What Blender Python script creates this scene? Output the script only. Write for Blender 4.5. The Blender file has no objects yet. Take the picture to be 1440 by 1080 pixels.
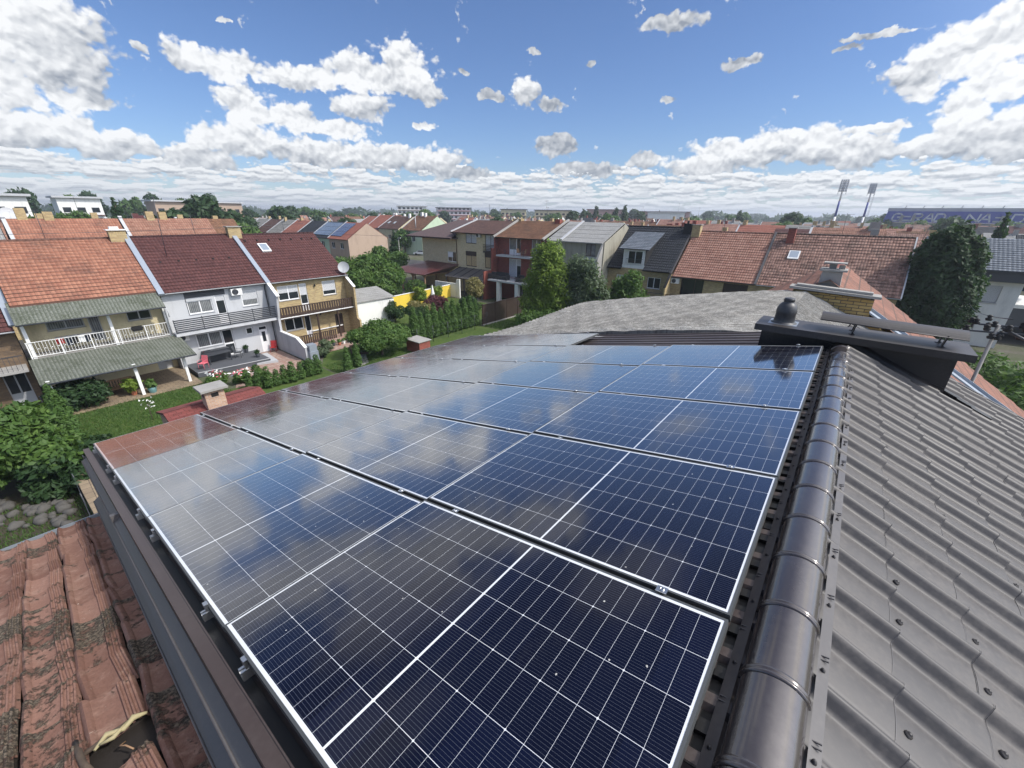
import bpy, bmesh, math, random
import numpy as np
from mathutils import Matrix, Vector
R_ = math.radians
random.seed(7)
SC = bpy.context.scene
COL = SC.collection
# ------------------------------------------------------------------ camera
WM = np.array([[0.77819798, 0.25156291, -0.57543375],
               [0.62790463, -0.29417436, 0.72055341],
               [0.01198666, -0.92205073, -0.38688341]])
FPX, CAMZ = 574.37, 11.5
cd = bpy.data.cameras.new('camera'); cam = bpy.data.objects.new('camera', cd); COL.objects.link(cam)
cd.sensor_width = 36; cd.lens = 36 * FPX / 1440; cd.clip_start = .05; cd.clip_end = 6000
mw = Matrix.Identity(4)
for i in range(3):
    mw[i][0] = WM[i][0]; mw[i][1] = -WM[i][1]; mw[i][2] = -WM[i][2]
mw.translation = (0, 0, CAMZ)
cam.matrix_world = mw
SC.camera = cam

def at(x, y, val=0.0, ax=2):
    """survey helper: the world point seen at photo pixel x,y on the plane axis=val"""
    d = WM @ np.array([(x - 720) / FPX, (y - 540) / FPX, 1.0])
    o = np.array([0, 0, CAMZ]); p = o + d * ((val - o[ax]) / d[ax])
    return (float(p[0]), float(p[1]), float(p[2]))
# ------------------------------------------------------------------ light
SUN_EL, SUN_AZ = R_(48), R_(66)      # azimuth from +Y towards +X
SC.view_settings.view_transform = 'Standard'; SC.view_settings.look = 'None'
SC.view_settings.exposure = 0.34; SC.view_settings.gamma = 1.0
sl = bpy.data.lights.new('sun', 'SUN'); sl.energy = 3.0; sl.angle = R_(2.5); sl.color = (1.0, .95, .88)
sun = bpy.data.objects.new('sun', sl); COL.objects.link(sun)
sdir = Vector((math.sin(SUN_AZ) * math.cos(SUN_EL), math.cos(SUN_AZ) * math.cos(SUN_EL), math.sin(SUN_EL)))
sun.rotation_euler = sdir.to_track_quat('Z', 'Y').to_euler()
sun.location = (20, -20, 60)

class NT:
    """tiny node builder"""
    def __init__(s, tree): s.t = tree
    def n(s, typ, *ins, out=0, **props):
        nd = s.t.nodes.new(typ)
        for k, v in props.items():
            if k == 'inp':
                for kk, vv in v.items(): s.put(nd.inputs[kk], vv)
            else: setattr(nd, k, v)
        for i, v in enumerate(ins):
            if v is not None: s.put(nd.inputs[i], v)
        return nd.outputs[out]
    def put(s, sock, v):
        if isinstance(v, bpy.types.NodeSocket): s.t.links.new(v, sock)
        else:
            if sock.type == 'RGBA' and hasattr(v, '__len__') and len(v) == 3: v = (*v, 1)
            if sock.type == 'RGBA' and not hasattr(v, '__len__'): v = (v, v, v, 1)
            sock.default_value = v
    def m(s, op, a, b=None, c=None, clamp=False):
        nd = s.t.nodes.new('ShaderNodeMath'); nd.operation = op; nd.use_clamp = clamp
        for i, v in enumerate((a, b, c)):
            if v is not None: s.put(nd.inputs[i], v)
        return nd.outputs[0]
    def v(s, op, a, b=None, out=0):
        nd = s.t.nodes.new('ShaderNodeVectorMath'); nd.operation = op
        for i, x in enumerate((a, b)):
            if x is not None: s.put(nd.inputs[i], x)
        return nd.outputs[out]
    def mix(s, f, a, b, mode='MIX'):
        nd = s.t.nodes.new('ShaderNodeMix'); nd.data_type = 'RGBA'; nd.blend_type = mode
        s.put(nd.inputs[0], f); s.put(nd.inputs[6], a); s.put(nd.inputs[7], b)
        return nd.outputs[2]
    def ramp(s, f, a, b, smooth=True):
        nd = s.t.nodes.new('ShaderNodeMapRange'); nd.interpolation_type = 'SMOOTHSTEP' if smooth else 'LINEAR'
        s.put(nd.inputs[0], f); nd.inputs[1].default_value = a; nd.inputs[2].default_value = b
        nd.inputs[3].default_value = 0; nd.inputs[4].default_value = 1
        return nd.outputs[0]
    def noise(s, vec, scale, detail=4, rough=.55, out=0, dim='3D', dist=0):
        return s.n('ShaderNodeTexNoise', out=out, noise_dimensions=dim, inp={'Vector': vec, 'Scale': scale, 'Detail': detail, 'Roughness': rough, 'Distortion': dist})
    def xyz(s, x=0, y=0, z=0):
        return s.n('ShaderNodeCombineXYZ', x, y, z)
    def sep(s, v):
        nd = s.t.nodes.new('ShaderNodeSeparateXYZ'); s.put(nd.inputs[0], v); return nd.outputs
# ------------------------------------------------------------------ sky with cumulus clouds
CLOUDS = [(-1.432,.217,.078,.075),(-1.478,.156,.042,.053),(-1.405,.149,.049,.015),(-1.256,.229,.034,.024),(-1.189,.224,.067,.022),(-1.082,.224,.075,.021),(-.98,.242,.075,.030),(-.895,.252,.070,.040),(-.857,.223,.032,.026),
(-1.179,.17,.048,.036),(-1.117,.159,.069,.022),(-.987,.187,.062,.024),(-1.038,.148,.078,.016),(-1.452,.104,.073,.026),(-1.499,.111,.042,.028),(-1.378,.092,.08,.022),(-1.29,.085,.08,.028),(-1.211,.115,.07,.028),(-1.07,.105,.11,.026),
(-.962,.10,.10,.026),(-.847,.098,.065,.030),(-.773,.078,.05,.014),(-.66,.225,.030,.024),(-.597,.204,.034,.011),(-.721,.216,.028,.008),(-.582,.131,.046,.020),(-.523,.088,.087,.014),(-.393,.102,.033,.015),(-.382,.318,.05,.015),
(-.252,.251,.033,.009),(-.068,.262,.06,.005),(-.10,.25,.022,.004),(-1.308,.229,.014,.008),(-1.193,.282,.011,.005),(-.637,.288,.014,.005),(-.779,.254,.014,.005),(-.867,.164,.022,.009),(-.523,.264,.014,.007),(-.373,.205,.015,.006),
(.008,.203,.039,.034),(.043,.228,.05,.040),(.087,.228,.038,.040),(.10,.176,.047,.027),(.074,.154,.036,.015),(.078,.118,.05,.038),(.131,.112,.043,.045),(.037,.107,.036,.022),
(-.214,.111,.10,.027),(-.124,.118,.095,.031),(-.054,.106,.066,.029),(-.03,.137,.05,.010),(-.272,.09,.078,.022),
(-1.05,.43,.24,.06),(-1.33,.37,.18,.055),(-.78,.47,.14,.05),(-1.62,.30,.14,.06),(-1.55,.36,.20,.06),(-1.15,.52,.20,.07),(-1.9,.3,.2,.1),(-2.2,.5,.3,.12),(-1.45,.68,.3,.08),(-.6,.62,.16,.06),(.5,.25,.2,.08),(.6,.55,.25,.1)]
w = bpy.data.worlds.new('World'); SC.world = w; w.use_nodes = True
T = NT(w.node_tree); T.t.nodes.clear()
w.cycles.sampling_method = 'MANUAL'; w.cycles.sample_map_resolution = 256
tc = T.t.nodes.new('ShaderNodeTexCoord')
dx = T.sep(T.v('NORMALIZE', tc.outputs['Generated']))
az = T.m('ARCTAN2', dx[0], dx[1]); el = T.m('ARCSINE', dx[2])
Pv = T.xyz(az, T.m('MULTIPLY', el, 1.25), 0)
wrp = T.noise(Pv, 22, 4, .6, out=1, dim='2D')
dw = T.v('SUBTRACT', wrp, (.5, .5, .5))
PW = T.v('ADD', T.xyz(az, el, 0), T.v('MULTIPLY', dw, (.045, .030, 0)))
cur = None; up = None
for (a, e, ra, re) in CLOUDS:
    q = T.v('MULTIPLY', T.v('SUBTRACT', PW, (a, e, 0)), (1 / (ra * 1.15), 1 / (re * 1.15), 0))
    d = T.v('LENGTH', q, out=1)
    cur = d if cur is None else T.m('SMOOTH_MIN', cur, d, .25)
    if re > .02:
        d2 = T.v('DISTANCE', q, (-.2, 1.0, 0), out=1)
        up = d2 if up is None else T.m('SMOOTH_MIN', up, d2, .4)
cur = T.m('SUBTRACT', 1.0, cur)
def puffs(p, sc, det=2.0):
    return T.n('ShaderNodeTexVoronoi', out=0, voronoi_dimensions='2D', feature='F1', inp={'Vector': p, 'Scale': sc, 'Detail': det, 'Roughness': .62, 'Lacunarity': 2.3})
PP = T.v('ADD', Pv, T.v('MULTIPLY', dw, (.020, .020, 0)))
v1 = puffs(PP, 19); v2 = puffs(T.v('ADD', PP, (-.003, .011, 0)), 19)
n1 = T.noise(Pv, 60, 4, .6, dim='2D')
body = T.m('ADD', T.m('MULTIPLY', cur, 2.0), T.m('ADD', T.m('MULTIPLY', T.m('SUBTRACT', .76, v1), 1.05), T.m('MULTIPLY', T.m('SUBTRACT', n1, .5), .65)))
def lowf(e_):
    inv = T.m('DIVIDE', 1.0, T.m('ADD', T.m('MAXIMUM', e_, 0.0), .045))
    c_ = T.v('ADD', T.xyz(T.m('MULTIPLY', az, 8.0), T.m('MULTIPLY', inv, .36), 0), T.v('MULTIPLY', dw, (.5, .3, 0)))
    return T.n('ShaderNodeTexVoronoi', out=0, voronoi_dimensions='2D', feature='F1', inp={'Vector': c_, 'Scale': 1.5, 'Detail': 2.0, 'Roughness': .6, 'Lacunarity': 2.4})
f1 = lowf(el); f2 = lowf(T.m('ADD', el, .0045))
low = T.m('MULTIPLY', T.m('SUBTRACT', T.m('SUBTRACT', 1.23, T.m('MULTIPLY', T.ramp(el, .058, .112), .9)), f1), 2.2)
low = T.m('ADD', low, T.m('MULTIPLY', T.m('SUBTRACT', n1, .5), 1.2))
isl = T.m('GREATER_THAN', low, body)
D0 = T.m('MAXIMUM', body, low)
alpha = T.ramp(D0, -.02, .52)
em = T.m('MULTIPLY', T.m('SUBTRACT', v2, v1), .75)
side = T.m('MULTIPLY', T.m('SUBTRACT', .95, up), .62)          # sunlit tops, grey bases
litb = T.m('ADD', T.m('ADD', .72, em), T.m('MINIMUM', T.m('MAXIMUM', side, -.42), .26))
litl = T.m('ADD', .72, T.m('MULTIPLY', T.m('SUBTRACT', f2, f1), 1.3))
lit = T.m('ADD', T.m('MULTIPLY', isl, litl), T.m('MULTIPLY', T.m('SUBTRACT', 1.0, isl), litb))
lit = T.m('ADD', lit, T.m('MULTIPLY', T.m('SUBTRACT', n1, .5), .14), clamp=True)
ccol = T.mix(lit, (.25, .28, .33), (.80, .81, .82))
sky = T.t.nodes.new('ShaderNodeTexSky'); sky.sky_type = 'NISHITA'; sky.sun_disc = False
sky.sun_elevation = SUN_EL; sky.sun_rotation = SUN_AZ; sky.air_density = 1.0; sky.dust_density = .4; sky.ozone_density = 3.0
skyc = T.v('MULTIPLY', sky.outputs[0], (.074, .084, .105))
hz = T.m('MULTIPLY', T.m('SUBTRACT', 1.0, T.ramp(el, -.01, .10)), .45)
ccol = T.mix(hz, ccol, (.56, .62, .68))
col = T.mix(T.m('MULTIPLY', alpha, .97), skyc, ccol)
# glow added around the sun, mostly out of view, to brighten the facades
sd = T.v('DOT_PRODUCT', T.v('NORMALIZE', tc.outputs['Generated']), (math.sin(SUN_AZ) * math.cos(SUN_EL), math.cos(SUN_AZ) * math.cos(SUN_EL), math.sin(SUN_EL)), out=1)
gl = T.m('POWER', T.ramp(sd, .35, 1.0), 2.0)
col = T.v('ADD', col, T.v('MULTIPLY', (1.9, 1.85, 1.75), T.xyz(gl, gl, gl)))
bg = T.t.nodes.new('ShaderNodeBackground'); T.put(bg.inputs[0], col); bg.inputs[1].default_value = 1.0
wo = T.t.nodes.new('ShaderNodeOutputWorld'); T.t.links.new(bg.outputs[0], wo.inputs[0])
# ------------------------------------------------------------------ mesh builder
class MB:
    def __init__(s): s.v = []; s.f = []; s.uv = []; s.sm = []
    def face(s, pts, uv=None, smooth=False):
        b = len(s.v); s.v += [tuple(p) for p in pts]; s.f.append(tuple(range(b, b + len(pts))))
        s.uv.append(uv); s.sm.append(smooth); return s
    def box(s, x0, x1, y0, y1, z0, z1):
        b = len(s.v)
        s.v += [(x, y, z) for z in (z0, z1) for y in (y0, y1) for x in (x0, x1)]
        for f in ((0, 2, 3, 1), (4, 5, 7, 6), (0, 1, 5, 4), (2, 6, 7, 3), (0, 4, 6, 2), (1, 3, 7, 5)):
            s.f.append(tuple(b + i for i in f)); s.uv.append(None); s.sm.append(False)
        return s
    def obox(s, c, ax, ay, az):
        """oriented box: centre c, half-axis vectors"""
        c = Vector(c); ax = Vector(ax); ay = Vector(ay); az = Vector(az); b = len(s.v)
        s.v += [tuple(c + ax * i + ay * j + az * k) for k in (-1, 1) for j in (-1, 1) for i in (-1, 1)]
        for f in ((0, 2, 3, 1), (4, 5, 7, 6), (0, 1, 5, 4), (2, 6, 7, 3), (0, 4, 6, 2), (1, 3, 7, 5)):
            s.f.append(tuple(b + i for i in f)); s.uv.append(None); s.sm.append(False)
        return s
    def bar(s, p0, p1, wd, th=None):
        """square bar between two points"""
        p0 = Vector(p0); p1 = Vector(p1); d = p1 - p0
        up = Vector((0, 0, 1)) if abs(d.normalized().z) < .95 else Vector((1, 0, 0))
        a = d.cross(up).normalized(); b = a.cross(d).normalized(); th = th or wd
        return s.obox((p0 + p1) / 2, d / 2, a * wd / 2, b * th / 2)
    def tube(s, pts, r, n=8, cap=True, smooth=True):
        pts = [Vector(p) for p in pts]
        rs = r if hasattr(r, '__len__') else [r] * len(pts)
        base = len(s.v); prev = None
        for i, p in enumerate(pts):
            d = (pts[min(i + 1, len(pts) - 1)] - pts[max(i - 1, 0)]).normalized()
            if prev is None:
                up = Vector((0, 0, 1)) if abs(d.z) < .9 else Vector((1, 0, 0)); a = d.cross(up).normalized()
            else: a = (prev - d * prev.dot(d)).normalized()
            prev = a; b = d.cross(a)
            for k in range(n):
                t = 2 * math.pi * k / n; s.v.append(tuple(p + (a * math.cos(t) + b * math.sin(t)) * rs[i]))
        for i in range(len(pts) - 1):
            for k in range(n):
                k2 = (k + 1) % n
                s.f.append((base + i * n + k, base + i * n + k2, base + (i + 1) * n + k2, base + (i + 1) * n + k)); s.uv.append(None); s.sm.append(smooth)
        if cap:
            s.f.append(tuple(base + k for k in range(n))[::-1]); s.uv.append(None); s.sm.append(False)
            s.f.append(tuple(base + (len(pts) - 1) * n + k for k in range(n))); s.uv.append(None); s.sm.append(False)
        return s
    def lathe(s, c, prof, n=16, smooth=True):
        """prof: list of (radius, z) from the bottom up"""
        base = len(s.v)
        for r, z in prof:
            for k in range(n):
                t = 2 * math.pi * k / n; s.v.append((c[0] + r * math.cos(t), c[1] + r * math.sin(t), c[2] + z))
        for i in range(len(prof) - 1):
            for k in range(n):
                k2 = (k + 1) % n
                s.f.append((base + i * n + k, base + i * n + k2, base + (i + 1) * n + k2, base + (i + 1) * n + k)); s.uv.append(None); s.sm.append(smooth)
        s.f.append(tuple(base + (len(prof) - 1) * n + k for k in range(n))); s.uv.append(None); s.sm.append(False)
        return s
    def prism(s, poly, y0, y1, ax='y'):
        """extrude a 2D outline; ax y: outline in (x,z); ax x: outline in (y,z); ax z: outline in (x,y)"""
        mk = {'y': lambda p, t: (p[0], t, p[1]), 'x': lambda p, t: (t, p[0], p[1]), 'z': lambda p, t: (p[0], p[1], t)}[ax]
        n = len(poly); b = len(s.v)
        s.v += [mk(p, y0) for p in poly] + [mk(p, y1) for p in poly]
        s.f.append(tuple(range(b, b + n))); s.f.append(tuple(range(b + 2 * n - 1, b + n - 1, -1)))
        s.uv += [None, None]; s.sm += [False, False]
        for i in range(n):
            j = (i + 1) % n
            s.f.append((b + i, b + n + i, b + n + j, b + j)); s.uv.append(None); s.sm.append(False)
        return s
    def grid(s, fn, nx, ny, uv=None, smooth=True):
        b = len(s.v)
        for j in range(ny + 1):
            for i in range(nx + 1): s.v.append(tuple(fn(i / nx, j / ny)))
        for j in range(ny):
            for i in range(nx):
                q = b + j * (nx + 1) + i
                s.f.append((q, q + 1, q + nx + 2, q + nx + 1))
                s.uv.append([uv(a / nx, c / ny) for a, c in ((i, j), (i + 1, j), (i + 1, j + 1), (i, j + 1))] if uv else None)
                s.sm.append(smooth)
        return s
    def data(s, name, mat, fix=True):
        me = bpy.data.meshes.new(name); me.from_pydata(s.v, [], s.f)
        if any(u is not None for u in s.uv):
            l = me.uv_layers.new(name='UVMap'); k = 0; arr = np.zeros((len(me.loops), 2), np.float32)
            for f, u in zip(s.f, s.uv):
                if u is not None:
                    for i, q in enumerate(u): arr[k + i] = q
                k += len(f)
            l.data.foreach_set('uv', arr.ravel())
        me.polygons.foreach_set('use_smooth', s.sm)
        me.materials.append(mat); me.update()
        return me
    def build(s, name, mat, parent=None, loc=None):
        o = bpy.data.objects.new(name, s.data(name, mat)); COL.objects.link(o)
        if parent: o.parent = parent
        if loc is not None: o.location = loc
        return o
def tag(o, label=None, cat=None, group=None, kind=None):
    for k, v in (('label', label), ('category', cat), ('group', group), ('kind', kind)):
        if v: o[k] = v
    return o
def thing(name, label, cat, loc=(0, 0, 0), rz=0, group=None):
    o = bpy.data.objects.new(name, None); COL.objects.link(o); o.empty_display_size = .3
    o.location = loc; o.rotation_euler = (0, 0, rz); return tag(o, label, cat, group)
def copy_tree(o, parent=None):
    c = o.copy(); COL.objects.link(c); c.parent = parent
    for ch in list(o.children): copy_tree(ch, c)
    return c
# ------------------------------------------------------------------ materials
def newmat(name):
    m = bpy.data.materials.new(name); m.use_nodes = True; t = NT(m.node_tree)
    b = [n for n in m.node_tree.nodes if n.type == 'BSDF_PRINCIPLED'][0]
    return m, t, b
def bump(t, b, h, strength=.5, dist=.01):
    t.put(b.inputs['Normal'], t.n('ShaderNodeBump', inp={'Height': h, 'Strength': strength, 'Distance': dist}))
def obj(t):
    return t.t.nodes.new('ShaderNodeTexCoord').outputs['Object']
def plain(name, col, rough=.6, metal=0, var=.12, scale=8, bumpd=0, spec=None):
    m, t, b = newmat(name); o = obj(t)
    n = t.noise(o, scale, 5, .6); n2 = t.noise(o, scale * .13, 3, .5)
    k = t.m('ADD', 1 - var, t.m('MULTIPLY', t.m('ADD', n, n2), var))
    t.put(b.inputs['Base Color'], t.v('MULTIPLY', (*col,), t.xyz(k, k, k)))
    b.inputs['Roughness'].default_value = rough; b.inputs['Metallic'].default_value = metal
    if spec is not None: b.inputs['Specular IOR Level'].default_value = spec
    if bumpd: bump(t, b, n, .6, bumpd)
    return m
def walluv(t):
    s = t.sep(obj(t)); return t.xyz(t.m('ADD', s[0], s[1]), s[2], 0)
def plaster(name, col, dirt=.35):
    m, t, b = newmat(name); o = obj(t)
    fine = t.noise(o, 60, 3, .6); big = t.noise(t.v('MULTIPLY', o, (1.2, 1.2, .35)), 1.1, 5, .65)
    k = t.m('SUBTRACT', 1.0, t.m('MULTIPLY', t.ramp(big, .45, .8), dirt))
    c = t.v('MULTIPLY', (*col,), t.xyz(k, k, t.m('MULTIPLY', k, .98)))
    t.put(b.inputs['Base Color'], c); b.inputs['Roughness'].default_value = .9
    bump(t, b, fine, .3, .004); return m
def brick(name, c1, c2, mortar, bw=.25, bh=.075):
    m, t, b = newmat(name); uv = walluv(t)
    br = t.t.nodes.new('ShaderNodeTexBrick'); t.put(br.inputs['Vector'], uv)
    br.inputs['Color1'].default_value = (*c1, 1); br.inputs['Color2'].default_value = (*c2, 1); br.inputs['Mortar'].default_value = (*mortar, 1)
    br.inputs['Scale'].default_value = 1; br.inputs['Brick Width'].default_value = bw; br.inputs['Row Height'].default_value = bh
    br.inputs['Mortar Size'].default_value = .008; br.inputs['Bias'].default_value = 0
    n = t.noise(obj(t), 1.4, 5, .6); n3 = t.noise(obj(t), 25, 4, .6)
    k = t.m('ADD', .72, t.m('MULTIPLY', t.m('ADD', n, n3), .28))
    t.put(b.inputs['Base Color'], t.v('MULTIPLY', br.outputs[0], t.xyz(k, k, k))); b.inputs['Roughness'].default_value = .9
    bump(t, b, t.m('ADD', t.m('MULTIPLY', br.outputs[1], -1), t.m('MULTIPLY', n3, .3)), .6, .008); return m
def tiles(name, c1, c2, dark, moss=.3, tw=.22, th=.35, streak=None):
    """roof tiles, UV in metres (u along the eave, v up the slope)"""
    m, t, b = newmat(name); uv = t.n('ShaderNodeUVMap'); s = t.sep(uv)
    fu = t.m('DIVIDE', s[0], tw); fv = t.m('DIVIDE', s[1], th)
    cell = t.xyz(t.m('FLOOR', fu), t.m('FLOOR', fv), 0)
    rnd = t.n('ShaderNodeTexWhiteNoise', out=0, noise_dimensions='2D', inp={'Vector': cell})
    wave = t.m('ABSOLUTE', t.m('SUBTRACT', t.m('FRACT', fu), .5)); vv = t.m('FRACT', fv)
    h = t.m('ADD', t.m('MULTIPLY', t.m('COSINE', t.m('MULTIPLY', wave, 6.283)), .5), t.m('MULTIPLY', vv, -.6))
    big = t.noise(uv, .55, 5, .65); fine = t.noise(uv, 9, 4, .65)
    c = t.mix(rnd, c1, c2)
    mo = t.m('MULTIPLY', t.ramp(t.m('ADD', t.m('MULTIPLY', big, .7), t.m('MULTIPLY', fine, .4)), .5, .78), moss, clamp=True)
    c = t.mix(mo, c, dark)
    gap = t.m('MAXIMUM', t.m('GREATER_THAN', wave, .46), t.m('GREATER_THAN', vv, .89))
    c = t.mix(t.m('MULTIPLY', gap, .75), c, dark)
    t.put(b.inputs['Base Color'], c); b.inputs['Roughness'].default_value = .8
    b.inputs['Specular IOR Level'].default_value = .3
    bump(t, b, h, .9, .03); return m
def asbestos(name, c1, c2, moss, amt, period=.177, rough=.95, near=False):
    m, t, b = newmat(name); uv = t.n('ShaderNodeUVMap'); s = t.sep(uv); o = obj(t)
    wv = t.m('COSINE', t.m('MULTIPLY', s[0], 6.283 / period))
    big = t.noise(o, .9, 6, .7); fine = t.noise(o, 14, 5, .7); fin2 = t.noise(o, 45, 3, .6)
    if near: fine = t.noise(t.v('MULTIPLY', uv, (1.0, .38, 1)), 30, 6, .8); fin2 = t.noise(uv, 60, 3, .7)
    c = t.mix(t.ramp(fine, .38, .62), c1, c2)
    if near: c = t.mix(t.m('MULTIPLY', t.ramp(t.noise(t.v('MULTIPLY', uv, (5.5, .35, 1)), 1, 5, .7), .40, .62), .40), c, (.24, .225, .20))
    if near: c = t.mix(t.m('MULTIPLY', t.ramp(fin2, .50, .66), .75), c, moss)
    c = t.mix(t.m('MULTIPLY', t.ramp(t.m('ADD', t.m('MULTIPLY', big, .5), t.m('MULTIPLY', fine, .5)), .44, .62), amt), c, moss)
    c = t.mix(t.m('MULTIPLY', t.ramp(t.m('MULTIPLY', wv, -1), .2, 1.0), .6), c, moss)  # troughs of the waves tinted darker
    t.put(b.inputs['Base Color'], c); b.inputs['Roughness'].default_value = rough
    bump(t, b, t.m('ADD', wv, t.m('MULTIPLY', t.m('ADD', fine, fin2), .7)), .8, .02); return m
def shingle(name, c1, c2):
    m, t, b = newmat(name); uv = t.n('ShaderNodeUVMap')
    br = t.t.nodes.new('ShaderNodeTexBrick'); t.put(br.inputs['Vector'], uv)
    br.inputs['Color1'].default_value = (*c1, 1); br.inputs['Color2'].default_value = (*c2, 1); br.inputs['Mortar'].default_value = (c1[0] * .4, c1[1] * .4, c1[2] * .4, 1)
    br.inputs['Scale'].default_value = 1; br.inputs['Brick Width'].default_value = .3; br.inputs['Row Height'].default_value = .17; br.inputs['Mortar Size'].default_value = .012
    n = t.noise(uv, 2, 6, .7); k = t.m('ADD', .6, t.m('MULTIPLY', n, .8))
    t.put(b.inputs['Base Color'], t.v('MULTIPLY', br.outputs[0], t.xyz(k, k, k))); b.inputs['Roughness'].default_value = .92
    bump(t, b, br.outputs[1], -.5, .01); return m
def leaf(name, c1, c2, c3):
    m, t, b = newmat(name); o = obj(t)
    n = t.noise(o, 1.3, 3, .6); geo = t.t.nodes.new('ShaderNodeNewGeometry')
    r = geo.outputs['Random Per Island']
    c = t.mix(t.ramp(n, .35, .65), c1, c2); c = t.mix(t.m('MULTIPLY', r, .55), c, c3)
    t.put(b.inputs['Base Color'], c); b.inputs['Roughness'].default_value = .55; b.inputs['Specular IOR Level'].default_value = .25
    tr = t.t.nodes.new('ShaderNodeBsdfTranslucent'); t.put(tr.inputs[0], t.v('MULTIPLY', c, (1.3, 1.5, .7)))
    mx = t.t.nodes.new('ShaderNodeMixShader'); mx.inputs[0].default_value = .3
    t.t.links.new(b.outputs[0], mx.inputs[1]); t.t.links.new(tr.outputs[0], mx.inputs[2])
    out = [n for n in t.t.nodes if n.type == 'OUTPUT_MATERIAL'][0]; t.t.links.new(mx.outputs[0], out.inputs[0])
    return m
def ground(name, cols, scale=1.0, bd=.02, rough=.95):
    m, t, b = newmat(name); o = obj(t)
    big = t.noise(o, .35 * scale, 5, .65); mid = t.noise(o, 3 * scale, 5, .65); fine = t.noise(o, 30 * scale, 4, .7)
    c = t.mix(t.ramp(big, .35, .65), cols[0], cols[1]); c = t.mix(t.ramp(mid, .45, .7), c, cols[2])
    k = t.m('ADD', .55, t.m('MULTIPLY', fine, .9)); t.put(b.inputs['Base Color'], t.v('MULTIPLY', c, t.xyz(k, k, k)))
    b.inputs['Roughness'].default_value = rough; b.inputs['Specular IOR Level'].default_value = .2
    bump(t, b, t.m('ADD', fine, mid), .8, bd); return m
def pv_material():
    m, t, b = newmat('pv_glass'); o = obj(t); s = t.sep(o); x, y = s[0], s[1]
    ax = t.m('DIVIDE', t.m('SUBTRACT', x, .0165), .1835)
    y2 = t.m('SUBTRACT', y, .881); ym = t.m('SUBTRACT', t.m('ABSOLUTE', y2), .0045)
    ay = t.m('DIVIDE', ym, .0715)
    fx = t.m('FRACT', ax); fy = t.m('FRACT', ay)
    dxm = t.m('MULTIPLY', t.m('SUBTRACT', .5, t.m('ABSOLUTE', t.m('SUBTRACT', fx, .5))), .1835)
    dym = t.m('MULTIPLY', t.m('SUBTRACT', .5, t.m('ABSOLUTE', t.m('SUBTRACT', fy, .5))), .0715)
    f3 = t.m('FRACT', t.m('DIVIDE', ay, 3)); d3 = t.m('MULTIPLY', t.m('SUBTRACT', .5, t.m('ABSOLUTE', t.m('SUBTRACT', f3, .5))), .2145)
    lx = t.m('LESS_THAN', dxm, .00085); ly = t.m('LESS_THAN', dym, .0005)
    dia = t.m('LESS_THAN', t.m('ADD', dxm, d3), .0050)
    bb = t.m('MULTIPLY', t.m('SUBTRACT', .5, t.m('ABSOLUTE', t.m('SUBTRACT', t.m('FRACT', t.m('MULTIPLY', fx, 16)), .5))), .0113)
    lb = t.m('LESS_THAN', bb, .00032)
    out = t.m('MAXIMUM', t.m('MAXIMUM', t.m('LESS_THAN', x, .024), t.m('GREATER_THAN', x, 1.11)), t.m('MAXIMUM', t.m('GREATER_THAN', ay, 12), t.m('LESS_THAN', ym, 0)))
    wh = t.m('MAXIMUM', t.m('MAXIMUM', lx, ly), t.m('MAXIMUM', dia, out))
    cell = t.xyz(t.m('FLOOR', ax), t.m('FLOOR', t.m('DIVIDE', t.m('ADD', y, 2), .2145)), 0)
    rnd = t.n('ShaderNodeTexWhiteNoise', out=0, noise_dimensions='2D', inp={'Vector': cell})
    cc = t.mix(rnd, (.0035, .0045, .013), (.0045, .0065, .021))
    cc = t.mix(t.m('MULTIPLY', lb, .45), cc, (.20, .22, .26))
    c = t.mix(wh, cc, (.66, .68, .70))
    dirt = t.noise(o, 3, 6, .7); d2 = t.noise(o, 55, 3, .7)
    c = t.mix(t.m('MULTIPLY', t.ramp(t.m('ADD', t.m('MULTIPLY', dirt, .6), t.m('MULTIPLY', d2, .4)), .5, .75), .012), c, (.5, .48, .45))
    spk = t.n('ShaderNodeTexVoronoi', out=0, voronoi_dimensions='2D', inp={'Vector': t.v('ADD', obj(t), t.v('MULTIPLY', t.noise(o, 40, 2, .5, out=1), (.02, .02, 0))), 'Scale': 2.6})
    c = t.mix(t.m('MULTIPLY', t.m('LESS_THAN', spk, .009), .7), c, (.62, .61, .56))
    t.put(b.inputs['Base Color'], c); b.inputs['IOR'].default_value = 1.66
    b.inputs['Specular IOR Level'].default_value = 0.0; b.inputs['Roughness'].default_value = .5
    bn = t.n('ShaderNodeBump', inp={'Height': t.noise(o, 2.2, 2, .5), 'Strength': .25, 'Distance': .004})
    gl = t.t.nodes.new('ShaderNodeBsdfGlossy'); gl.inputs[0].default_value = (1, 1, 1, 1); t.put(gl.inputs['Normal'], bn)
    t.put(gl.inputs['Roughness'], t.m('ADD', .085, t.m('MULTIPLY', t.ramp(dirt, .4, .75), .07)))
    lw = t.t.nodes.new('ShaderNodeLayerWeight'); lw.inputs[0].default_value = .5; t.put(lw.inputs['Normal'], bn)
    # textured anti-glare cover glass: weak mirror from above, strong at shallow angles
    fac = t.m('ADD', .022, t.m('MULTIPLY', t.ramp(lw.outputs['Facing'], .28, .92), .66))
    mx = t.t.nodes.new('ShaderNodeMixShader'); t.put(mx.inputs[0], fac); t.t.links.new(b.outputs[0], mx.inputs[1]); t.t.links.new(gl.outputs[0], mx.inputs[2])
    t.t.links.new(mx.outputs[0], [n for n in t.t.nodes if n.type == 'OUTPUT_MATERIAL'][0].inputs[0])
    return m
M = {}
M['pv'] = pv_material()
M['alu'] = plain('alu', (.55, .56, .57), .32, 1, .05, 30)
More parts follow.
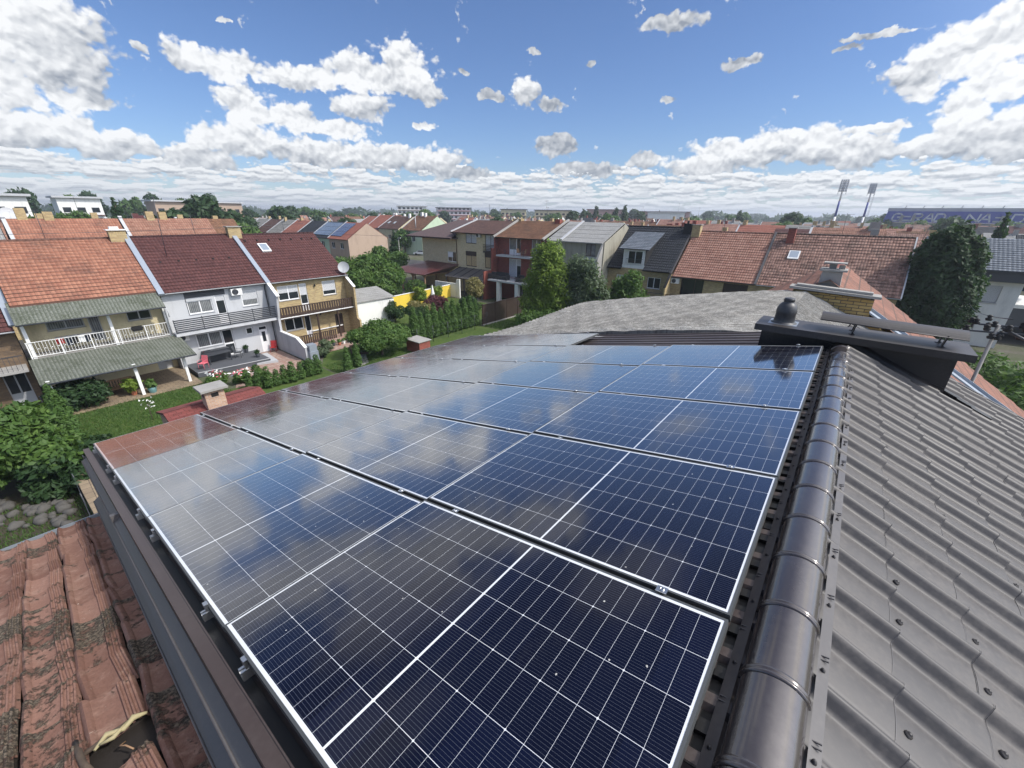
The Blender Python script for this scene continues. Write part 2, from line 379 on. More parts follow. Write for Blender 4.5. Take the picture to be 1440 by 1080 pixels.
M['alu_frame'] = plain('alu_frame', (.10, .105, .105), .5, .5, .05, 20)
def painted(name, col, rough, var=.1, coat=.0, bumpd=.0, metal=0, dust=.25):
    m, t, b = newmat(name); o = obj(t)
    big = t.noise(o, 1.7, 5, .6); f = t.noise(o, 38, 4, .65)
    d = t.m('MULTIPLY', t.ramp(t.m('ADD', t.m('MULTIPLY', big, .6), t.m('MULTIPLY', f, .4)), .42, .72), dust)
    t.put(b.inputs['Base Color'], t.mix(d, col, (.22, .20, .18)))
    t.put(b.inputs['Roughness'], t.m('ADD', rough, t.m('MULTIPLY', d, .5)))
    b.inputs['Metallic'].default_value = metal
    b.inputs['Coat Weight'].default_value = coat; b.inputs['Coat Roughness'].default_value = .12
    if bumpd: bump(t, b, big, .5, bumpd)
    return m
M['cap'] = painted('ridge_metal', (.066, .056, .054), .20, coat=.8, bumpd=.02, dust=.14, metal=.35)
M['trim'] = painted('trim_metal', (.075, .070, .070), .36, dust=.2)
M['barge'] = painted('barge_metal', (.050, .034, .029), .35, dust=.12)
M['box'] = painted('dark_sheet', (.032, .028, .027), .42, dust=.18)
M['sheet_l'] = painted('brown_sheet', (.065, .052, .050), .38, dust=.25)
M['sheet_r'] = painted('matt_brown_tilesheet', (.050, .0465, .046), .50, dust=.36)
M['rubber'] = plain('rubber', (.012, .012, .012), .5)
M['black'] = plain('black', (.008, .008, .008), .7)
M['screw'] = painted('screw', (.03, .027, .026), .4)
M['vent'] = painted('vent_plastic', (.040, .042, .046), .45, dust=.3)
M['leadgrey'] = plain('flashing_grey', (.32, .35, .38), .45, .6, .2, 6)
M['bluegrey'] = plain('blue_grey_flashing', (.31, .35, .40), .45, .3, .15, 3)
M['white'] = plaster('white_plaster', (.74, .74, .72), .25)
M['greyplaster'] = plaster('light_grey_plaster', (.50, .51, .53), .25)
M['darkplaster'] = plaster('dark_grey_plaster', (.07, .075, .085), .2)
M['cream'] = plaster('cream_plaster', (.62, .54, .35), .35)
M['yellowwall'] = plaster('yellow_paint', (.72, .52, .06), .2)
M['whitepaint'] = plain('white_paint', (.78, .78, .76), .45, 0, .06, 12)
M['pvc'] = plain('white_pvc', (.80, .80, .80), .3, 0, .04, 5)
M['shutter'] = plain('grey_shutter', (.55, .56, .57), .5, 0, .08, 20)
M['greypaint'] = plain('anthracite', (.040, .044, .052), .45, 0, .1, 8)
M['lightgrey'] = plain('light_grey', (.42, .43, .44), .6, 0, .15, 6)
M['concrete'] = plain('concrete', (.30, .29, .27), .95, 0, .4, 5, .006)
M['wood'] = plain('dark_wood', (.045, .026, .018), .65, 0, .3, 14, .004)
M['lightwood'] = plain('light_wood', (.30, .18, .10), .6, 0, .3, 14, .004)
M['bark'] = plain('bark', (.085, .062, .045), .95, 0, .5, 16, .02)
M['brick_y'] = brick('yellow_brick', (.50, .38, .17), (.33, .23, .10), (.33, .30, .25))
M['brick_p'] = brick('pale_brick', (.72, .60, .36), (.60, .48, .27), (.40, .36, .28))
M['brick_r'] = brick('red_brick', (.33, .085, .060), (.23, .06, .045), (.13, .07, .055))
M['brick_b'] = brick('brown_brick', (.20, .13, .07), (.12, .08, .05), (.12, .10, .08))
M['brick_o'] = brick('orange_pale_brick', (.55, .38, .26), (.40, .23, .15), (.45, .42, .38), .24, .08)
M['brick_big'] = brick('yellow_face_brick', (.58, .42, .17), (.42, .27, .09), (.10, .085, .07), .25, .075)
M['tile_o'] = tiles('orange_tiles', (.35, .165, .105), (.26, .11, .07), (.07, .045, .038), .85)
M['tile_o2'] = tiles('weathered_orange_tiles', (.31, .165, .115), (.23, .105, .072), (.10, .07, .05), .6)
M['tile_m'] = tiles('maroon_tiles', (.105, .042, .038), (.075, .030, .028), (.025, .012, .013), .35)
M['tile_g'] = tiles('graphite_tiles', (.030, .034, .042), (.022, .026, .032), (.008, .009, .011), .2, .25, .38)
M['tile_g2'] = tiles('blue_grey_tiles', (.15, .17, .20), (.10, .12, .145), (.04, .045, .05), .4, .3, .38)
M['tile_r'] = tiles('salmon_tiles', (.35, .195, .145), (.26, .125, .09), (.11, .06, .045), .55)
M['tile_s'] = tiles('sooty_red_tiles', (.34, .20, .155), (.16, .085, .065), (.055, .045, .038), .9)
M['tile_nc'] = tiles('dark_weathered_tiles', (.27, .125, .085), (.18, .085, .058), (.075, .055, .045), .85)
M['tile_b'] = tiles('brown_tiles', (.12, .065, .05), (.08, .042, .035), (.03, .02, .018), .5)
M['tile_br'] = tiles('old_brown_tiles', (.22, .11, .06), (.13, .06, .038), (.06, .05, .03), .8)
M['tile_rd'] = tiles('bright_red_tiles', (.32, .125, .085), (.26, .095, .065), (.14, .05, .04), .3)
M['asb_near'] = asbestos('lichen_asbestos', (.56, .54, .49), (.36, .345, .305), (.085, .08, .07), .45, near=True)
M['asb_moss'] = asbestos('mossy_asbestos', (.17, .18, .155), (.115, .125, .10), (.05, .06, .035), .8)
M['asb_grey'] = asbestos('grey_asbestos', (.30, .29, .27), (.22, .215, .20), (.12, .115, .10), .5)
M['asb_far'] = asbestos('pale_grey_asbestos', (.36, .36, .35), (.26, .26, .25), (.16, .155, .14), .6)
M['shingle_p'] = shingle('purple_brown_shingle', (.115, .075, .072), (.085, .058, .058))
M['shingle_r'] = shingle('red_shingle', (.20, .055, .045), (.16, .045, .04))
M['redmetal'] = painted('dark_red_sheet', (.095, .024, .024), .3, dust=.1, coat=.2)
M['glass'] = plain('window_glass', (.022, .026, .030), .06, 0, .3, 2)
def curtain():
    m, t, b = newmat('curtained_glass'); s = t.sep(obj(t))
    wv = t.m('SINE', t.m('MULTIPLY', t.m('ADD', s[0], s[1]), 55)); n = t.noise(obj(t), 3, 3, .5)
    t.put(b.inputs['Base Color'], t.mix(t.m('MULTIPLY', t.m('ADD', t.m('MULTIPLY', wv, .3), n), .8, clamp=True), (.06, .065, .07), (.34, .35, .35)))
    b.inputs['Roughness'].default_value = .08; return m
M['curtain'] = curtain()
M['skyglass'] = plain('roof_glass', (.35, .40, .45), .05, .4, .1, 2)
M['grass'] = ground('lawn_grass', ((.045, .080, .018), (.065, .105, .022), (.090, .115, .035)), 1.0, .04)
M['earth'] = ground('town_ground', ((.065, .085, .035), (.10, .095, .07), (.13, .12, .10)), .25, .02)
M['soil'] = ground('garden_soil', ((.045, .038, .028), (.07, .058, .042), (.05, .07, .025)), 2, .03)
M['asphalt'] = ground('asphalt', ((.055, .055, .055), (.07, .07, .07), (.05, .05, .05)), 1, .004)
M['field'] = ground('field', ((.16, .20, .10), (.22, .24, .13), (.12, .17, .07)), .02, .0)
M['leaf_a'] = leaf('leaf_mid', (0.068, 0.132, 0.030), (0.115, 0.189, 0.041), (0.034, 0.074, 0.019))
M['leaf_b'] = leaf('leaf_dark', (0.032, 0.068, 0.024), (0.051, 0.095, 0.035), (0.019, 0.043, 0.016))
M['leaf_c'] = leaf('leaf_lime', (.150, .225, .032), (.215, .285, .050), (.065, .115, .020))
M['leaf_d'] = leaf('leaf_grey', (.100, .140, .075), (.140, .180, .105), (.055, .082, .045))
M['leaf_e'] = leaf('leaf_purple', (0.095, 0.030, 0.041), (0.135, 0.047, 0.057), (0.047, 0.019, 0.027))
M['leaf_f'] = leaf('leaf_buff', (0.216, 0.189, 0.074), (0.297, 0.243, 0.115), (0.108, 0.121, 0.041))
M['leaf_g'] = leaf('leaf_thuja', (.070, .135, .032), (.100, .175, .042), (.035, .075, .020))
M['petal_w'] = plain('white_petals', (.75, .75, .72), .7); M['petal_p'] = plain('pink_petals', (.65, .16, .20), .7)
M['red'] = plain('red_paint', (.35, .03, .03), .45); M['stone'] = plain('field_stone', (.085, .080, .072), .9, 0, .5, 7, .02)
M['pot'] = plain('teal_pot', (.10, .20, .20), .5); M['terracotta'] = plain('terracotta', (.35, .12, .06), .8)
M['rattan'] = plain('dark_rattan', (.03, .03, .033), .6, 0, .3, 40, .004)
M['car_w'] = painted('car_silver_white', (.62, .64, .66), .25, coat=1, dust=.05); M['car_d'] = painted('car_dark_blue', (.02, .028, .045), .25, coat=1, dust=.05)
M['stad_blue'] = plain('stadium_blue', (.055, .075, .33), .6, 0, .15, .3); M['stad_white'] = plain('stadium_white', (.62, .63, .66), .6)
M['mastblue'] = plain('mast_blue', (.03, .05, .28), .5); M['foam'] = plain('yellow_foam', (.36, .31, .17), .8, 0, .3, 20, .01)
def paver(name, c1, c2, mo, bw, bh):
    m, t, b = newmat(name); s = t.sep(obj(t)); uv = t.xyz(s[0], s[1], 0)
    br = t.t.nodes.new('ShaderNodeTexBrick'); t.put(br.inputs['Vector'], uv)
    br.inputs['Color1'].default_value = (*c1, 1); br.inputs['Color2'].default_value = (*c2, 1); br.inputs['Mortar'].default_value = (*mo, 1)
    br.inputs['Scale'].default_value = 1; br.inputs['Brick Width'].default_value = bw; br.inputs['Row Height'].default_value = bh; br.inputs['Mortar Size'].default_value = .012
    n = t.noise(obj(t), 1.2, 5, .65); k = t.m('ADD', .55, t.m('MULTIPLY', n, .9))
    t.put(b.inputs['Base Color'], t.v('MULTIPLY', br.outputs[0], t.xyz(k, k, k))); b.inputs['Roughness'].default_value = .9
    bump(t, b, br.outputs[1], -.5, .01); return m
M['paver_r'] = paver('red_pavers', (.30, .17, .13), (.36, .27, .22), (.16, .13, .11), .2, .2)
M['paver_s'] = paver('stone_flags', (.26, .20, .13), (.20, .15, .10), (.09, .07, .05), .45, .3)
M['deck'] = plain('grey_deck', (.075, .08, .09), .7, 0, .2, 5)
# ------------------------------------------------------------------ the house under the camera
U_ = Vector((0, .999943, -.0106466)); V_ = Vector((-.9791692, -.0021617, -.2030349)); W_ = U_.cross(V_)
P0 = Vector((-.02478, .18549, 10.15757))
ROOF = Matrix.Identity(4)
for i in range(3): ROOF[i][0] = U_[i]; ROOF[i][1] = V_[i]; ROOF[i][2] = W_[i]; ROOF[i][3] = P0[i]
def roofpt(u, v, w): return P0 + U_ * u + V_ * v + W_ * w
# right-hand slope frame: X down the slope, Y along the ridge, Z outwards
TH = R_(24.5); RID = roofpt(0, -.155, -.105)
RGT = Matrix(((math.cos(TH), 0, math.sin(TH), RID.x), (0, 1, 0, 0), (-math.sin(TH), 0, math.cos(TH), RID.z), (0, 0, 0, 1)))
def screws(name, items, Mx, par, cam_first=100):
    items = sorted(items, key=lambda q: (q[0][0] ** 2 + q[0][1] ** 2)); shared = {}
    for k, (p, prof_) in enumerate(items[:cam_first]):
        key = tuple(prof_)
        if key not in shared: shared[key] = MB().lathe((0, 0, 0), prof_, 8).data(name, M['screw'])
        o_ = bpy.data.objects.new(name, shared[key]); COL.objects.link(o_); place(o_, Mx @ Matrix.Translation(p), par)
    if len(items) > cam_first:
        m_ = MB()
        for p, prof_ in items[cam_first:]: m_.lathe(p, prof_, 8)
        place(m_.build(name, M['screw']), Mx, par)['kind'] = 'stuff'
home = thing('house', 'house under the camera, metal roof carrying the solar array and a shiny brown ridge', 'house', (0, 0, 0))
def place(o, Mx, parent):
    o.parent = parent; o.matrix_parent_inverse = Matrix.Identity(4)
    o.matrix_local = Mx if parent is None else parent.matrix_world.inverted() @ Mx
    return o
bpy.context.view_layer.update()
U0, U1 = -.055, 7.62
mb = MB()                                        # left slope: trapezoid sheet, ribs down the slope
xs = []
u = U0
while u < U1:
    for du, dz in ((0, 0), (.11, 0), (.125, .022), (.165, .022), (.18, 0)):
        xs.append((u + du, dz))
    u += .20
xs = [p for p in xs if p[0] <= U1]
for (a, za), (b, zb) in zip(xs[:-1], xs[1:]):
    if b > a: mb.face([(a, -.12, -.135 + za), (b, -.12, -.135 + zb), (b, 7.25, -.135 + zb), (a, 7.25, -.135 + za)])
place(mb.build('roof_sheet', M['sheet_l']), ROOF, home)
screws('strip_screw', [((float(a) + .145, v, -.113), ((.009, 0), (.009, .006), (.003, .009))) for a in np.arange(6.0, 7.4, .2) for v in (.5, 1.6, 2.7, 3.4)], ROOF, home)
# right slope: pressed tile sheet
PER, STEP = .262, .333
def rprof(t):
    t = t % 1.0
    if t < .36: return (.5 - .5 * math.cos(2 * math.pi * t / .36)) ** .85
    if t < .42: return -.10 * math.sin(math.pi * (t - .36) / .06)
    return .10 * math.sin(math.pi * (t - .42) / .58)
mb = MB(); y0, y1 = -.30, 7.42; ny = int((y1 - y0) / PER * 22); rows = 17
for r in range(rows):
    xa, xb = .045 + r * STEP, .045 + (r + 1) * STEP
    if r == 0: xa = .03
    lim = 7.42 if True else 0
    def f(s, t, xa=xa, xb=xb, r=r):
        y = y0 + (y1 - y0) * s; x = xa + (xb - xa) * t
        lift = .012 * t ** 1.5
        dent = .0015 * math.sin(y * 13 + r) * math.sin(x * 17) + .0035 * math.sin(y * 3.1 + r * 1.7) * math.sin(x * 4.3 + y)
        return (x, y, .048 * rprof(y / PER + .11) + lift + dent)
    mb.grid(f, ny, 3)
    def g_(s, t, xb=xb):
        y = y0 + (y1 - y0) * s
        return (xb - .0001 + .002 * t, y, .048 * rprof(y / PER + .11) +   .012 * (1 - t) - .001)
    mb.grid(g_, ny, 1, smooth=False)
place(mb.build('tile_sheet', M['sheet_r']), RGT, home)
mb = MB()
for r in range(rows - 1):
    xb = .045 + (r + 1) * STEP
    mb.grid(lambda s, t, xb=xb: (xb - .0035 + .005 * t, y0 + (y1 - y0) * s, .048 * rprof((y0 + (y1 - y0) * s) / PER + .11) + .0130 - .012 * max(0, t - .7) / .3 + .0035 * math.sin((y0 + (y1 - y0) * s) * 3.1 + r * 1.7) * math.sin(xb * 4.3 + y0 + (y1 - y0) * s)), ny, 2, smooth=False)
place(mb.build('sheet_lap', M['trim']), RGT, home)
its = []; rr = random.Random(3)
for r in range(1, 16):
    for k in range(30):
        if rr.random() < .33:
            y = -.262 + k * PER + .150; x = .045 + r * STEP + .045
            if y < 7.3 and not (y > 6.2 and x < 1.5):
                z = .048 * rprof(y / PER + .11)
                its.append(((x, y, z + .003), ((.013, -.004), (.013, .003), (.0085, .004), (.007, .010), (.002, .012))))
screws('tile_screw', its, RGT, home)
# ridge cap: half round with doubled seams every 0.32 m, flanges both sides
mb = MB(); n = 18; r0 = .094; cy = -.155
def capsec(u, r, w0=-.100):
    return [(u, cy - r * math.cos(math.pi * k / n), w0 + r * .80 * math.sin(math.pi * k / n)) for k in range(n + 1)]
us = [.03 + .322 * k for k in range(-1, 20)]
for k, ua in enumerate(us):
    ub = min(ua + .322, 6.13)
    if ua > 6.0: break
    prof = [(ua, r0), (ua + .003, r0 + .0065), (ua + .010, r0 + .0065), (ua + .015, r0 + .001), (ua + .019, r0 + .006), (ua + .026, r0 + .006), (ua + .030, r0)]
    prof += [(ua + .034, r0), (ua + .045, r0)]
    for q in range(1, 4): prof.append((ua + .045 + (ub - ua - .055) * q / 3, r0))
    prof.append((ub - .003, r0))
    secs = [capsec(a, r) for a, r in prof]
    b = len(mb.v)
    for s in secs: mb.v += s
    for i in range(len(secs) - 1):
        for j in range(n):
            q = b + i * (n + 1) + j; mb.f.append((q, q + 1, q + n + 2, q + n + 1)); mb.uv.append(None); mb.sm.append(True)
cap_o = place(mb.build('ridge_cap', M['cap']), ROOF, home)
mb = MB()                                         # flanges and filler under them
mb.face([(us[0], -.052, -.10), (6.13, -.052, -.10), (6.13, -.016, -.112), (us[0], -.016, -.112)])
mb.face([(us[0], -.258, -.10), (us[0], -.290, -.118), (6.13, -.290, -.118), (6.13, -.258, -.10)])
mb.face([(us[0], -.016, -.112), (6.13, -.016, -.112), (6.13, -.016, -.14), (us[0], -.016, -.14)])
place(mb.build('ridge_flange', M['trim']), ROOF, home)
mb = MB()
for a in np.arange(-.28, 6.1, .105):
    mb.box(a, a + .045, -.018, .018, -.135, -.115)
mb.box(-.29, 6.13, -.030, .022, -.140, -.1345)
place(mb.build('foam_closure', M['rubber']), ROOF, home)
its = []
for k, a in enumerate(np.arange(-.234, 6.1, .322)):
    for v in (-.034, -.274): its.append(((float(a) + .12 * (v < -.1), v, -.105), ((.007, -.006), (.007, .002), (.0045, .003), (.0045, .007), (.002, .008))))
screws('ridge_screw', its, ROOF, home)
mb = MB()
for k, a in enumerate(np.arange(-.234, 6.1, .322)):
    for v in (-.034, -.274):
        for d_ in (.160, .178): mb.box(a + d_, a + d_ + .003, v - .014, v + .014, -.108, -.1035)
place(mb.build('flange_bead', M['trim']), ROOF, home)['kind'] = 'stuff'
mb = MB(); secs = [capsec(6.13, r0), capsec(6.16, r0 * .93), capsec(6.19, r0 * .7), capsec(6.20, r0 * .35)]
b = len(mb.v)
for s in secs: mb.v += s
for i in range(3):
    for j in range(n):
        q = b + i * (n + 1) + j; mb.f.append((q, q + 1, q + n + 2, q + n + 1)); mb.uv.append(None); mb.sm.append(True)
place(mb.build('ridge_end', M['cap']), ROOF, home)
# near gable: barge board and flashing strips beside the array
mb = MB()
mb.box(-.100, -.045, -.10, 7.22, -.30, -.060)
mb.box(-.050, -.044, -.10, 7.22, -.140, -.056)
place(mb.build('barge_board', M['barge']), ROOF, home)
mb = MB(); mb.box(-.0435, .002, -.1, 7.2, -.128, -.112); place(mb.build('gap_shade_strip', M['rubber']), ROOF, home)  # black strip standing in for the shade of the open gap
mb = MB()
mb.face([(-.103, -.1, -.115), (-.100, 7.2, -.16), (-.150, 7.2, -.20), (-.150, -.1, -.15)])
mb.face([(-.150, -.1, -.15), (-.150, 7.2, -.20), (-.150, 7.2, -.34), (-.150, -.1, -.24)])
mb.tube([(-.150, -.1, -.15), (-.150, 7.2, -.20)], .006, 6)
mb.box(-.152, -.098, 4.28, 4.34, -.20, -.118)
place(mb.build('gable_flashing', M['trim']), ROOF, home)
mb = MB()
mb.face([(-.20, -.1, -.40), (-.13, -.1, -.36), (-.13, 7.2, -.70), (-.20, 7.2, -.75)])
mb.tube([(-.20, -.1, -.40), (-.20, 7.2, -.75)], .006, 6)
place(mb.build('gable_flashing', M['trim']), ROOF, home)
mb = MB()                                         # gutter along the eave
for a, b_ in ((-.12, 7.6),):
    sec = [(7.20, -.16), (7.20, -.27), (7.23, -.29), (7.30, -.29), (7.33, -.27), (7.335, -.175), (7.325, -.175), (7.32, -.265), (7.23, -.28), (7.21, -.265), (7.21, -.16)]
    mb.prism([(p[0], p[1]) for p in sec], a, b_, 'x')
mb.box(-.125, -.118, 7.19, 7.34, -.30, -.15)
place(mb.build('gutter', M['trim']), ROOF, home)
mb = MB()                                         # far verge of both slopes
mb.box(7.60, 7.66, .15, 7.25, -.17, -.075)
place(mb.build('verge_trim', M['box']), ROOF, home)
mb = MB(); y_e = 7.42
for k in range(16):
    xa = .03 + k * STEP; mb.face([(xa, y_e - .02, .045), (xa + STEP, y_e - .02, .052), (xa + STEP, y_e + .05, .052), (xa, y_e + .05, .045)])
    mb.face([(xa, y_e + .05, .045), (xa + STEP, y_e + .05, .052), (xa + STEP, y_e + .05, -.10), (xa, y_e + .05, -.10)])
place(mb.build('verge_trim', M['box']), RGT, home)
# walls
mb = MB(); ee = roofpt(0, 7.0, -.2)
wz = ee.z
x0w, x1w = ee.x, 5.3; ridz = RID.z - .12
pl = [(x0w, 0), (x1w, 0), (x1w, ridz - (x1w - RID.x) * math.tan(TH)), (RID.x, ridz), (x0w, wz)]
mb.prism(pl, .125, 7.5, 'y')
mb.build('wall', M['greyplaster'], home)
# ---- parapet chimney clad in dark sheet with a bent rain cover
stk = MB(); bx0, bx1, by0, by1, bt = -.74, 1.16, 6.36, 6.62, 10.155
stk.box(bx0, bx1, by0, by1, 9.2, bt)
stk.bar((-.1, by0 - .004, 10.06), (1.16, by0 - .004, 9.73), .012, .008)
stack = stk.build('chimney_stack', M['box'], home)
c_ = MB(); c_.box(-.80, 1.24, 6.10, 6.70, bt, bt + .045)
c_.box(-.80, 1.24, 6.10, 6.115, bt - .035, bt); c_.box(-.80, -.785, 6.115, 6.70, bt - .035, bt); c_.box(1.225, 1.24, 6.115, 6.70, bt - .035, bt)
c_.build('cap_slab', M['box'], stack)
mb = MB()
xa, xb, yc = -.14, 1.16, 6.42
nn = 10; half = .17
for i in range(nn):
    a0 = -1 + 2 * i / nn; a1 = -1 + 2 * (i + 1) / nn
    z0 = 10.405 - .07 * a0 * a0; z1 = 10.405 - .07 * a1 * a1
    for dz in (0, -.006):
        mb.face([(xa, yc + a0 * half, z0 + dz), (xb, yc + a0 * half, z0 + dz - .02), (xb, yc + a1 * half, z1 + dz - .02), (xa, yc + a1 * half, z1 + dz)], smooth=True)
for sgn in (-1, 1): mb.tube([(xa, yc + sgn * half, 10.333), (xb, yc + sgn * half, 10.313)], .007, 6)
mb.build('rain_cover', M['box'], stack)
for x in (.20, .98):
    for y in (6.29, 6.52):
        lg = MB(); lg.bar((x, y, bt + .043), (x + .02, y + (.02 if y > 6.4 else -.01), 10.385 - .05), .05, .012)
        lg.box(x - .03, x + .03, y - .02, y + .02, bt + .0455, bt + .050); lg.lathe((x + .015, y, bt + .05), [(.008, 0), (.008, .008), (.002, .01)], 6)
        lg.build('cover_leg', M['box'], stack)
mb = MB()
mb.lathe((-.52, 6.40, bt + .0455), [(.15, 0), (.15, .006), (.124, .012), (.120, .03), (.112, .125), (.116, .128), (.118, .15), (.114, .19), (.102, .225), (.080, .255), (.062, .268), (.060, .285), (.064, .288), (.060, .318), (.050, .325)], 24)
mb.build('vent_pipe', M['vent'], stack)
mb = MB(); mb.box(-.68, -.36, 6.24, 6.56, bt + .0455, bt + .0485); mb.build('vent_flashing', M['leadgrey'], stack)
mb = MB()                                         # step flashing where the stack meets the tiles
sx = math.cos(TH); 
for k in range(3):
    xa = .10 + k * .333; xb = xa + .34
    za, zb = RID.z - (xa - RID.x) * math.tan(TH) + .055, RID.z - (xb - RID.x) * math.tan(TH) + .055
    mb.face([(xa, 6.30, za - .004 * k), (xb, 6.30, zb - .004 * k), (xb, 6.375, zb + .03), (xa, 6.375, za + .03)])
    mb.face([(xa, 6.30, za), (xb, 6.30, zb), (xb, 6.298, zb - .02), (xa, 6.298, za - .02)])
mb.build('step_flashing', M['box'], stack)
mb = MB()
for k in range(3):
    xa = 1.20 + k * .13
    z = RID.z - (xa - RID.x) * math.tan(TH) + .045
    mb.obox((xa + .06, 6.55 - .05 * k, z - .02), (.09, 0, -.09 * math.tan(TH)), (0, .06, 0), (.003, 0, .006))
mb.build('loose_flashing', M['rubber'], stack)
# ------------------------------------------------------------------ solar array
PW_, PH_, PU, PV_ = 1.134, 1.762, 1.158, 1.783
gm = MB(); gm.face([(.009, .009, -.0015), (PW_ - .009, .009, -.0015), (PW_ - .009, PH_ - .009, -.0015), (.009, PH_ - .009, -.0015)])
gdata = gm.data('glass', M['pv'])
fm = MB()
for a in ((0, PW_, 0, .010), (0, PW_, PH_ - .010, PH_), (0, .010, .010, PH_ - .010), (PW_ - .010, PW_, .010, PH_ - .010)):
    fm.box(a[0], a[1], a[2], a[3], -.033, 0)
fm.face([(.01, .01, -.028), (.01, PH_ - .01, -.028), (PW_ - .01, PH_ - .01, -.028), (PW_ - .01, .01, -.028)])
fdata = fm.data('frame', M['alu_frame'])
rown = ['nearest', 'second', 'third', 'fourth', 'fifth', 'sixth and farthest']
coln = ['beside the shiny ridge cap', 'second one down from the ridge cap', 'second one up from the gutter', 'lowest one at the gutter edge']
rp = random.Random(11)
for i in range(6):
    for j in range(4):
        if i == 5 and j < 2: continue
        p = thing('solar_panel', f'solar panel in the {rown[i]} row, {coln[j]}', 'solar panel', group='solar panels of the array')
        for nm, da in (('glass', gdata), ('frame', fdata)):
            o = bpy.data.objects.new(nm, da); COL.objects.link(o); o.parent = p
        tx, ty = rp.gauss(0, .0013) + ((.013, .012, .010, -.004 if i == 0 else .008)[j]), rp.gauss(0, .0016)
        loc = Matrix.Translation((i * PU + .003 + PW_ / 2, j * PV_ + .004 + PH_ / 2, -.001)) @ Matrix.Rotation(tx, 4, 'X') @ Matrix.Rotation(ty, 4, 'Y') @ Matrix.Translation((-PW_ / 2, -PH_ / 2, 0))
        p.matrix_world = ROOF @ loc
for j in range(4):
    for k, off in enumerate((.25, 1.49)):
        v = j * PV_ + off; u0, u1 = -.030, (5.80 if j < 2 else 6.96)
        t = thing('mounting_rail', f'aluminium rail, {["upper", "lower"][k]} one below the panels {coln[j]}', 'mounting rail', group='mounting rails under the array')
        r_ = MB()
        for (a, b_, c, d) in ((-.020, .020, -.075, -.070), (-.020, -.016, -.070, -.036), (.016, .020, -.070, -.036), (-.020, -.006, -.040, -.036), (.006, .020, -.040, -.036), (-.016, .016, -.056, -.053), (-.0015, .0015, -.070, -.056)):
            r_.box(u0, u1, v + a, v + b_, c, d)
        ro = r_.build('rail', M['alu'], t)
        for i in range(0, 7 if j >= 2 else 6):
            uu = i * PU - .013 if i else -.016
            if i == 0:
                cl = MB(); cl.box(-.012, .001, v - .018, v + .018, -.036, -.006); cl.box(-.012, .006, v - .018, v + .018, .0005, .003)
            else:
                cl = MB(); cl.box(uu - .014, uu + .016, v - .022, v + .022, .0008, .0045); cl.lathe((uu, v, .0045), [(.011, 0), (.011, .004), (.006, .0042), (.006, .001)], 10)
            cl.build('clamp', M['alu'], t)
        t.matrix_world = ROOF
# ------------------------------------------------------------------ old tiled roof beside the gable
M_old = ROOF @ Matrix.Translation((0, 0, -.53)) @ Matrix.Rotation(-R_(2.2), 4, 'X')
old = thing('old_house', 'neighbouring house with an old mossy red clay tile roof in the near corner', 'house', (0, 0, 0))
def clay():
    m, t, b = newmat('old_clay'); o = obj(t)
    at_ = t.t.nodes.new('ShaderNodeAttribute'); at_.attribute_name = 'tone'; tone = at_.outputs['Fac']
    ms = t.t.nodes.new('ShaderNodeAttribute'); ms.attribute_name = 'moss'; mossy = ms.outputs['Fac']
    n = t.noise(o, 9, 6, .7); f = t.noise(o, 60, 4, .7); l = t.noise(o, 22, 5, .75); sp = t.noise(o, 7, 4, .6)
    c = t.mix(tone, (.26, .145, .108), (.16, .082, .060)); c = t.mix(t.ramp(n, .45, .75), c, (.30, .19, .145))
    lich = t.m('MULTIPLY', t.m('GREATER_THAN', l, .66), t.m('GREATER_THAN', sp, .52))
    c = t.mix(t.m('MULTIPLY', lich, .7), c, (.50, .46, .38))
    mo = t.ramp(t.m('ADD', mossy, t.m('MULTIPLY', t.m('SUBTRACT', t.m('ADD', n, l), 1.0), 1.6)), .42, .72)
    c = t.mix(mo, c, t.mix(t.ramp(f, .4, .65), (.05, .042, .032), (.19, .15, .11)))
    k = t.m('ADD', .65, t.m('MULTIPLY', f, .7)); t.put(b.inputs['Base Color'], t.v('MULTIPLY', c, t.xyz(k, k, k)))
    b.inputs['Roughness'].default_value = .88; b.inputs['Specular IOR Level'].default_value = .25
    bump(t, b, t.m('ADD', t.m('ADD', f, t.m('MULTIPLY', n, .8)), t.m('MULTIPLY', t.m('MULTIPLY', mo, l), 4)), .9, .006); return m
M['clay'] = clay(); M['oldboard'] = plain('old_board', (.022, .017, .014), .9, 0, .4, 30, .004)
TP, TL = .232, .335
prof = [(0, .004), (.008, .024), (.020, .033), (.034, .026), (.044, .010), (.060, .004), (.095, .0), (.130, .002), (.150, .008), (.156, .024), (.163, .024), (.168, .015), (.176, .015), (.181, .025), (.188, .025), (.193, .015), (.202, .015), (.207, .025), (.216, .024), (.222, .006), (.230, -.004)]
V = []; F = []; tone = []; moss = []; rt = random.Random(5)
NR = 19
def mossfield(u, v):
    s = 0
    for (a, b_, ra, rb) in ((-.55, 3.35, .55, .34), (-.22, 3.25, .16, .8), (-.95, 2.7, .3, .9), (-.12, 2.1, .12, 1.6), (-.35, 4.9, .3, .25), (-1.2, 4.1, .6, .3), (-.78, 5.7, .25, .2), (-.2, 1.2, .35, .45), (-1.8, 3.2, .5, 1), (-2.5, 5, .8, .5)):
        s = max(s, 1 - math.hypot((u - a) / ra, (v - b_) / rb))
    return s
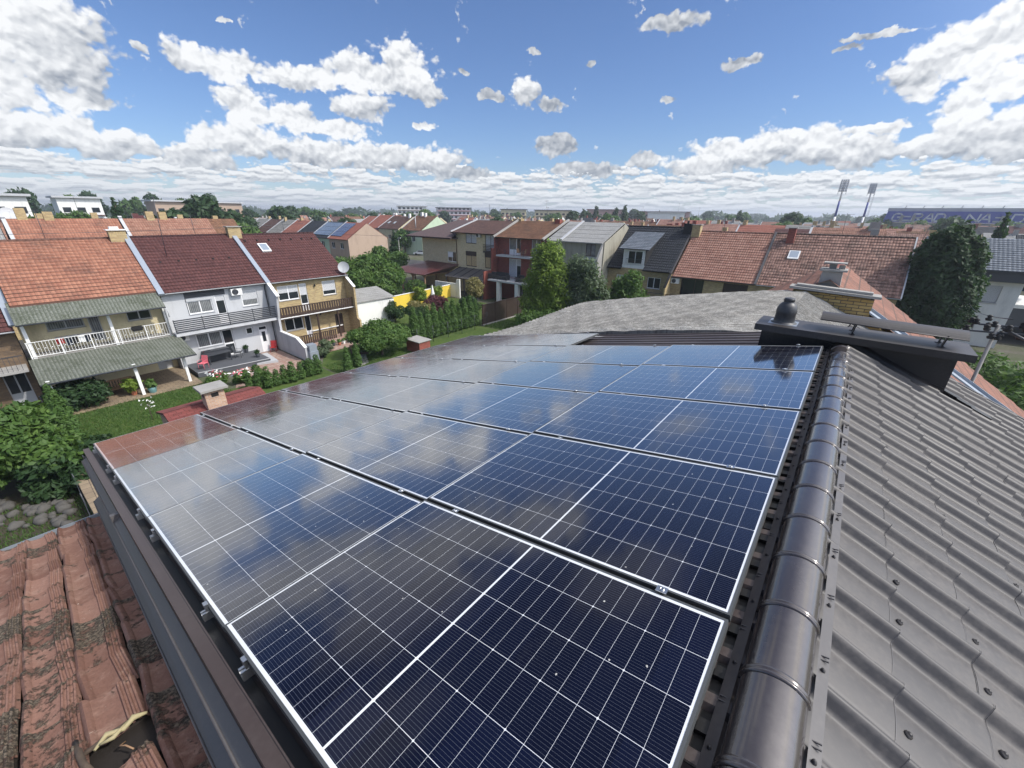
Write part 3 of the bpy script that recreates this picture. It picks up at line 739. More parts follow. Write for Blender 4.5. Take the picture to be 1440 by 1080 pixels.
for c in range(17):
    for r in range(NR):
        u0 = -.095 - (c + 1) * TP; v0 = .10 + r * TL
        if c == 1 and r == 6: continue          # the missing tile
        if c == 0 and r == 6: pass
        b = len(V); ju, jv, jz, jr = rt.gauss(0, .005), rt.gauss(0, .012), rt.gauss(0, .004), rt.gauss(0, .016)
        tn = rt.random(); mf = mossfield(u0, v0) + rt.uniform(-.25, .35) * .7
        if rt.random() < .07: mf += .5
        ts = (0, .25, .5, .75, 1.0)
        for q, t in enumerate(ts):
            for (x, z) in prof:
                vv = v0 + jv + t * (TL + .03) + (.012 * math.cos(x / TP * 6.28) if t == 1 else 0)
                V.append((u0 + ju + x + jr * (t - .5), vv, z + jz + .042 * t - .004))
        for (x, z) in prof:
            vv = v0 + jv + TL + .03 + .012 * math.cos(x / TP * 6.28)
            V.append((u0 + ju + x + jr * .5, vv - .002, z + jz + .042 - .034))
        np_ = len(prof)
        for q in range(len(ts)):
            for k in range(np_ - 1):
                F.append((b + q * np_ + k, b + q * np_ + k + 1, b + (q + 1) * np_ + k + 1, b + (q + 1) * np_ + k))
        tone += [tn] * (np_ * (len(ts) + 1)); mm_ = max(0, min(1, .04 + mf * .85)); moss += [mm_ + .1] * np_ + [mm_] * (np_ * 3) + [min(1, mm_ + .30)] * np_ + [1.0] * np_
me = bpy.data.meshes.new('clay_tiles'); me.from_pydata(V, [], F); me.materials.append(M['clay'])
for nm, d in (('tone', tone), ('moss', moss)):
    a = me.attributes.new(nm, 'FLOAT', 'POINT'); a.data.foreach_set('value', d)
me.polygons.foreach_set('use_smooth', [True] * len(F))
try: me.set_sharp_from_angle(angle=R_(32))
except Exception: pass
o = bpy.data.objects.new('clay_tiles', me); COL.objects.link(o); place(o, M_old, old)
mb = MB(); mb.box(-4.1, -.075, .0, 6.45, -.055, -.035)
for k in range(20): mb.box(-4.1, -.085, .12 + k * TL, .16 + k * TL, -.035, -.012)
place(mb.build('roof_boarding', M['oldboard']), M_old, old)
mb = MB()
mb.prism([(6.50, .01), (6.50, -.09), (6.54, -.125), (6.62, -.125), (6.66, -.09), (6.67, .03), (6.645, .03), (6.645, -.085), (6.54, -.11), (6.52, -.085), (6.52, .01)], -4.15, -.06, 'x')
place(mb.build('gutter', M['leadgrey']), M_old, old)
mb = MB(); mb.box(-4.0, -.2, .6, 6.1, -8.6, -.2)
place(mb.build('wall', M['brick_b']), M_old, old)
mb = MB(); mb.face([(-4.1, .12, .02), (-.1, .12, .02), (-.1, -5.2, -3.0), (-4.1, -5.2, -3.0)], [(0, 0), (4, 0), (4, 6), (0, 6)])
place(mb.build('roof', M['tile_br']), M_old, old)
mb = MB()
for k in range(11): mb.tube([(-4.1 + k * .37, .10, .01), (-3.72 + k * .37, .10, .02)], [.085, .10], 9)
place(mb.build('ridge_tiles', M['tile_br']), M_old, old)
# things lying in the gap of the missing tile
gu, gv = -.095 - 1.55 * TP, .10 + 6.4 * TL
mb = MB(); rq = random.Random(2)
mb.tube([(gu - .08, gv + .12, .045), (gu - .03, gv + .16, .055), (gu + .03, gv + .12, .052), (gu + .07, gv + .15, .058), (gu + .12, gv + .13, .05)], [.006, .014, .010, .016, .006], 10)
mb.tube([(gu - .06, gv + .125, .052), (gu - .01, gv + .10, .058), (gu + .05, gv + .145, .06)], [.005, .011, .006], 10)
t = place(mb.build('foam_lump', M['foam']), M_old, None); tag(t, 'yellow lump of hardened foam at the broken tile gap', 'foam')
mb = MB(); mb.tube([(gu - .14, gv + .30, .03), (gu - .13, gv + .18, .05), (gu - .12, gv + .08, .045), (gu - .10, gv + .02, .03)], [.012, .016, .014, .010], 7)
mb.tube([(gu - .15, gv + .15, .035), (gu - .02, gv + .16, .045), (gu + .1, gv + .17, .04)], [.010, .013, .009], 7)
t = place(mb.build('broken_batten', M['bark']), M_old, None); tag(t, 'grey broken batten end sticking out of the tile gap', 'batten')
mb = MB(); mb.tube([(gu + .04, gv - .02, .02), (gu + .02, gv + .02, .035), (gu + .0, gv + .05, .03), (gu + .02, gv + .07, .02)], .004, 5)
t = place(mb.build('dry_twig', M['lightwood']), M_old, None); tag(t, 'thin pale twig curled in the hole of the old roof', 'twig')
# ------------------------------------------------------------------ next houses of our terrace
nb = thing('asbestos_house', 'house behind the array, lichen-covered grey asbestos roof', 'house', (0, 0, 0))
RX, RZ = -.75, 9.85; ya, yb = 7.53, 12.9
S = math.tan(R_(11.7)); S2 = math.tan(R_(30.5))
def asb(xa, xb, sl, nx):
    mb = MB()
    def f(s, t):
        y = ya + (yb - ya) * s; d = abs(xa - xb) * t; x = xa + (xb - xa) * t
        ph = y / .177 * 2 * math.pi; sag = .05 * math.sin(y * .9 + d * .5)
        k = int(d / 1.05); lift = .012 * ((d % 1.05) / 1.05)
        rough = .010 * math.sin(y * 37.1 + d * 11) * math.sin(d * 23.7 + y * 5)
        return (x, y, RZ - d * sl - .10 * (math.exp(-d * 2.0)) + .032 * math.cos(ph) + lift + sag + rough)
    mb.grid(lambda s, t: (lambda p: (p[0], ya - .012, p[2] - .16 * s))(f(0, t)), 1, nx, uv=lambda s, t: (.09, abs(xa - xb) * t))
    mb.grid(f, 300, nx, uv=lambda s, t: ((yb - ya) * s, abs(xa - xb) * t))
    return mb
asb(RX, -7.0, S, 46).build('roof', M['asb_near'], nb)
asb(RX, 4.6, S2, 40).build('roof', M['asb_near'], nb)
mb = MB(); mb.prism([(-7.0, 0), (4.2, 0), (4.2, RZ - .15 - 4.95 * S2), (RX, RZ - .2), (-7.0, RZ - .15 - 6.25 * S)], ya + .05, yb - .05, 'y'); mb.build('wall', M['cream'], nb)
nc = thing('brick_gable_house', 'house behind the asbestos roof with yellow brick firewall and orange tile hip', 'house', (0, 0, 0))
mb = MB(); mb.prism([(-1.05, 8.2), (-1.05, 9.74), (.62, 9.68), (.62, 8.5)], 13.0, 13.28, 'y'); mb.build('firewall', M['brick_big'], nc)
mb = MB(); mb.obox((-.2, 13.12, 9.78), (.93, 0, -.035), (0, .24, 0), (0, 0, .03)); mb.obox((-.22, 13.1, 9.845), (.78, 0, -.03), (0, .12, 0), (0, 0, .025)); mb.build('coping', M['concrete'], nc)
mb = MB(); mb.prism([(-.62, 9.2), (-.56, 10.22), (-.14, 10.20), (-.06, 9.2)], 13.42, 13.86, 'y')
ch = mb.build('chimney', M['concrete'], nc)
mb = MB(); mb.box(-.62, -.05, 13.36, 13.92, 10.222, 10.27); mb.box(-.45, -.30, 13.6, 13.75, 10.272, 10.40); mb.box(-.25, -.12, 13.6, 13.75, 10.272, 10.36); mb.box(-.58, -.1, 13.45, 13.8, 10.402, 10.43); mb.build('chimney_cap', M['concrete'], ch)
mb = MB()                                   # orange tiled hip behind the wall, ridge and both slopes
RY = 10.02
for (xa, xb, sl) in ((-.35, -4.6, .62), (-.35, 6.0, .72)):
    n_ = 14
    for k in range(n_):
        d0 = abs(xb - xa) * k / n_; d1 = abs(xb - xa) * (k + 1) / n_
        sg = -1 if xb < xa else 1
        p = [(xa + sg * d0, 13.3, RY - d0 * sl), (xa + sg * d0, 19.2, RY - d0 * sl), (xa + sg * d1, 19.2, RY - d1 * sl + .03), (xa + sg * d1, 13.3, RY - d1 * sl + .03)]
        mb.face(p, [(0, d0), (6.1, d0), (6.1, d1), (0, d1)])
mb.build('roof', M['tile_nc'], nc)
mb = MB()
for k in range(16): mb.tube([(-.35, 13.9 + k * .33, RY - .02), (-.35, 13.9 + k * .33 + .35, RY + .0)], [.07, .09], 10)
mb.build('ridge_tiles', M['tile_rd'], nc)
mb = MB()                                    # blue-grey verge flashing with white edge, down both slopes
sl = .60
mb.obox((2.9, 12.98, 7.93), (2.3, 0, -2.3 * .64), (0, .17, 0), (0, 0, .02))
mb.obox((2.9, 13.17, 7.97), (2.3, 0, -2.3 * .64), (0, .02, 0), (0, 0, .05))
mb.build('verge_flashing', M['bluegrey'], nc)
mb = MB(); mb.prism([(-4.4, 0), (5.6, 0), (5.6, RY - 5.95 * .72 - .1), (-.35, RY - .15), (-4.4, RY - 4.05 * .62 - .1)], 13.32, 19.2, 'y'); mb.build('wall', M['brick_y'], nc)
# ------------------------------------------------------------------ building kit (local frame: x along the facade, -y outwards, z up)
def wall_shell(w, d, h, ry, rz, holes=(), rev=.14, back_h=None, x0=0.0):
    """front wall with window openings, gabled side walls and back"""
    mb = MB(); xs = sorted({x0, x0 + w} | {a for q in holes for a in (q[0], q[0] + q[2])}); zs = sorted({0.0, h} | {a for q in holes for a in (q[1], q[1] + q[3])})
    for a, b in zip(xs[:-1], xs[1:]):
        for c, e in zip(zs[:-1], zs[1:]):
            mx, mz = (a + b) / 2, (c + e) / 2
            if any(q[0] < mx < q[0] + q[2] and q[1] < mz < q[1] + q[3] for q in holes): continue
            mb.face([(a, 0, c), (b, 0, c), (b, 0, e), (a, 0, e)])
    for (x, z, ww, hh) in holes:
        p = [(x, z), (x + ww, z), (x + ww, z + hh), (x, z + hh)]
        for i in range(4):
            (a, c), (b, e) = p[i], p[(i + 1) % 4]
            mb.face([(a, 0, c), (a, rev, c), (b, rev, e), (b, 0, e)])
    hb = h if back_h is None else back_h
    for x in (x0, x0 + w):
        mb.face([(x, 0, 0), (x, d, 0), (x, d, hb), (x, ry, rz - .06), (x, 0, h)])
    mb.face([(x0, d, 0), (x0 + w, d, 0), (x0 + w, d, hb), (x0, d, hb)])
    return mb
def slope(x0, x1, ya, za, yb, zb, course=.35, thick=.12, step=.034, cap=True, v0=0.0):
    """tiled roof slope from eave (ya,za) to ridge (yb,zb), laid in stepped courses"""
    mb = MB(); L = math.hypot(yb - ya, zb - za); n = max(1, round(L / course)); dy, dz = (yb - ya) / L, (zb - za) / L
    nx_, nz_ = -dz, dy
    if nz_ < 0: nx_, nz_ = -nx_, -nz_
    for k in range(n):
        a, b = L * k / n, L * (k + 1) / n
        la = (ya + dy * a + nx_ * step, za + dz * a + nz_ * step); lb = (ya + dy * b, za + dz * b)
        f = [(x0, *la), (x1, *la), (x1, *lb), (x0, *lb)]; uv = [(x0, v0 + a), (x1, v0 + a), (x1, v0 + b), (x0, v0 + b)]
        mb.face(f if yb > ya else f[::-1], uv if yb > ya else uv[::-1])
        l0 = (ya + dy * a, za + dz * a)
        mb.face([(x0, *l0), (x1, *l0), (x1, *la), (x0, *la)], [(x0, v0 + a)] * 4)
    q = [(ya, za), (yb, zb), (yb, zb - thick), (ya, za - thick)]
    for x in (x0, x1): mb.face([(x, *p) for p in q], [(0, 0)] * 4)
    mb.face([(x0, ya, za), (x1, ya, za), (x1, ya, za - thick), (x0, ya, za - thick)], [(0, 0)] * 4)
    mb.face([(x0, ya, za - thick), (x1, ya, za - thick), (x1, yb, zb - thick), (x0, yb, zb - thick)], [(0, 0)] * 4)
    return mb
def merge(*ms):
    r = MB()
    for m in ms:
        b = len(r.v); r.v += m.v; r.f += [tuple(b + i for i in f) for f in m.f]; r.uv += m.uv; r.sm += m.sm
    return r
def ridge_row(x0, x1, y, z, r=.11, seg=.38):
    mb = MB(); x = x0
    while x < x1 - .01:
        e = min(x + seg + .03, x1); mb.tube([(x, y, z - .05), (e, y, z - .035)], [r * .9, r], 8); x += seg
    return mb
def gutter(x0, x1, y, z, r=.07):
    mb = MB(); n = 6; pts = [(y - r * math.cos(math.pi * k / n), z - r * math.sin(math.pi * k / n)) for k in range(n + 1)]
    pin = [(y - (r - .01) * math.cos(math.pi * k / n), z - (r - .01) * math.sin(math.pi * k / n)) for k in range(n + 1)][::-1]
    mb.prism(pts + pin, x0, x1, 'x'); return mb
def window(par, x, z, w, h, cols=2, frame='pvc', glass='glass', shut=0.0, y=0.0, rec=.10, sill=True, name='window', shmat='shutter', split=None, bottom=0.0, ft=.06):
    """frame with mullions; panes, rolled shutter and sill are its children"""
    y = y + rec; f = MB()
    f.box(x, x + ft, y - .04, y + .03, z, z + h); f.box(x + w - ft, x + w, y - .04, y + .03, z, z + h)
    f.box(x + ft, x + w - ft, y - .04, y + .03, z, z + ft + bottom); f.box(x + ft, x + w - ft, y - .04, y + .03, z + h - ft, z + h)
    xs = split or [x + w * k / cols for k in range(1, cols)]
    for q in xs: f.box(q - ft * .6, q + ft * .6, y - .038, y + .028, z + ft + bottom, z + h - ft)
    fo = f.build(name, M[frame], par)
    ed = [x + ft] + list(xs) + [x + w - ft]
    for a, b in zip(ed[:-1], ed[1:]):
        MB().box(a, b, y - .012, y + .012, z + ft + bottom - .005, z + h - ft + .005).build('pane', M[glass], fo)
    if shut > 0:
        s = MB(); hh = (h - 2 * ft) * shut; n = max(3, int(hh / .055)); zt = z + h - ft
        for k in range(n): s.box(x + ft + .004, x + w - ft - .004, y - .030, y - .016 + .0, zt - hh * (k + 1) / n + .006, zt - hh * k / n)
        s.build('shutter', M[shmat], fo)
    if sill: MB().box(x - .04, x + w + .04, y - rec - .06, y - .04, z - .045, z - .003).build('sill', M['lightgrey' if frame == 'pvc' else 'concrete'], fo)
    return fo
def door(par, x, z, w, h, mat='pvc', glass='glass', y=0.0, rec=.10, transom=0.0, pane=(.25, .45, .75, .9), name='door'):
    y = y + rec; f = MB(); hd = h - transom
    f.box(x, x + .06, y - .04, y + .03, z, z + h); f.box(x + w - .06, x + w, y - .04, y + .03, z, z + h); f.box(x + .06, x + w - .06, y - .04, y + .03, z + h - .06, z + h)
    a, b, c, e = x + .06 + (w - .12) * pane[0], x + .06 + (w - .12) * pane[2], z + hd * pane[1], z + hd * pane[3]
    f.box(x + .06, x + w - .06, y - .025, y + .02, z, c); f.box(x + .06, a, y - .025, y + .02, c, e); f.box(b, x + w - .06, y - .025, y + .02, c, e)
    f.box(x + .06, x + w - .06, y - .025, y + .02, e, z + hd)
    fo = f.build(name, M[mat], par)
    MB().box(a, b, y - .01, y + .01, c, e).build('pane', M[glass], fo)
    if transom: MB().box(x + .06, x + w - .06, y - .01, y + .01, z + hd + .03, z + h - .06).build('pane', M[glass], fo)
    MB().tube([(x + w - .14, y - .07, z + hd * .47), (x + w - .24, y - .07, z + hd * .47)], .012, 6).build('handle', M['alu'], fo)
    return fo
def ac_unit(par, x, z, y=0.0, w=.8, h=.55, name='air_conditioner'):
    mb = MB(); mb.box(x, x + w, y - .34, y - .04, z, z + h); mb.box(x + .1, x + .14, y - .30, y, z - .03, z); mb.box(x + w - .14, x + w - .1, y - .30, y, z - .03, z)
    o = mb.build(name, M['whitepaint'], par)
    g_ = MB(); cx, cz = x + w * .36, z + h * .5
    for r in (.08, .13, .18, .22): 
        pts = [(cx + r * math.cos(t * math.pi / 10), y - .348, cz + r * math.sin(t * math.pi / 10)) for t in range(21)]; g_.tube(pts, .008, 4, cap=False)
    g_.face([(cx + .23 * math.cos(t * math.pi / 10), y - .343, cz + .23 * math.sin(t * math.pi / 10)) for t in range(20)])
    g_.build('fan_grille', M['greypaint'], o); return o
def dish(name, label, p, r=.45, aim=(1, -.4, .5), mat='lightgrey', pole=1.0, par=None):
    t = thing(name, label, 'satellite dish', p) if par is None else None
    a = Vector(aim).normalized(); u = a.cross(Vector((0, 0, 1))).normalized(); v = u.cross(a)
    mb = MB(); c = Vector((0, 0, pole)) + a * .15; n = 18; rings = [0, .35, .7, 1]
    for i in range(len(rings) - 1):
        for k in range(n):
            t0, t1 = 2 * math.pi * k / n, 2 * math.pi * (k + 1) / n; q = []
            for rr, tt in ((rings[i], t0), (rings[i], t1), (rings[i + 1], t1), (rings[i + 1], t0)):
                q.append(c + (u * math.cos(tt) + v * math.sin(tt)) * r * rr + a * (.22 * r * rr * rr))
            mb.face(q if i else [q[0], q[2], q[3]], smooth=True)
    par = par or t
    d = mb.build('reflector', M[mat], par)
    MB().tube([c - v * r * .9, c + a * r * .95, c + a * r * 1.02], .012, 5).build('feed_arm', M['alu'], par)
    MB().tube([(0, 0, -.3), (0, 0, pole)], .03, 8).build('mast', M['lightgrey'], par)
    return t
# ------------------------------------------------------------------ foliage
def crown_data(name, mat, lobes, n, leaf, seed=0, squash=1.0, shell=.45, elong=1.9, up=.35):
    """leaf faces spread through overlapping lobes: (cx,cy,cz,rx,ry,rz)"""
    r = np.random.default_rng(seed); vol = np.array([l[3] * l[4] * l[5] for l in lobes]) ** .72; idx = r.choice(len(lobes), n, p=vol / vol.sum())
    L = np.array(lobes)[idx]; d = r.normal(size=(n, 3)); d /= np.linalg.norm(d, axis=1)[:, None]
    rad = shell + (1 - shell) * r.random(n) ** .6; rad *= 1 + .16 * np.sin(d[:, 0] * 7 + idx) * np.cos(d[:, 2] * 6 + d[:, 1] * 5 + idx * 1.7)
    c = L[:, :3] + d * rad[:, None] * L[:, 3:]
    nrm = d * .8 + r.normal(size=(n, 3)) * .55; nrm[:, 2] += up; nrm /= np.linalg.norm(nrm, axis=1)[:, None]
    t = np.cross(nrm, r.normal(size=(n, 3))); t /= np.linalg.norm(t, axis=1)[:, None]; b = np.cross(nrm, t)
    s = leaf * (.6 + .8 * r.random(n))[:, None]
    q = np.stack([c + t * s * .5 * elong, c + b * s * .42 - nrm * s * .12, c - t * s * .5 * elong, c - b * s * .42 - nrm * s * .12], 1).reshape(-1, 3)
    me = bpy.data.meshes.new(name); me.vertices.add(4 * n); me.vertices.foreach_set('co', q.astype(np.float32).ravel())
    me.loops.add(4 * n); me.loops.foreach_set('vertex_index', np.arange(4 * n, dtype=np.int32))
    me.polygons.add(n); me.polygons.foreach_set('loop_start', np.arange(0, 4 * n, 4, dtype=np.int32))
    try: me.polygons.foreach_set('loop_total', np.full(n, 4, np.int32))
    except Exception: pass
    me.materials.append(mat); me.update(calc_edges=True); me.validate(); return me
def lobes_round(h0, R, H, k, seed, spread=.75, lr=.45):
    q = random.Random(seed); out = []
    for i in range(k):
        a = q.uniform(0, 6.283); z = q.uniform(-.75, .95); rr = math.sqrt(max(0, 1 - z * z)) * spread * q.uniform(.5, 1)
        s = q.uniform(.75, 1.2) * lr
        out.append((R * rr * math.cos(a), R * rr * math.sin(a), h0 + H * (z * .72), R * s, R * s, H * s * .9))
    out.append((0, 0, h0, R * .55, R * .55, H * .6)); return out
def trunk_data(name, h, r, limbs, seed, spread=.5, mat='bark', lean=0):
    q = random.Random(seed); mb = MB()
    mb.tube([(0, 0, -.1), (.04 * h * .2, 0, h * .35), (lean * .5, .02 * h, h * .7), (lean, 0, h)], [r * 1.3, r, r * .8, r * .45], 7)
    for i in range(limbs):
        a = 6.283 * i / limbs + q.uniform(-.4, .4); z0 = h * q.uniform(.4, .85); ln = spread * q.uniform(.7, 1.2)
        mb.tube([(lean * .5, 0, z0), (ln * .45 * math.cos(a), ln * .45 * math.sin(a), z0 + ln * .35), (ln * math.cos(a), ln * math.sin(a), z0 + ln * .8)], [r * .5, r * .35, r * .12], 5)
    return mb.data(name, M[mat])
def plant(name, label, cat, loc, crown, trunk=None, s=1.0, rz=0.0, group=None, sz=None):
    t = thing(name, label, cat, loc, rz, group); t.scale = (s, s, sz or s)
    for nm, d in (('crown', crown), ('trunk', trunk)):
        if d is not None:
            o = bpy.data.objects.new(nm, d); COL.objects.link(o); o.parent = t
    return t
# ------------------------------------------------------------------ terrace on the left (facades face +X, at x = -38.15)
HALF = math.pi / 2; XA = -38.15
def downpipe(par, x, z0, z1, y=-.06, mat='lightgrey', yt=None):
    MB().tube([(x, (yt if yt is not None else y - .2), z1), (x, y, z1 - .3), (x, y, z0)], .045, 8).build('downpipe', M[mat], par)
# ---- white and grey house
A1 = thing('terraced_house', 'light grey terraced house, maroon tiled roof, balcony with dark slatted rail', 'house', (XA, 7.15, 0), HALF)
W1 = 7.15
holes = [(1.38, 4.08, 1.62, .95), (3.22, 3.0, .66, 2.25), (5.08, 4.12, 1.2, 1.25), (1.33, 1.42, 1.7, 1.08), (3.08, .42, .74, 2.07), (4.83, 1.77, .52, .55), (5.78, .02, .68, 2.24)]
wall_shell(W1, 10, 5.9, 5, 9.38, holes).build('wall', M['greyplaster'], A1)
merge(slope(.12, W1 - .1, -.35, 5.86, 5, 9.45), slope(.12, W1 - .1, 10.35, 5.86, 5, 9.45)).build('roof', M['tile_m'], A1)
ridge_row(.1, W1 - .1, 5, 9.47).build('ridge_tiles', M['tile_m'], A1)
gutter(.05, W1, -.42, 5.84).build('gutter', M['lightgrey'], A1)
MB().box(1.33, 4.0, -.012, .0, 5.28, 5.78).box(1.33, 1.38, -.012, 0, 4.05, 5.28).build('dark_band', M['darkplaster'], A1)
MB().box(1.28, 3.88, -.012, .0, 2.52, 2.86).build('dark_band', M['darkplaster'], A1)
window(A1, 1.38, 4.08, 1.62, .95, 2, glass='curtain'); window(A1, 3.22, 3.0, .66, 2.25, 1, glass='glass', shut=.18, bottom=.75, sill=False, name='balcony_door')
window(A1, 5.08, 4.12, 1.2, 1.25, 1, shut=.62, glass='curtain'); window(A1, 1.33, 1.42, 1.7, 1.08, 2, glass='curtain')
window(A1, 3.08, .42, .74, 2.07, 1, glass='glass', bottom=.0, sill=False, name='terrace_door', split=None)
MB().box(3.14, 3.76, .05, .09, 1.28, 1.40).build('door_rail', M['pvc'], A1)
window(A1, 4.83, 1.77, .52, .55, 1, glass='glass', sill=False); door(A1, 5.78, .02, .68, 2.24, transom=.3)
ac_unit(A1, 4.35, 5.14, 0, .78, .5)
MB().box(-.0, W1 + .02, -1.05, -.002, 2.80, 3.0).build('balcony_slab', M['greyplaster'], A1)
rb = MB()
for k in range(7): rb.box(.03, 7.12, -1.045, -1.015, 3.06 + k * .142, 3.06 + k * .142 + .085)
for x in (.05, 1.8, 3.55, 5.3, 7.06): rb.box(x, x + .05, -1.01, -.97, 3.0, 4.05)
for k in range(7): rb.box(7.09, 7.12, -1.01, -.02, 3.06 + k * .142, 3.06 + k * .142 + .085)
rb.build('balcony_railing', M['greypaint'], A1)
for x in (6.95,): downpipe(A1, x, 0, 5.75, mat='greypaint')
ch = MB().box(6.75, 7.75, 4.55, 5.15, 8.6, 10.05); c1 = ch.build('chimney', M['brick_y'], A1)
MB().box(6.65, 7.85, 4.45, 5.25, 10.053, 10.12).build('chimney_cap', M['concrete'], c1)
ch = MB().box(-.95, .02, 4.55, 5.15, 8.6, 9.95); c1 = ch.build('chimney', M['brick_y'], A1)
MB().box(-1.05, .12, 4.45, 5.25, 9.953, 10.01).box(-.8, -.3, 4.65, 5.05, 10.013, 10.2).build('chimney_cap', M['whitepaint'], c1)
def party(par, x, ya=-.5, name='party_wall_flashing', mat='bluegrey', w=.17, za=5.74, zb=9.52, yb=5.05):
    m = MB(); L = Vector((0, yb - ya, zb - za)); m.obox((x, (ya + yb) / 2, (za + zb) / 2 + .09), (w, 0, 0), L / 2, Vector((0, -L.z, L.y)).normalized() * .07)
    L2 = Vector((0, 5.2, -(zb - za))); m.obox((x, yb + 2.6, (za + zb) / 2 + .09), (w, 0, 0), L2 / 2, Vector((0, -L2.z, L2.y)).normalized() * .07)
    return m.build(name, M[mat], par)
party(A1, 0.0); party(A1, W1)
MB().prism([(-.0, 0), (-.05, 5.75), (-.5, 5.72), (-1.72, 4.88), (-1.2, 2.9), (-1.12, 1.75), (-3.95, 1.70), (-5.2, 1.12), (-5.2, 0)][::-1], 7.06, 7.24, 'x').build('wing_wall', M['greyplaster'], A1)
MB().obox((7.15, -1.15, 5.37), (.13, 0, 0), (0, -.72, -.49), (0, -.02, .03)).obox((7.15, -4.55, 1.46), (.13, 0, 0), (0, -.66, -.31), (0, -.015, .03)).obox((7.15, -2.5, 1.76), (.13, 0, 0), (0, -1.45, -.02), (0, 0, .03)).build('wall_coping', M['whitepaint'], A1)
for k in range(5):
    MB().box(1.0 + k * 1.15, 1.12 + k * 1.15, 2.35, 2.6, 7.68, 7.80).build('roof_vent_tile', M['black'], A1)
MB().tube([(1.66, 2.9, 8.1), (1.9, 2.9, 12.3)], .022, 6).build('antenna_mast', M['greypaint'], A1)
# ---- brick house at the end
A2 = thing('terraced_house', 'yellow-brown brick end house, maroon roof with skylight, dark wooden balcony', 'house', (XA, 14.3, 0), HALF)
W2 = 7.15
holes = [(.78, 4.12, 1.78, 1.25), (2.64, 2.95, .68, 2.45), (4.8, 4.08, 1.3, 1.3), (.85, 1.38, 1.62, 1.1), (2.62, .4, .56, 2.08), (5.55, .1, .82, 2.05)]
wall_shell(W2, 10, 5.85, 5, 9.32, holes).build('wall', M['brick_y'], A2)
merge(slope(.1, W2 + .12, -.35, 5.8, 5, 9.40), slope(.1, W2 + .12, 10.35, 5.8, 5, 9.4)).build('roof', M['tile_m'], A2)
ridge_row(.1, W2 + .1, 5, 9.42).build('ridge_tiles', M['tile_m'], A2)
gutter(.05, W2 + .15, -.42, 5.78).build('gutter', M['lightgrey'], A2)
window(A2, .78, 4.12, 1.78, 1.25, 2, shut=.5, glass='glass'); window(A2, 2.64, 2.95, .68, 2.45, 1, shut=.42, bottom=.6, sill=False, name='balcony_door')
window(A2, 4.8, 4.08, 1.3, 1.3, 1, shut=.72); window(A2, .85, 1.38, 1.62, 1.1, 2, glass='glass'); window(A2, 2.62, .4, .56, 2.08, 1, bottom=.6, sill=False, name='terrace_door')
door(A2, 5.55, .1, .82, 2.05, mat='wood')
MB().box(.1, W2 + .02, -1.15, -.002, 2.72, 2.88).build('balcony_slab', M['wood'], A2)
rb = MB()
x = .14
while x < 7.05:
    rb.box(x, x + .17, -1.13, -1.10, 2.90, 3.68); x += .235
rb.box(.12, 7.1, -1.16, -1.08, 3.68, 3.75); rb.box(.12, 7.1, -1.10, -1.06, 3.0, 3.06)
rb.build('balcony_railing', M['wood'], A2)
MB().box(.12, 7.1, -1.20, -1.15, 2.80, 2.87).build('balcony_edge', M['whitepaint'], A2)
for x in (3.3, 5.3): MB().box(x, x + .12, -1.1, -.98, 0, 2.75).build('balcony_post', M['wood'], A2)
rb = MB()
for k in range(18): rb.box(1.3 + k * .2, 1.44 + k * .2, -1.2, -1.17, .15, .98)
rb.box(1.3, 4.9, -1.22, -1.15, .98, 1.04); rb.build('porch_railing', M['wood'], A2)
MB().box(.2, 7.1, -2.4, -.002, 0, .16).build('porch_floor', M['paver_r'], A2)
MB().prism([(0, 0), (0, 5.65), (-.5, 5.5), (-1.55, 4.78), (-1.5, 1.75), (-1.9, 1.6), (-1.9, 0)][::-1], 7.02, 7.2, 'x').build('wing_wall', M['brick_y'], A2)
MB().obox((7.11, -1.0, 5.18), (.13, 0, 0), (0, -.6, -.40), (0, -.02, .03)).build('wall_coping', M['whitepaint'], A2)
MB().obox((1.75, 3.3, 8.32), (.38, 0, 0), (0, .45, .30), (0, -.05, .07)).build('skylight', M['whitepaint'], A2)
MB().obox((1.75, 3.29, 8.375), (.30, 0, 0), (0, .36, .24), (0, -.03, .04)).build('skylight_pane', M['skyglass'], A2)
for k in range(7): MB().box(.55 + k * 1.0, .67 + k * 1.0, 4.1, 4.3, 8.86, 8.98).build('roof_vent_tile', M['black'], A2)
MB().box(3.1, 6.2, -.13, -.002, .95, 1.02).build('shelf', M['whitepaint'], A2)
for (x, z) in ((4.1, 2.35), (7.3, 1.9)): MB().lathe((x, -.16, z), [(.03, 0), (.09, .05), (.09, .22), (.03, .28)], 8).build('wall_lamp', M['black'], A2)
MB().lathe((4.05, -.12, 5.0), [(.03, 0), (.08, .05), (.08, .18), (.03, .24)], 8).build('wall_lamp', M['black'], A2)
dish('satellite_dish', 'large grey satellite dish on the eave corner of the end house', (XA + .35, 21.35, 5.9), .52, (.7, -.6, .3), 'lightgrey', .55)
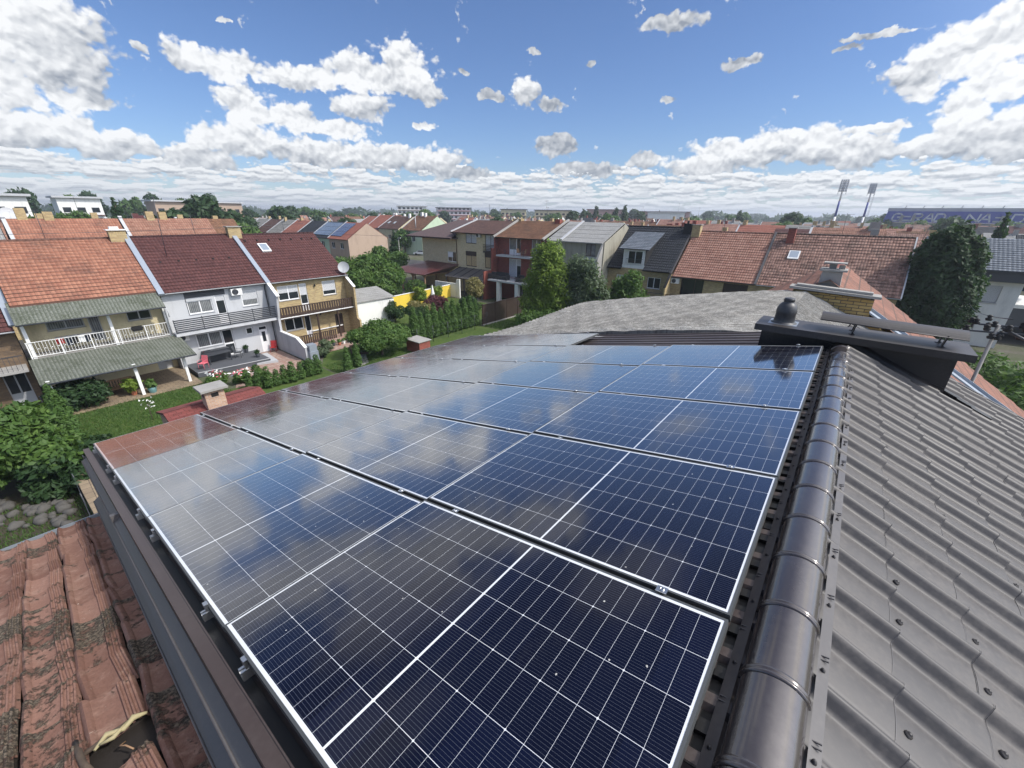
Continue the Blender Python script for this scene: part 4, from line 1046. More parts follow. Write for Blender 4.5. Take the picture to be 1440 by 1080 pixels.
# ---- yellow house with two mossy awnings
A0 = thing('terraced_house', 'yellow terraced house, orange tiled roof and two mossy grey awnings', 'house', (XA, 0.0, 0), HALF)
W0 = 7.1; yb = .95
holes = [(1.18, 4.12, 1.75, .75), (3.12, 3.05, .58, 1.85), (5.12, 4.05, 1.35, .82), (5.9, .1, .9, 2.0), (1.0, 1.0, 1.8, 1.2)]
ws = wall_shell(W0, 10, 6.2, 5 - yb, 9.3, holes)
ws.v = [(a, b + yb, c) for a, b, c in ws.v]; ws.build('wall', M['cream'], A0)
merge(slope(.1, W0 - .1, -.1, 6.05, 5, 9.42, .34), slope(.1, W0 - .1, 10.9, 6.05, 5, 9.42, .34)).build('roof', M['tile_o'], A0)
ridge_row(.1, W0 - .1, 5, 9.44).build('ridge_tiles', M['tile_o'], A0)
s_ = slope(-.05, 7.0, -1.25, 5.12, .25, 6.20, .9, .05, .01); s_.build('upper_awning', M['asb_moss'], A0)
s_ = slope(-.15, 7.35, -3.95, 2.12, -.62, 2.86, .9, .05, .012); s_.build('lower_awning', M['asb_moss'], A0)
MB().tube([(-.15, -4.0, 2.08), (7.35, -4.0, 2.08)], .05, 6).build('awning_gutter', M['greypaint'], A0)
MB().tube([(-.05, -1.28, 5.06), (7.0, -1.28, 5.06)], .04, 6).build('awning_gutter', M['greypaint'], A0)
window(A0, 1.18, 4.12, 1.75, .75, 2, y=yb, glass='curtain', frame='lightgrey'); window(A0, 3.12, 3.05, .58, 1.85, 1, y=yb, glass='curtain', frame='lightgrey', sill=False, name='balcony_door')
window(A0, 5.12, 4.05, 1.35, .82, 2, y=yb, glass='glass', frame='lightgrey'); door(A0, 5.9, .1, .9, 2.0, mat='lightgrey', y=yb); window(A0, 1.0, 1.0, 1.8, 1.2, 2, y=yb, glass='glass', frame='wood')
MB().box(0, W0, -.60, yb - .002, 2.70, 2.88).build('balcony_slab', M['concrete'], A0)
rb = MB()
for z in (2.98, 3.86): rb.box(0, W0, -.60, -.57, z, z + .035)
for k in range(48): rb.box(.1 + k * .145, .118 + k * .145, -.592, -.576, 3.0, 3.87)
for k in range(6): rb.box(.02 + k * 1.4, .07 + k * 1.4, -.61, -.565, 2.88, 3.9)
for k in range(23): rb.box(.15 + k * .29, .20 + k * .29, -.595, -.573, 3.42, 3.47)
rb.build('balcony_railing', M['whitepaint'], A0)
for x in (.1, 3.93, 6.9): MB().box(x, x + .16, -.55, -.39, 2.88, 5.35).build('balcony_post', M['whitepaint'], A0)
for (x, y) in ((3.93, -3.75), (6.62, -3.3), (.1, -3.75)): MB().box(x, x + .17, y, y + .17, 0, 2.2).build('porch_post', M['whitepaint'], A0)
MB().box(-.1, 7.2, -4.15, yb - .002, 0, .06).build('porch_floor', M['paver_s'], A0)
ac_unit(A0, 7.3, 2.25, 0, .7, .5)
downpipe(A0, 7.0, 2.9, 5.1, y=-.7)
MB().tube([(7.1, -.7, 5.0), (7.1, -1.0, 4.7), (7.1, -.9, 4.3)], .03, 6).build('vent_hose', M['lightgrey'], A0)
# laundry on the balcony
dr = thing('drying_rack', 'clothes rack hung with red, dark and white laundry on the balcony', 'drying rack', (XA + .15, 1.3, 2.9), HALF)
mb = MB()
for k in range(6): mb.tube([(0, -.3 + k * .1, .95), (1.9, -.3 + k * .1, .95)], .008, 4)
for x in (.2, 1.7): mb.bar((x, -.3, 0), (x, .2, .95), .02); mb.bar((x, .2, 0), (x, -.3, .95), .02)
mb.build('rack_frame', M['lightgrey'], dr)
for k, (x, wd, hh, mt) in enumerate(((.0, .35, .35, 'red'), (.38, .3, .55, 'car_d'), (.7, .25, .5, 'black'), (.98, .3, .45, 'whitepaint'), (1.3, .28, .5, 'car_d'), (1.6, .3, .3, 'black'))):
    MB().grid(lambda s, t, x=x, wd=wd, hh=hh: (x + wd * s, -.3 + .012 * math.sin(s * 12) * t, .96 - hh * t), 8, 4).build('garment', M[mt], dr)
t = thing('seat_cover', 'black folded cover hanging over the white balcony rail', 'cover', (XA + .62, 4.95, 3.6), HALF)
MB().box(0, .55, -.03, .08, .0, .34).box(-.05, .6, -.06, -.03, .12, .30).build('cloth', M['black'], t)
# things under the porch
b = thing('garden_bench', 'brown slatted wooden bench in the shade of the lower awning', 'bench', (XA + 2.35, 2.0, .07), HALF)
mb = MB()
for k in range(4): mb.box(0, 1.9, -.25 + k * .12, -.16 + k * .12, .40, .43)
mb.build('seat', M['lightwood'], b); mb = MB()
for k in range(13): mb.obox((.08 + k * .145, .26, .68), (.035, 0, 0), (0, .01, 0), (0, .05, .24))
mb.box(0, 1.9, .28, .32, .88, .95); mb.build('backrest', M['lightwood'], b)
for x in (.05, 1.8):
    for y in (-.22, .2): MB().box(x, x + .06, y, y + .06, 0, .42).build('leg', M['lightwood'], b)
# ---- brown brick house at the left edge
Am = thing('terraced_house', 'brown brick house with dark red roof at the left edge of the photo', 'house', (XA, -8.2, 0), HALF)
holes = [(6.75, .05, .95, 2.0), (5.2, 3.6, .9, 1.2), (4.0, .8, 1.6, 1.3)]
wall_shell(8.0, 10, 4.9, 5, 9.2, holes).build('wall', M['brick_b'], Am)
merge(slope(-.1, 8.05, -.6, 4.72, 5, 9.3), slope(-.1, 8.05, 10.6, 4.72, 5, 9.3)).build('roof', M['tile_m'], Am)
gutter(-.1, 8.05, -.67, 4.68).build('gutter', M['lightgrey'], Am)
window(Am, 5.2, 3.6, .9, 1.2, 1, glass='curtain'); window(Am, 4.0, .8, 1.6, 1.3, 2); window(Am, 6.75, .05, .95, 2.0, 2, bottom=.7, frame='lightgrey', sill=False, name='door')
MB().box(0, 7.9, -1.6, -.002, 2.42, 2.56).build('balcony_slab', M['concrete'], Am)
rb = MB()
for k in range(40): rb.box(.1 + k * .195, .12 + k * .195, -1.55, -1.53, 2.56, 3.4)
rb.box(0, 7.9, -1.57, -1.51, 3.4, 3.45); rb.build('balcony_railing', M['greypaint'], Am)
party(Am, 8.1, za=4.9, mat='bluegrey')
tb = thing('garden_table', 'small white table on the paving at the left edge', 'table', (-36.3, -3.3, 0))
MB().lathe((0, 0, .72), [(.42, 0), (.42, .03)], 20).build('table_top', M['whitepaint'], tb)
for a in range(3): MB().bar((.25 * math.cos(a * 2.1), .25 * math.sin(a * 2.1), 0), (.12 * math.cos(a * 2.1), .12 * math.sin(a * 2.1), .72), .03).build('leg', M['whitepaint'], tb)
# ---- deck, table and chairs in front of the light grey house
dk = thing('terrace_deck', 'dark grey terrace deck in front of the light grey house', 'terrace', (0, 0, 0))
MB().prism([(-38.14, 7.35), (-35.4, 7.35), (-34.9, 12.2), (-38.14, 12.25)], .0, .34, 'z').build('deck_floor', M['deck'], dk)
MB().prism([(-35.0, 11.2), (-34.5, 12.6), (-37.2, 12.85), (-37.2, 12.24), (-34.93, 12.2)][::-1], .0, .18, 'z').build('step', M['lightgrey'], dk)
MB().obox((-35.14, 9.78, .36), (.255, 2.42, 0), (.03, 0, 0), (0, 0, .02)).build('deck_edge', M['lightgrey'], dk)
tb = thing('garden_table', 'dark outdoor dining table on the grey terrace deck', 'table', (-37.2, 9.3, .34), .1)
MB().box(-.5, .5, -.85, .85, .70, .735).build('table_top', M['greypaint'], tb)
for x in (-.42, .42):
    for y in (-.75, .75): MB().box(x - .03, x + .03, y - .03, y + .03, 0, .70).build('leg', M['greypaint'], tb)
def gchair(loc, rz, mat, label, cush=None, grp=None):
    c = thing('garden_chair', label, 'chair', loc, rz, grp)
    MB().box(-.24, .24, -.24, .24, .42, .45).build('seat', M[mat], c)
    MB().obox((0, .27, .70), (.24, 0, 0), (0, .012, 0), (0, .05, .25)).build('backrest', M[mat], c)
    for x in (-.22, .22):
        for y in (-.22, .22): MB().tube([(x, y, 0), (x, y, .43)], .015, 6).build('leg', M[mat], c)
        MB().tube([(x, -.22, .42), (x, -.22, .64), (x, .26, .66)], .014, 6).build('armrest', M[mat], c)
    if cush: MB().box(-.22, .22, .18, .25, .46, .9).build('cushion', M[cush], c)
    return c
gchair((-37.9, 8.75, .34), -1.4, 'greypaint', 'dark chair with pink and white cushion by the terrace wall', 'petal_p')
gchair((-36.2, 8.0, .34), .6, 'petal_p', 'pink folding chair at the corner of the terrace deck')
gchair((-37.5, 13.55, 0), .9, 'red', 'red chair on the pavers beside the white door')
gchair((-37.1, 10.7, .34), 2.6, 'greypaint', 'dark chair at the far end of the dining table')
gb = thing('storage_chest', 'long grey storage chest under the window on the deck', 'chest', (XA + .04, 8.55, .34), HALF)
MB().box(0, 1.75, -.5, -.02, 0, .78).build('body', M['greypaint'], gb); MB().box(-.02, 1.77, -.53, -.01, .785, .83).build('lid', M['greypaint'], gb)
for (x, y, z, lab) in ((-38.0, 11.6, .34, 'dark flower pot with a low plant beside the terrace door'), (-36.0, 11.7, .34, 'small dark flower pot near the deck edge')):
    t = thing('flower_pot', lab, 'flower pot', (x, y, z)); MB().lathe((0, 0, 0), [(.12, 0), (.18, .32), (.16, .33), (.15, .30)], 12).build('pot', M['greypaint'], t)
    o = bpy.data.objects.new('plant', crown_data('pot_plant', M['leaf_b'], [(0, 0, .45, .18, .18, .18)], 60, .13, 4)); COL.objects.link(o); o.parent = t
mb = MB(); mb.face([(-38.1, 11.2, .012), (-31.2, 8.3, .012), (-31.2, 14.05, .012), (-38.1, 14.05, .012)])
tag(mb.build('brick_paving', M['paver_r']), kind='structure')
# ------------------------------------------------------------------ terrace behind the gardens (facades face -Y)
YB = 47.0
# ---- graphite roofed house with dormer
B5 = thing('terraced_house', 'yellow brick house with a graphite tiled roof and a wide dormer', 'house', (-23.6, YB, 0))
W = 8.35
holes = [(5.75, 3.68, 1.5, 1.22), (1.9, 2.7, 1.5, 2.15)]
ws = wall_shell(W, 10, 5.7, 5, 10.1, holes); ws.build('wall', M['brick_y'], B5)
TG = (10.15 - 5.65) / 5.35
def zr(y, z0=5.65, y0=-.35, k=TG): return z0 + (y - y0) * k
L_ = slope(.0, 2.45, -.35, 5.65, 5, 10.15, .38, .12, .03); R__ = slope(5.15, W - .05, -.35, 5.65, 5, 10.15, .38, .12, .03)
C_ = slope(2.45, 5.15, 3.2, zr(3.2), 5, 10.15, .38, .12, .03)
merge(L_, R__, C_, slope(0, W - .05, 10.35, 5.65, 5, 10.15)).build('roof', M['tile_g'], B5)
ridge_row(0, W, 5, 10.17).build('ridge_tiles', M['tile_g'], B5)
for a, b in ((.0, 2.5), (5.1, 8.3)): gutter(a, b, -.42, 5.64).build('gutter', M['black'], B5)
MB().prism([(-.42, 5.62), (5.0, 10.18), (5.0, 10.34), (-.42, 5.80)], -.06, .10, 'x').build('verge_trim', M['black'], B5)
d_ = MB()
d_.face([(2.45, .02, 6.12), (5.15, .02, 6.12), (5.15, .02, 7.95), (2.45, .02, 7.95)])
d_.box(2.45, 5.15, -.0, .25, 5.7, 6.1)
dm = d_.build('dormer', M['white'], B5)
MB().prism([(0.02, 5.9), (.02, 7.95), (3.3, 9.45), (4.2, 9.5), (3.6, 8.9)], 5.10, 5.16, 'x').prism([(0.02, 5.9), (.02, 7.95), (3.3, 9.45), (4.2, 9.5), (3.6, 8.9)], 2.42, 2.48, 'x').build('dormer_cheek', M['black'], dm)
slope(2.1, 5.7, -.55, 7.88, 3.55, 9.55, .38, .08, .02).build('dormer_roof', M['tile_g2'], dm)
window(B5, 3.1, 6.22, 1.75, 1.42, 2, y=-.06, rec=.04, sill=False, name='dormer_window')
mb = MB()
for k in range(16): mb.box(2.95 + k * .135, 2.965 + k * .135, -.25, -.235, 6.22, 6.75)
mb.box(2.95, 5.0, -.26, -.23, 6.75, 6.78); mb.build('dormer_railing', M['greypaint'], dm)
window(B5, 5.75, 3.68, 1.5, 1.22, 2); window(B5, 1.9, 2.7, 1.5, 2.15, 2, shut=.3, name='balcony_door', sill=False)
mb = MB()
for k in range(34): mb.box(4.2 + k * .13, 4.215 + k * .13, -1.5, -1.48, 2.6, 3.45)
mb.box(4.2, 8.6, -1.52, -1.46, 3.45, 3.5); mb.build('balcony_railing', M['greypaint'], B5)
MB().box(0, 8.6, -1.6, -.002, 2.4, 2.6).build('balcony_slab', M['concrete'], B5)
MB().prism([(-.0, 0), (0, 5.5), (-.4, 5.5), (-1.7, 3.4), (-1.7, 0)][::-1], -.12, .06, 'x').build('wing_wall', M['brick_y'], B5)
MB().prism([(-.0, 0), (0, 5.5), (-.4, 5.5), (-1.7, 4.2), (-1.7, 0)][::-1], 8.28, 8.46, 'x').build('wing_wall', M['brick_y'], B5)
MB().obox((8.37, -1.05, 4.9), (.13, 0, 0), (0, -.7, -.7), (0, -.03, .03)).obox((-.03, -1.05, 4.48), (.13, 0, 0), (0, -.7, -1.08), (0, -.03, .03)).build('wall_coping', M['black'], B5)
c1 = MB().box(7.55, 8.33, 4.1, 4.8, 9.0, 10.55).build('chimney', M['tile_g'], B5); MB().box(7.5, 8.38, 4.05, 4.85, 10.553, 10.6).box(7.8, 8.0, 4.3, 4.5, 10.6, 10.9).build('chimney_cap', M['black'], c1)
gchair((-17.6, YB - .9, 2.62), .3, 'leaf_c', 'lime green plastic chair on the balcony of the dormer house')
# ---- two wide houses with salmon tiles
B6 = thing('terraced_house', 'yellow brick house with weathered salmon tile roof, next to the dormer house', 'house', (-15.25, YB, 0))
holes = [(1.15, 3.35, 2.35, 1.85), (5.4, 3.0, 2.3, 2.1)]
wall_shell(8.3, 10, 5.35, 5, 9.75, holes).build('wall', M['brick_y'], B6)
merge(slope(.2, 8.2, -.35, 5.3, 5, 9.83), slope(.2, 8.2, 10.35, 5.3, 5, 9.83)).build('roof', M['tile_r'], B6)
ridge_row(.2, 8.2, 5, 9.85).build('ridge_tiles', M['tile_r'], B6); gutter(.1, 8.3, -.42, 5.28).build('gutter', M['greypaint'], B6)
window(B6, 1.15, 3.35, 2.35, 1.85, 2, frame='wood', glass='glass', split=[2.55], rec=.3, sill=False); window(B6, 5.4, 3.0, 2.3, 2.1, 2, frame='wood', shut=.45, shmat='wood', rec=.2, sill=False)
MB().box(.2, 8.2, -1.5, -.002, 2.4, 2.6).build('balcony_slab', M['concrete'], B6)
mb = MB()
for k in range(9): mb.box(.1, 3.0, -1.5, -1.47, 2.65 + k * .1, 2.70 + k * .1)
mb.build('balcony_railing', M['wood'], B6)
ac_unit(B6, .15, 4.55, 0, .85, .55)
party(B6, 8.3, za=5.2, zb=9.85, mat='trim', w=.10); party(B6, 0.0, za=5.3, zb=10.0, mat='trim', w=.10)
c1 = MB().box(.12, 1.0, 4.2, 5.0, 8.9, 10.45).build('chimney', M['brick_y'], B6); MB().box(.05, 1.07, 4.13, 5.07, 10.453, 10.52).build('chimney_cap', M['concrete'], c1)
B7 = thing('terraced_house', 'wide house with sooty mottled red tile roof and a small roof window', 'house', (-6.95, YB, 0))
W = 10.6
wall_shell(W, 10, 5.35, 5, 9.75, [(.9, 3.4, 1.6, 1.3), (4.5, 3.4, 1.6, 1.3)]).build('wall', M['brick_y'], B7)
merge(slope(.12, W + .15, -.35, 5.3, 5, 9.88, .38), slope(.12, W + .15, 10.35, 5.3, 5, 9.88)).build('roof', M['tile_s'], B7)
ridge_row(.1, W + .1, 5, 9.9).build('ridge_tiles', M['tile_s'], B7); gutter(.1, W + .2, -.42, 5.28).build('gutter', M['lightgrey'], B7)
window(B7, .9, 3.4, 1.6, 1.3, 2, frame='wood'); window(B7, 4.5, 3.4, 1.6, 1.3, 2, frame='wood')
ks = (9.88 - 5.3) / 5.35
MB().obox((2.25, 2.75, 5.3 + 3.1 * ks + .05), (.46, 0, 0), (0, .40, .40 * ks), (0, -.05, .06)).build('skylight', M['whitepaint'], B7)
MB().obox((2.25, 2.75, 5.3 + 3.1 * ks + .12), (.36, 0, 0), (0, .31, .31 * ks), (0, -.02, .025)).build('skylight_pane', M['skyglass'], B7)
c1 = MB().box(1.15, 1.8, 3.9, 4.5, 8.6, 10.4).build('chimney', M['brick_r'], B7); MB().box(1.08, 1.87, 3.83, 4.57, 10.403, 10.48).build('chimney_cap', M['concrete'], c1)
c1 = MB().box(7.5, 8.1, 5.3, 5.9, 9.2, 10.5).build('chimney', M['concrete'], B7)
MB().obox((W + .18, 2.35, 7.55), (.05, 0, 0), (0, 2.7, 2.7 * ks), (0, -.06, .09)).build('verge_trim', M['lightgrey'], B7)
M['cement'] = plaster('old_cement_render', (.33, .31, .25), .5)
# ---- grey corrugated roof house
B4 = thing('terraced_house', 'narrow house with pale grey corrugated roof behind the tall lime green tree', 'house', (-30.9, YB - 1.5, 0))
wall_shell(8.0, 10, 8.4, 5, 10.4, [(5.6, 6.8, 1.3, 1.4)]).build('wall', M['cement'], B4)
merge(slope(.1, 7.9, -.4, 8.35, 5, 10.5, 1.1, .1, .02), slope(.1, 7.9, 10.4, 8.35, 5, 10.5, 1.1, .1, .02)).build('roof', M['asb_far'], B4)
window(B4, 5.6, 6.8, 1.3, 1.4, 2, frame='wood', glass='curtain')
MB().box(5.4, 7.1, -.02, -.002, 6.0, 6.75).build('spandrel', M['lightgrey'], B4)
MB().box(5.0, 7.9, -1.2, -.002, 5.5, 5.75).build('balcony_slab', M['concrete'], B4)
MB().prism([(-.3, 0), (-.3, 8.3), (-1.4, 6.6), (-1.4, 0)][::-1], 7.75, 8.0, 'x').build('wing_wall', M['concrete'], B4)
MB().obox((2.2, 2.3, 9.55), (.15, 0, 0), (0, 2.6, 1.04), (0, -.03, .06)).build('roof_flashing', M['lightgrey'], B4)
# ---- red brick house with balconies
B3 = thing('terraced_house', 'dark red brick three-storey house with two balconies and a rusty brown roof', 'house', (-39.7, YB - 1, 0))
holes = [(2.15, 6.12, 2.0, 2.15), (6.0, 6.3, 1.45, 1.95), (2.15, 3.05, 2.1, 2.55), (6.05, 4.0, 1.45, 1.55), (3.4, .2, 2.2, 2.2), (6.3, .4, 1.2, 1.8)]
wall_shell(8.5, 10, 8.45, 5, 10.3, holes).build('wall', M['brick_r'], B3)
merge(slope(.15, 8.3, -.7, 8.38, 5, 10.45, .36), slope(.15, 8.3, 10.7, 8.38, 5, 10.45)).build('roof', M['tile_br'], B3)
gutter(.1, 8.3, -.75, 8.36).build('gutter', M['greypaint'], B3)
for x in (.05, 8.35): MB().obox((x, 2.1, 9.55), (.13, 0, 0), (0, 3.0, 1.14), (0, -.04, .10)).build('party_wall_coping', M['concrete'], B3)
window(B3, 2.15, 6.12, 1.25, 2.15, 1, shut=.0, glass='curtain', sill=False, bottom=.65, name='balcony_door'); window(B3, 3.4, 6.12, .75, 2.15, 1, glass='glass', sill=False, bottom=.3, name='balcony_door')
window(B3, 6.0, 6.3, 1.45, 1.95, 2, glass='curtain', bottom=.0); window(B3, 2.15, 3.05, 1.3, 2.55, 1, shut=.98, sill=False, name='balcony_door'); window(B3, 3.45, 3.05, .8, 2.55, 1, shut=.35, sill=False, name='balcony_door')
window(B3, 6.05, 4.0, 1.45, 1.55, 2, shut=.45); window(B3, 3.4, .2, 2.2, 2.2, 2, sill=False, name='terrace_door'); window(B3, 6.3, .4, 1.2, 1.8, 1)
ac_unit(B3, 7.2, 6.3, 0, .75, .55)
for (y0, z, x1) in ((-1.35, 5.9, 8.75), (-3.0, 2.75, 8.65)):
    MB().box(.9 if z > 5 else .8, x1, y0, -.002, z, z + .22).build('balcony_slab', M['lightgrey'], B3)
    mb = MB()
    for k in range(8): mb.box(.95, x1 - .05, y0 + .02, y0 + .032, z + .3 + k * .09, z + .306 + k * .09)
    for k in range(6): mb.box(.95 + k * 1.55, .99 + k * 1.55, y0 + .01, y0 + .05, z + .22, z + 1.05)
    mb.build('balcony_railing', M['greypaint'], B3)
MB().prism([(0, 0), (0, 8.3), (-.65, 8.3), (-.7, 6.9), (-1.3, 6.9), (-1.3, 3.95), (-3.0, 3.9), (-3.0, 0)][::-1], -.08, .12, 'x').build('wing_wall', M['brick_r'], B3)
for x in (2.3, 5.5): MB().box(x, x + .55, -2.9, -2.4, 0, 2.75).build('pillar', M['whitepaint'], B3)
MB().tube([(8.45, -.8, 8.3), (8.45, -.1, 7.8), (8.45, -.1, 3)], .05, 6).build('downpipe', M['greypaint'], B3)
c1 = MB().box(6.7, 7.5, 4.2, 4.9, 9.9, 10.75).build('chimney', M['brick_r'], B3); c1 = MB().box(-.9, .6, 4.6, 5.3, 9.9, 10.7).build('chimney', M['brick_y'], B3)
sf = thing('outdoor_sofa', 'dark rattan sofa on the lower balcony of the red brick house', 'sofa', (-37.4, YB - 2.9, 2.98))
MB().box(-1.1, 1.1, -.4, .4, .12, .42).build('seat', M['rattan'], sf); MB().box(-1.1, 1.1, .30, .44, .42, .9).build('backrest', M['rattan'], sf)
for x in (-1.2, 1.08): MB().box(x, x + .12, -.4, .44, .0, .65).build('armrest', M['rattan'], sf)
for (x, l) in ((-34.0, 'dark rattan armchair alone on the lower balcony'), (-38.9, 'dark rattan armchair beside the sofa on the lower balcony')):
    sf = thing('outdoor_armchair', l, 'armchair', (x, YB - 3.0, 2.98)); MB().box(-.4, .4, -.4, .4, .12, .42).build('seat', M['rattan'], sf); MB().box(-.4, .4, .30, .42, .42, .85).build('backrest', M['rattan'], sf)
    for q in (-.45, .35): MB().box(q, q + .1, -.4, .42, 0, .65).build('armrest', M['rattan'], sf)
gchair((-35.1, YB - 1.9, 6.13), 1.3, 'lightwood', 'wooden chair on the upper balcony, left one', grp=None)
gchair((-34.3, YB - 1.9, 6.13), -1.3, 'lightwood', 'wooden chair on the upper balcony, right one beside the window')
# ---- beige house
B2 = thing('terraced_house', 'cream brick three-storey house with brown framed shutters and plain brown roof', 'house', (-48.0, YB - 1, 0))
holes = [(2.05, 7.2, 2.2, 1.38), (6.0, 6.3, 2.0, 2.25), (2.0, 3.9, 2.2, 2.2), (5.9, 3.9, 2.0, 2.2), (3.6, .1, 2.6, 2.2)]
wall_shell(8.3, 10, 8.9, 5, 10.3, holes).build('wall', M['brick_p'], B2)
merge(slope(-.25, 8.25, -.75, 8.72, 5, 10.35, .4, .14, .01), slope(-.25, 8.25, 10.7, 8.72, 5, 10.35)).build('roof', M['tile_b'], B2)
gutter(-.3, 8.3, -.82, 8.70).build('gutter', M['wood'], B2)
window(B2, 2.05, 7.2, 2.2, 1.38, 2, frame='wood', shut=.98, sill=False); window(B2, 6.0, 6.3, 2.0, 2.25, 2, frame='wood', shut=.98, sill=False, name='balcony_door')
M['beige_shutter'] = plain('beige_shutter', (.52, .38, .20), .6, 0, .1, 10)
for (x, nm) in ((2.0, 'window'), (5.9, 'window')):
    f_ = window(B2, x, 3.9, 2.2 if x < 3 else 2.0, 2.2, 2, frame='wood', shut=.98, shmat='beige_shutter', sill=False)
    MB().box(x, x + (2.2 if x < 3 else 2.0), -.03, .05, 5.45, 6.1).build('shutter_box', M['wood'], B2)
window(B2, 3.6, .1, 2.6, 2.2, 3, sill=False, name='terrace_door')
mb = MB()
for k in range(5): mb.box(5.85, 8.1, -.35, -.32, 6.35 + k * .2, 6.43 + k * .2)
mb.build('balcony_railing', M['wood'], B2); MB().box(5.85, 8.1, -.36, -.002, 6.12, 6.3).build('balcony_slab', M['wood'], B2)
ac_unit(B2, 4.45, 8.15, 0, .8, .5)
slope(.6, 8.3, -3.3, 2.62, -.02, 3.65, 1.2, .04, .006).build('awning', M['trim'], B2)
mb = MB()
for k in range(6): mb.obox((.7 + k * 1.5, -1.66, 3.17), (.04, 0, 0), (0, 1.64, .515), (0, -.02, .03))
mb.build('awning_rib', M['greypaint'], B2)
for x in (.8, 4.5, 8.1): MB().box(x, x + .12, -3.2, -3.08, 0, 2.6).build('awning_post', M['greypaint'], B2)
MB().tube([(.1, -.85, 8.6), (.1, -.08, 8.1), (.1, -.08, 3.6)], .05, 6).build('downpipe', M['wood'], B2)
MB().obox((-.25, 2.15, 9.62), (.06, 0, 0), (0, 2.95, .83), (0, -.03, .09)).build('verge_trim', M['lightgrey'], B2)
# ---- hip roof house
B1 = thing('corner_house', 'pale brick corner house with purple-brown shingle hip roof and one small window', 'house', (-56.0, YB - 1, 0))
wall_shell(8.0, 11, 7.9, 5, 8.0, [(5.95, 4.3, 1.9, 1.48)]).build('wall', M['brick_p'], B1)
mb = MB(); e = [(-2.2, -1.5, 7.9), (8.35, -1.5, 7.9), (8.35, 12, 7.9), (-2.2, 12, 7.9)]; r1, r2 = (3.3, 5.2, 10.3), (8.35, 5.2, 10.3)
mb.face([e[0], e[1], r2, r1], [(0, 0), (10, 0), (10, 7), (5, 7)]); mb.face([e[3], e[0], r1], [(0, 0), (13, 0), (6, 6)]); mb.face([e[2], e[3], r1, r2], [(0, 0), (10, 0), (5, 7), (0, 7)])
mb.face(e[::-1], [(0, 0)] * 4)
for a, b in ((0, 1), (1, 2), (2, 3), (3, 0)):
    p, q = e[a], e[b]; mb.face([(p[0], p[1], p[2] - .2), (q[0], q[1], q[2] - .2), q, p], [(0, 0)] * 4)
mb.build('roof', M['shingle_p'], B1)
gutter(-2.2, 8.35, -1.56, 7.86).build('gutter', M['wood'], B1)
window(B1, 5.95, 4.3, 1.9, 1.48, 2, shut=.0, glass='glass'); MB().box(6.0, 7.1, .02, .06, 4.95, 5.7).build('roller_blind', M['whitepaint'], B1)
MB().tube([(-1.0, -.3, 9.0), (-1.0, -.3, 10.6)], .07, 6).build('roof_pipe', M['lightgrey'], B1)
# ---- red pavilion beside it
gz = thing('garden_pavilion', 'open timber pavilion with dark red sheet metal hip roof', 'pavilion', (-54.0, 43.4, 0))
mb = MB(); e = [(-4.4, -2.9, 2.75), (4.6, -2.9, 2.75), (4.6, 2.5, 2.95), (-4.4, 2.5, 2.95)]; r1, r2 = (-.6, 2.4, 4.1), (6.5, 2.55, 4.1)
mb.face([e[0], e[1], (6.6, 2.5, 4.0), r1]); mb.face([e[3], e[0], r1]); mb.face([e[1], e[2], (6.6, 2.5, 4.0)]); mb.face([(p[0], p[1], p[2] - .03) for p in e][::-1])
for k in range(24):
    x = -4.2 + k * .37; t = min(1, max(0, (x + 4.4) / 3.8)); mb.bar((x, -2.9, 2.77), (x, -2.9 + 5.3 * t, 2.77 + 1.3 * t), .03)
mb.build('roof', M['redmetal'], gz)
for x in (-4.0, -1.3, 1.4, 4.2):
    for y in (-2.5, 2.2):
        MB().box(x - .09, x + .09, y - .09, y + .09, 0, 2.75).bar((x, y, 2.1), (x + .55, y, 2.7), .09).bar((x, y, 2.1), (x - .55, y, 2.7), .09).build('post', M['lightwood'], gz)
MB().box(-4.2, 4.4, -2.7, 2.4, 2.58, 2.72).build('ring_beam', M['lightwood'], gz)
tb = thing('picnic_table', 'long table under the dark red pavilion roof', 'table', (-54.5, 43.2, 0))
MB().box(-1.3, 1.3, -.45, .45, .72, .78).build('table_top', M['lightgrey'], tb)
for x in (-1.1, 1.1): MB().box(x - .05, x + .05, -.35, .35, 0, .72).build('leg', M['wood'], tb)
# ---- yellow boundary wall, white wall and shed
yw = thing('boundary_wall', 'long yellow painted boundary wall behind the round shrubs', 'wall', (0, 0, 0))
mb = MB()
ptsw = [(-42.6, 22.5), (-43.4, 30), (-44.4, 38), (-45.0, 41.5)]
for (a, b) in zip(ptsw[:-1], ptsw[1:]):
    d = (Vector((*b, 0)) - Vector((*a, 0))) / 2; nrm = Vector((d.y, -d.x, 0)).normalized() * .09
    mb.obox(((a[0] + b[0]) / 2, (a[1] + b[1]) / 2, .85), d, nrm, (0, 0, .85))
mb.build('wall_face', M['yellowwall'], yw)
mb = MB()
for (a, b) in zip(ptsw[:-1], ptsw[1:]):
    d = (Vector((*b, 0)) - Vector((*a, 0))) / 2; nrm = Vector((d.y, -d.x, 0)).normalized() * .12
    mb.obox(((a[0] + b[0]) / 2, (a[1] + b[1]) / 2, 1.73), d, nrm, (0, 0, .028))
mb.build('wall_coping', M['white'], yw)
t = thing('white_wall', 'stepped white garden wall at the far end of the yellow wall', 'wall', (-44.9, 41.6, 0))
MB().prism([(-3.3, 0), (-3.3, 1.95), (1.2, 2.0), (1.3, 2.6), (1.9, 2.65), (1.9, 0)], -.1, .1, 'y').build('wall_face', M['white'], t)
sh = thing('garden_shed', 'low white shed with dotted light roof beside the brick end house', 'shed', (-42.2, 22.4, 0))
MB().prism([(0, 0), (0, 2.7), (5.0, 2.55), (5.0, 0)], -3.2, -.05, 'y').build('wall', M['white'], sh)
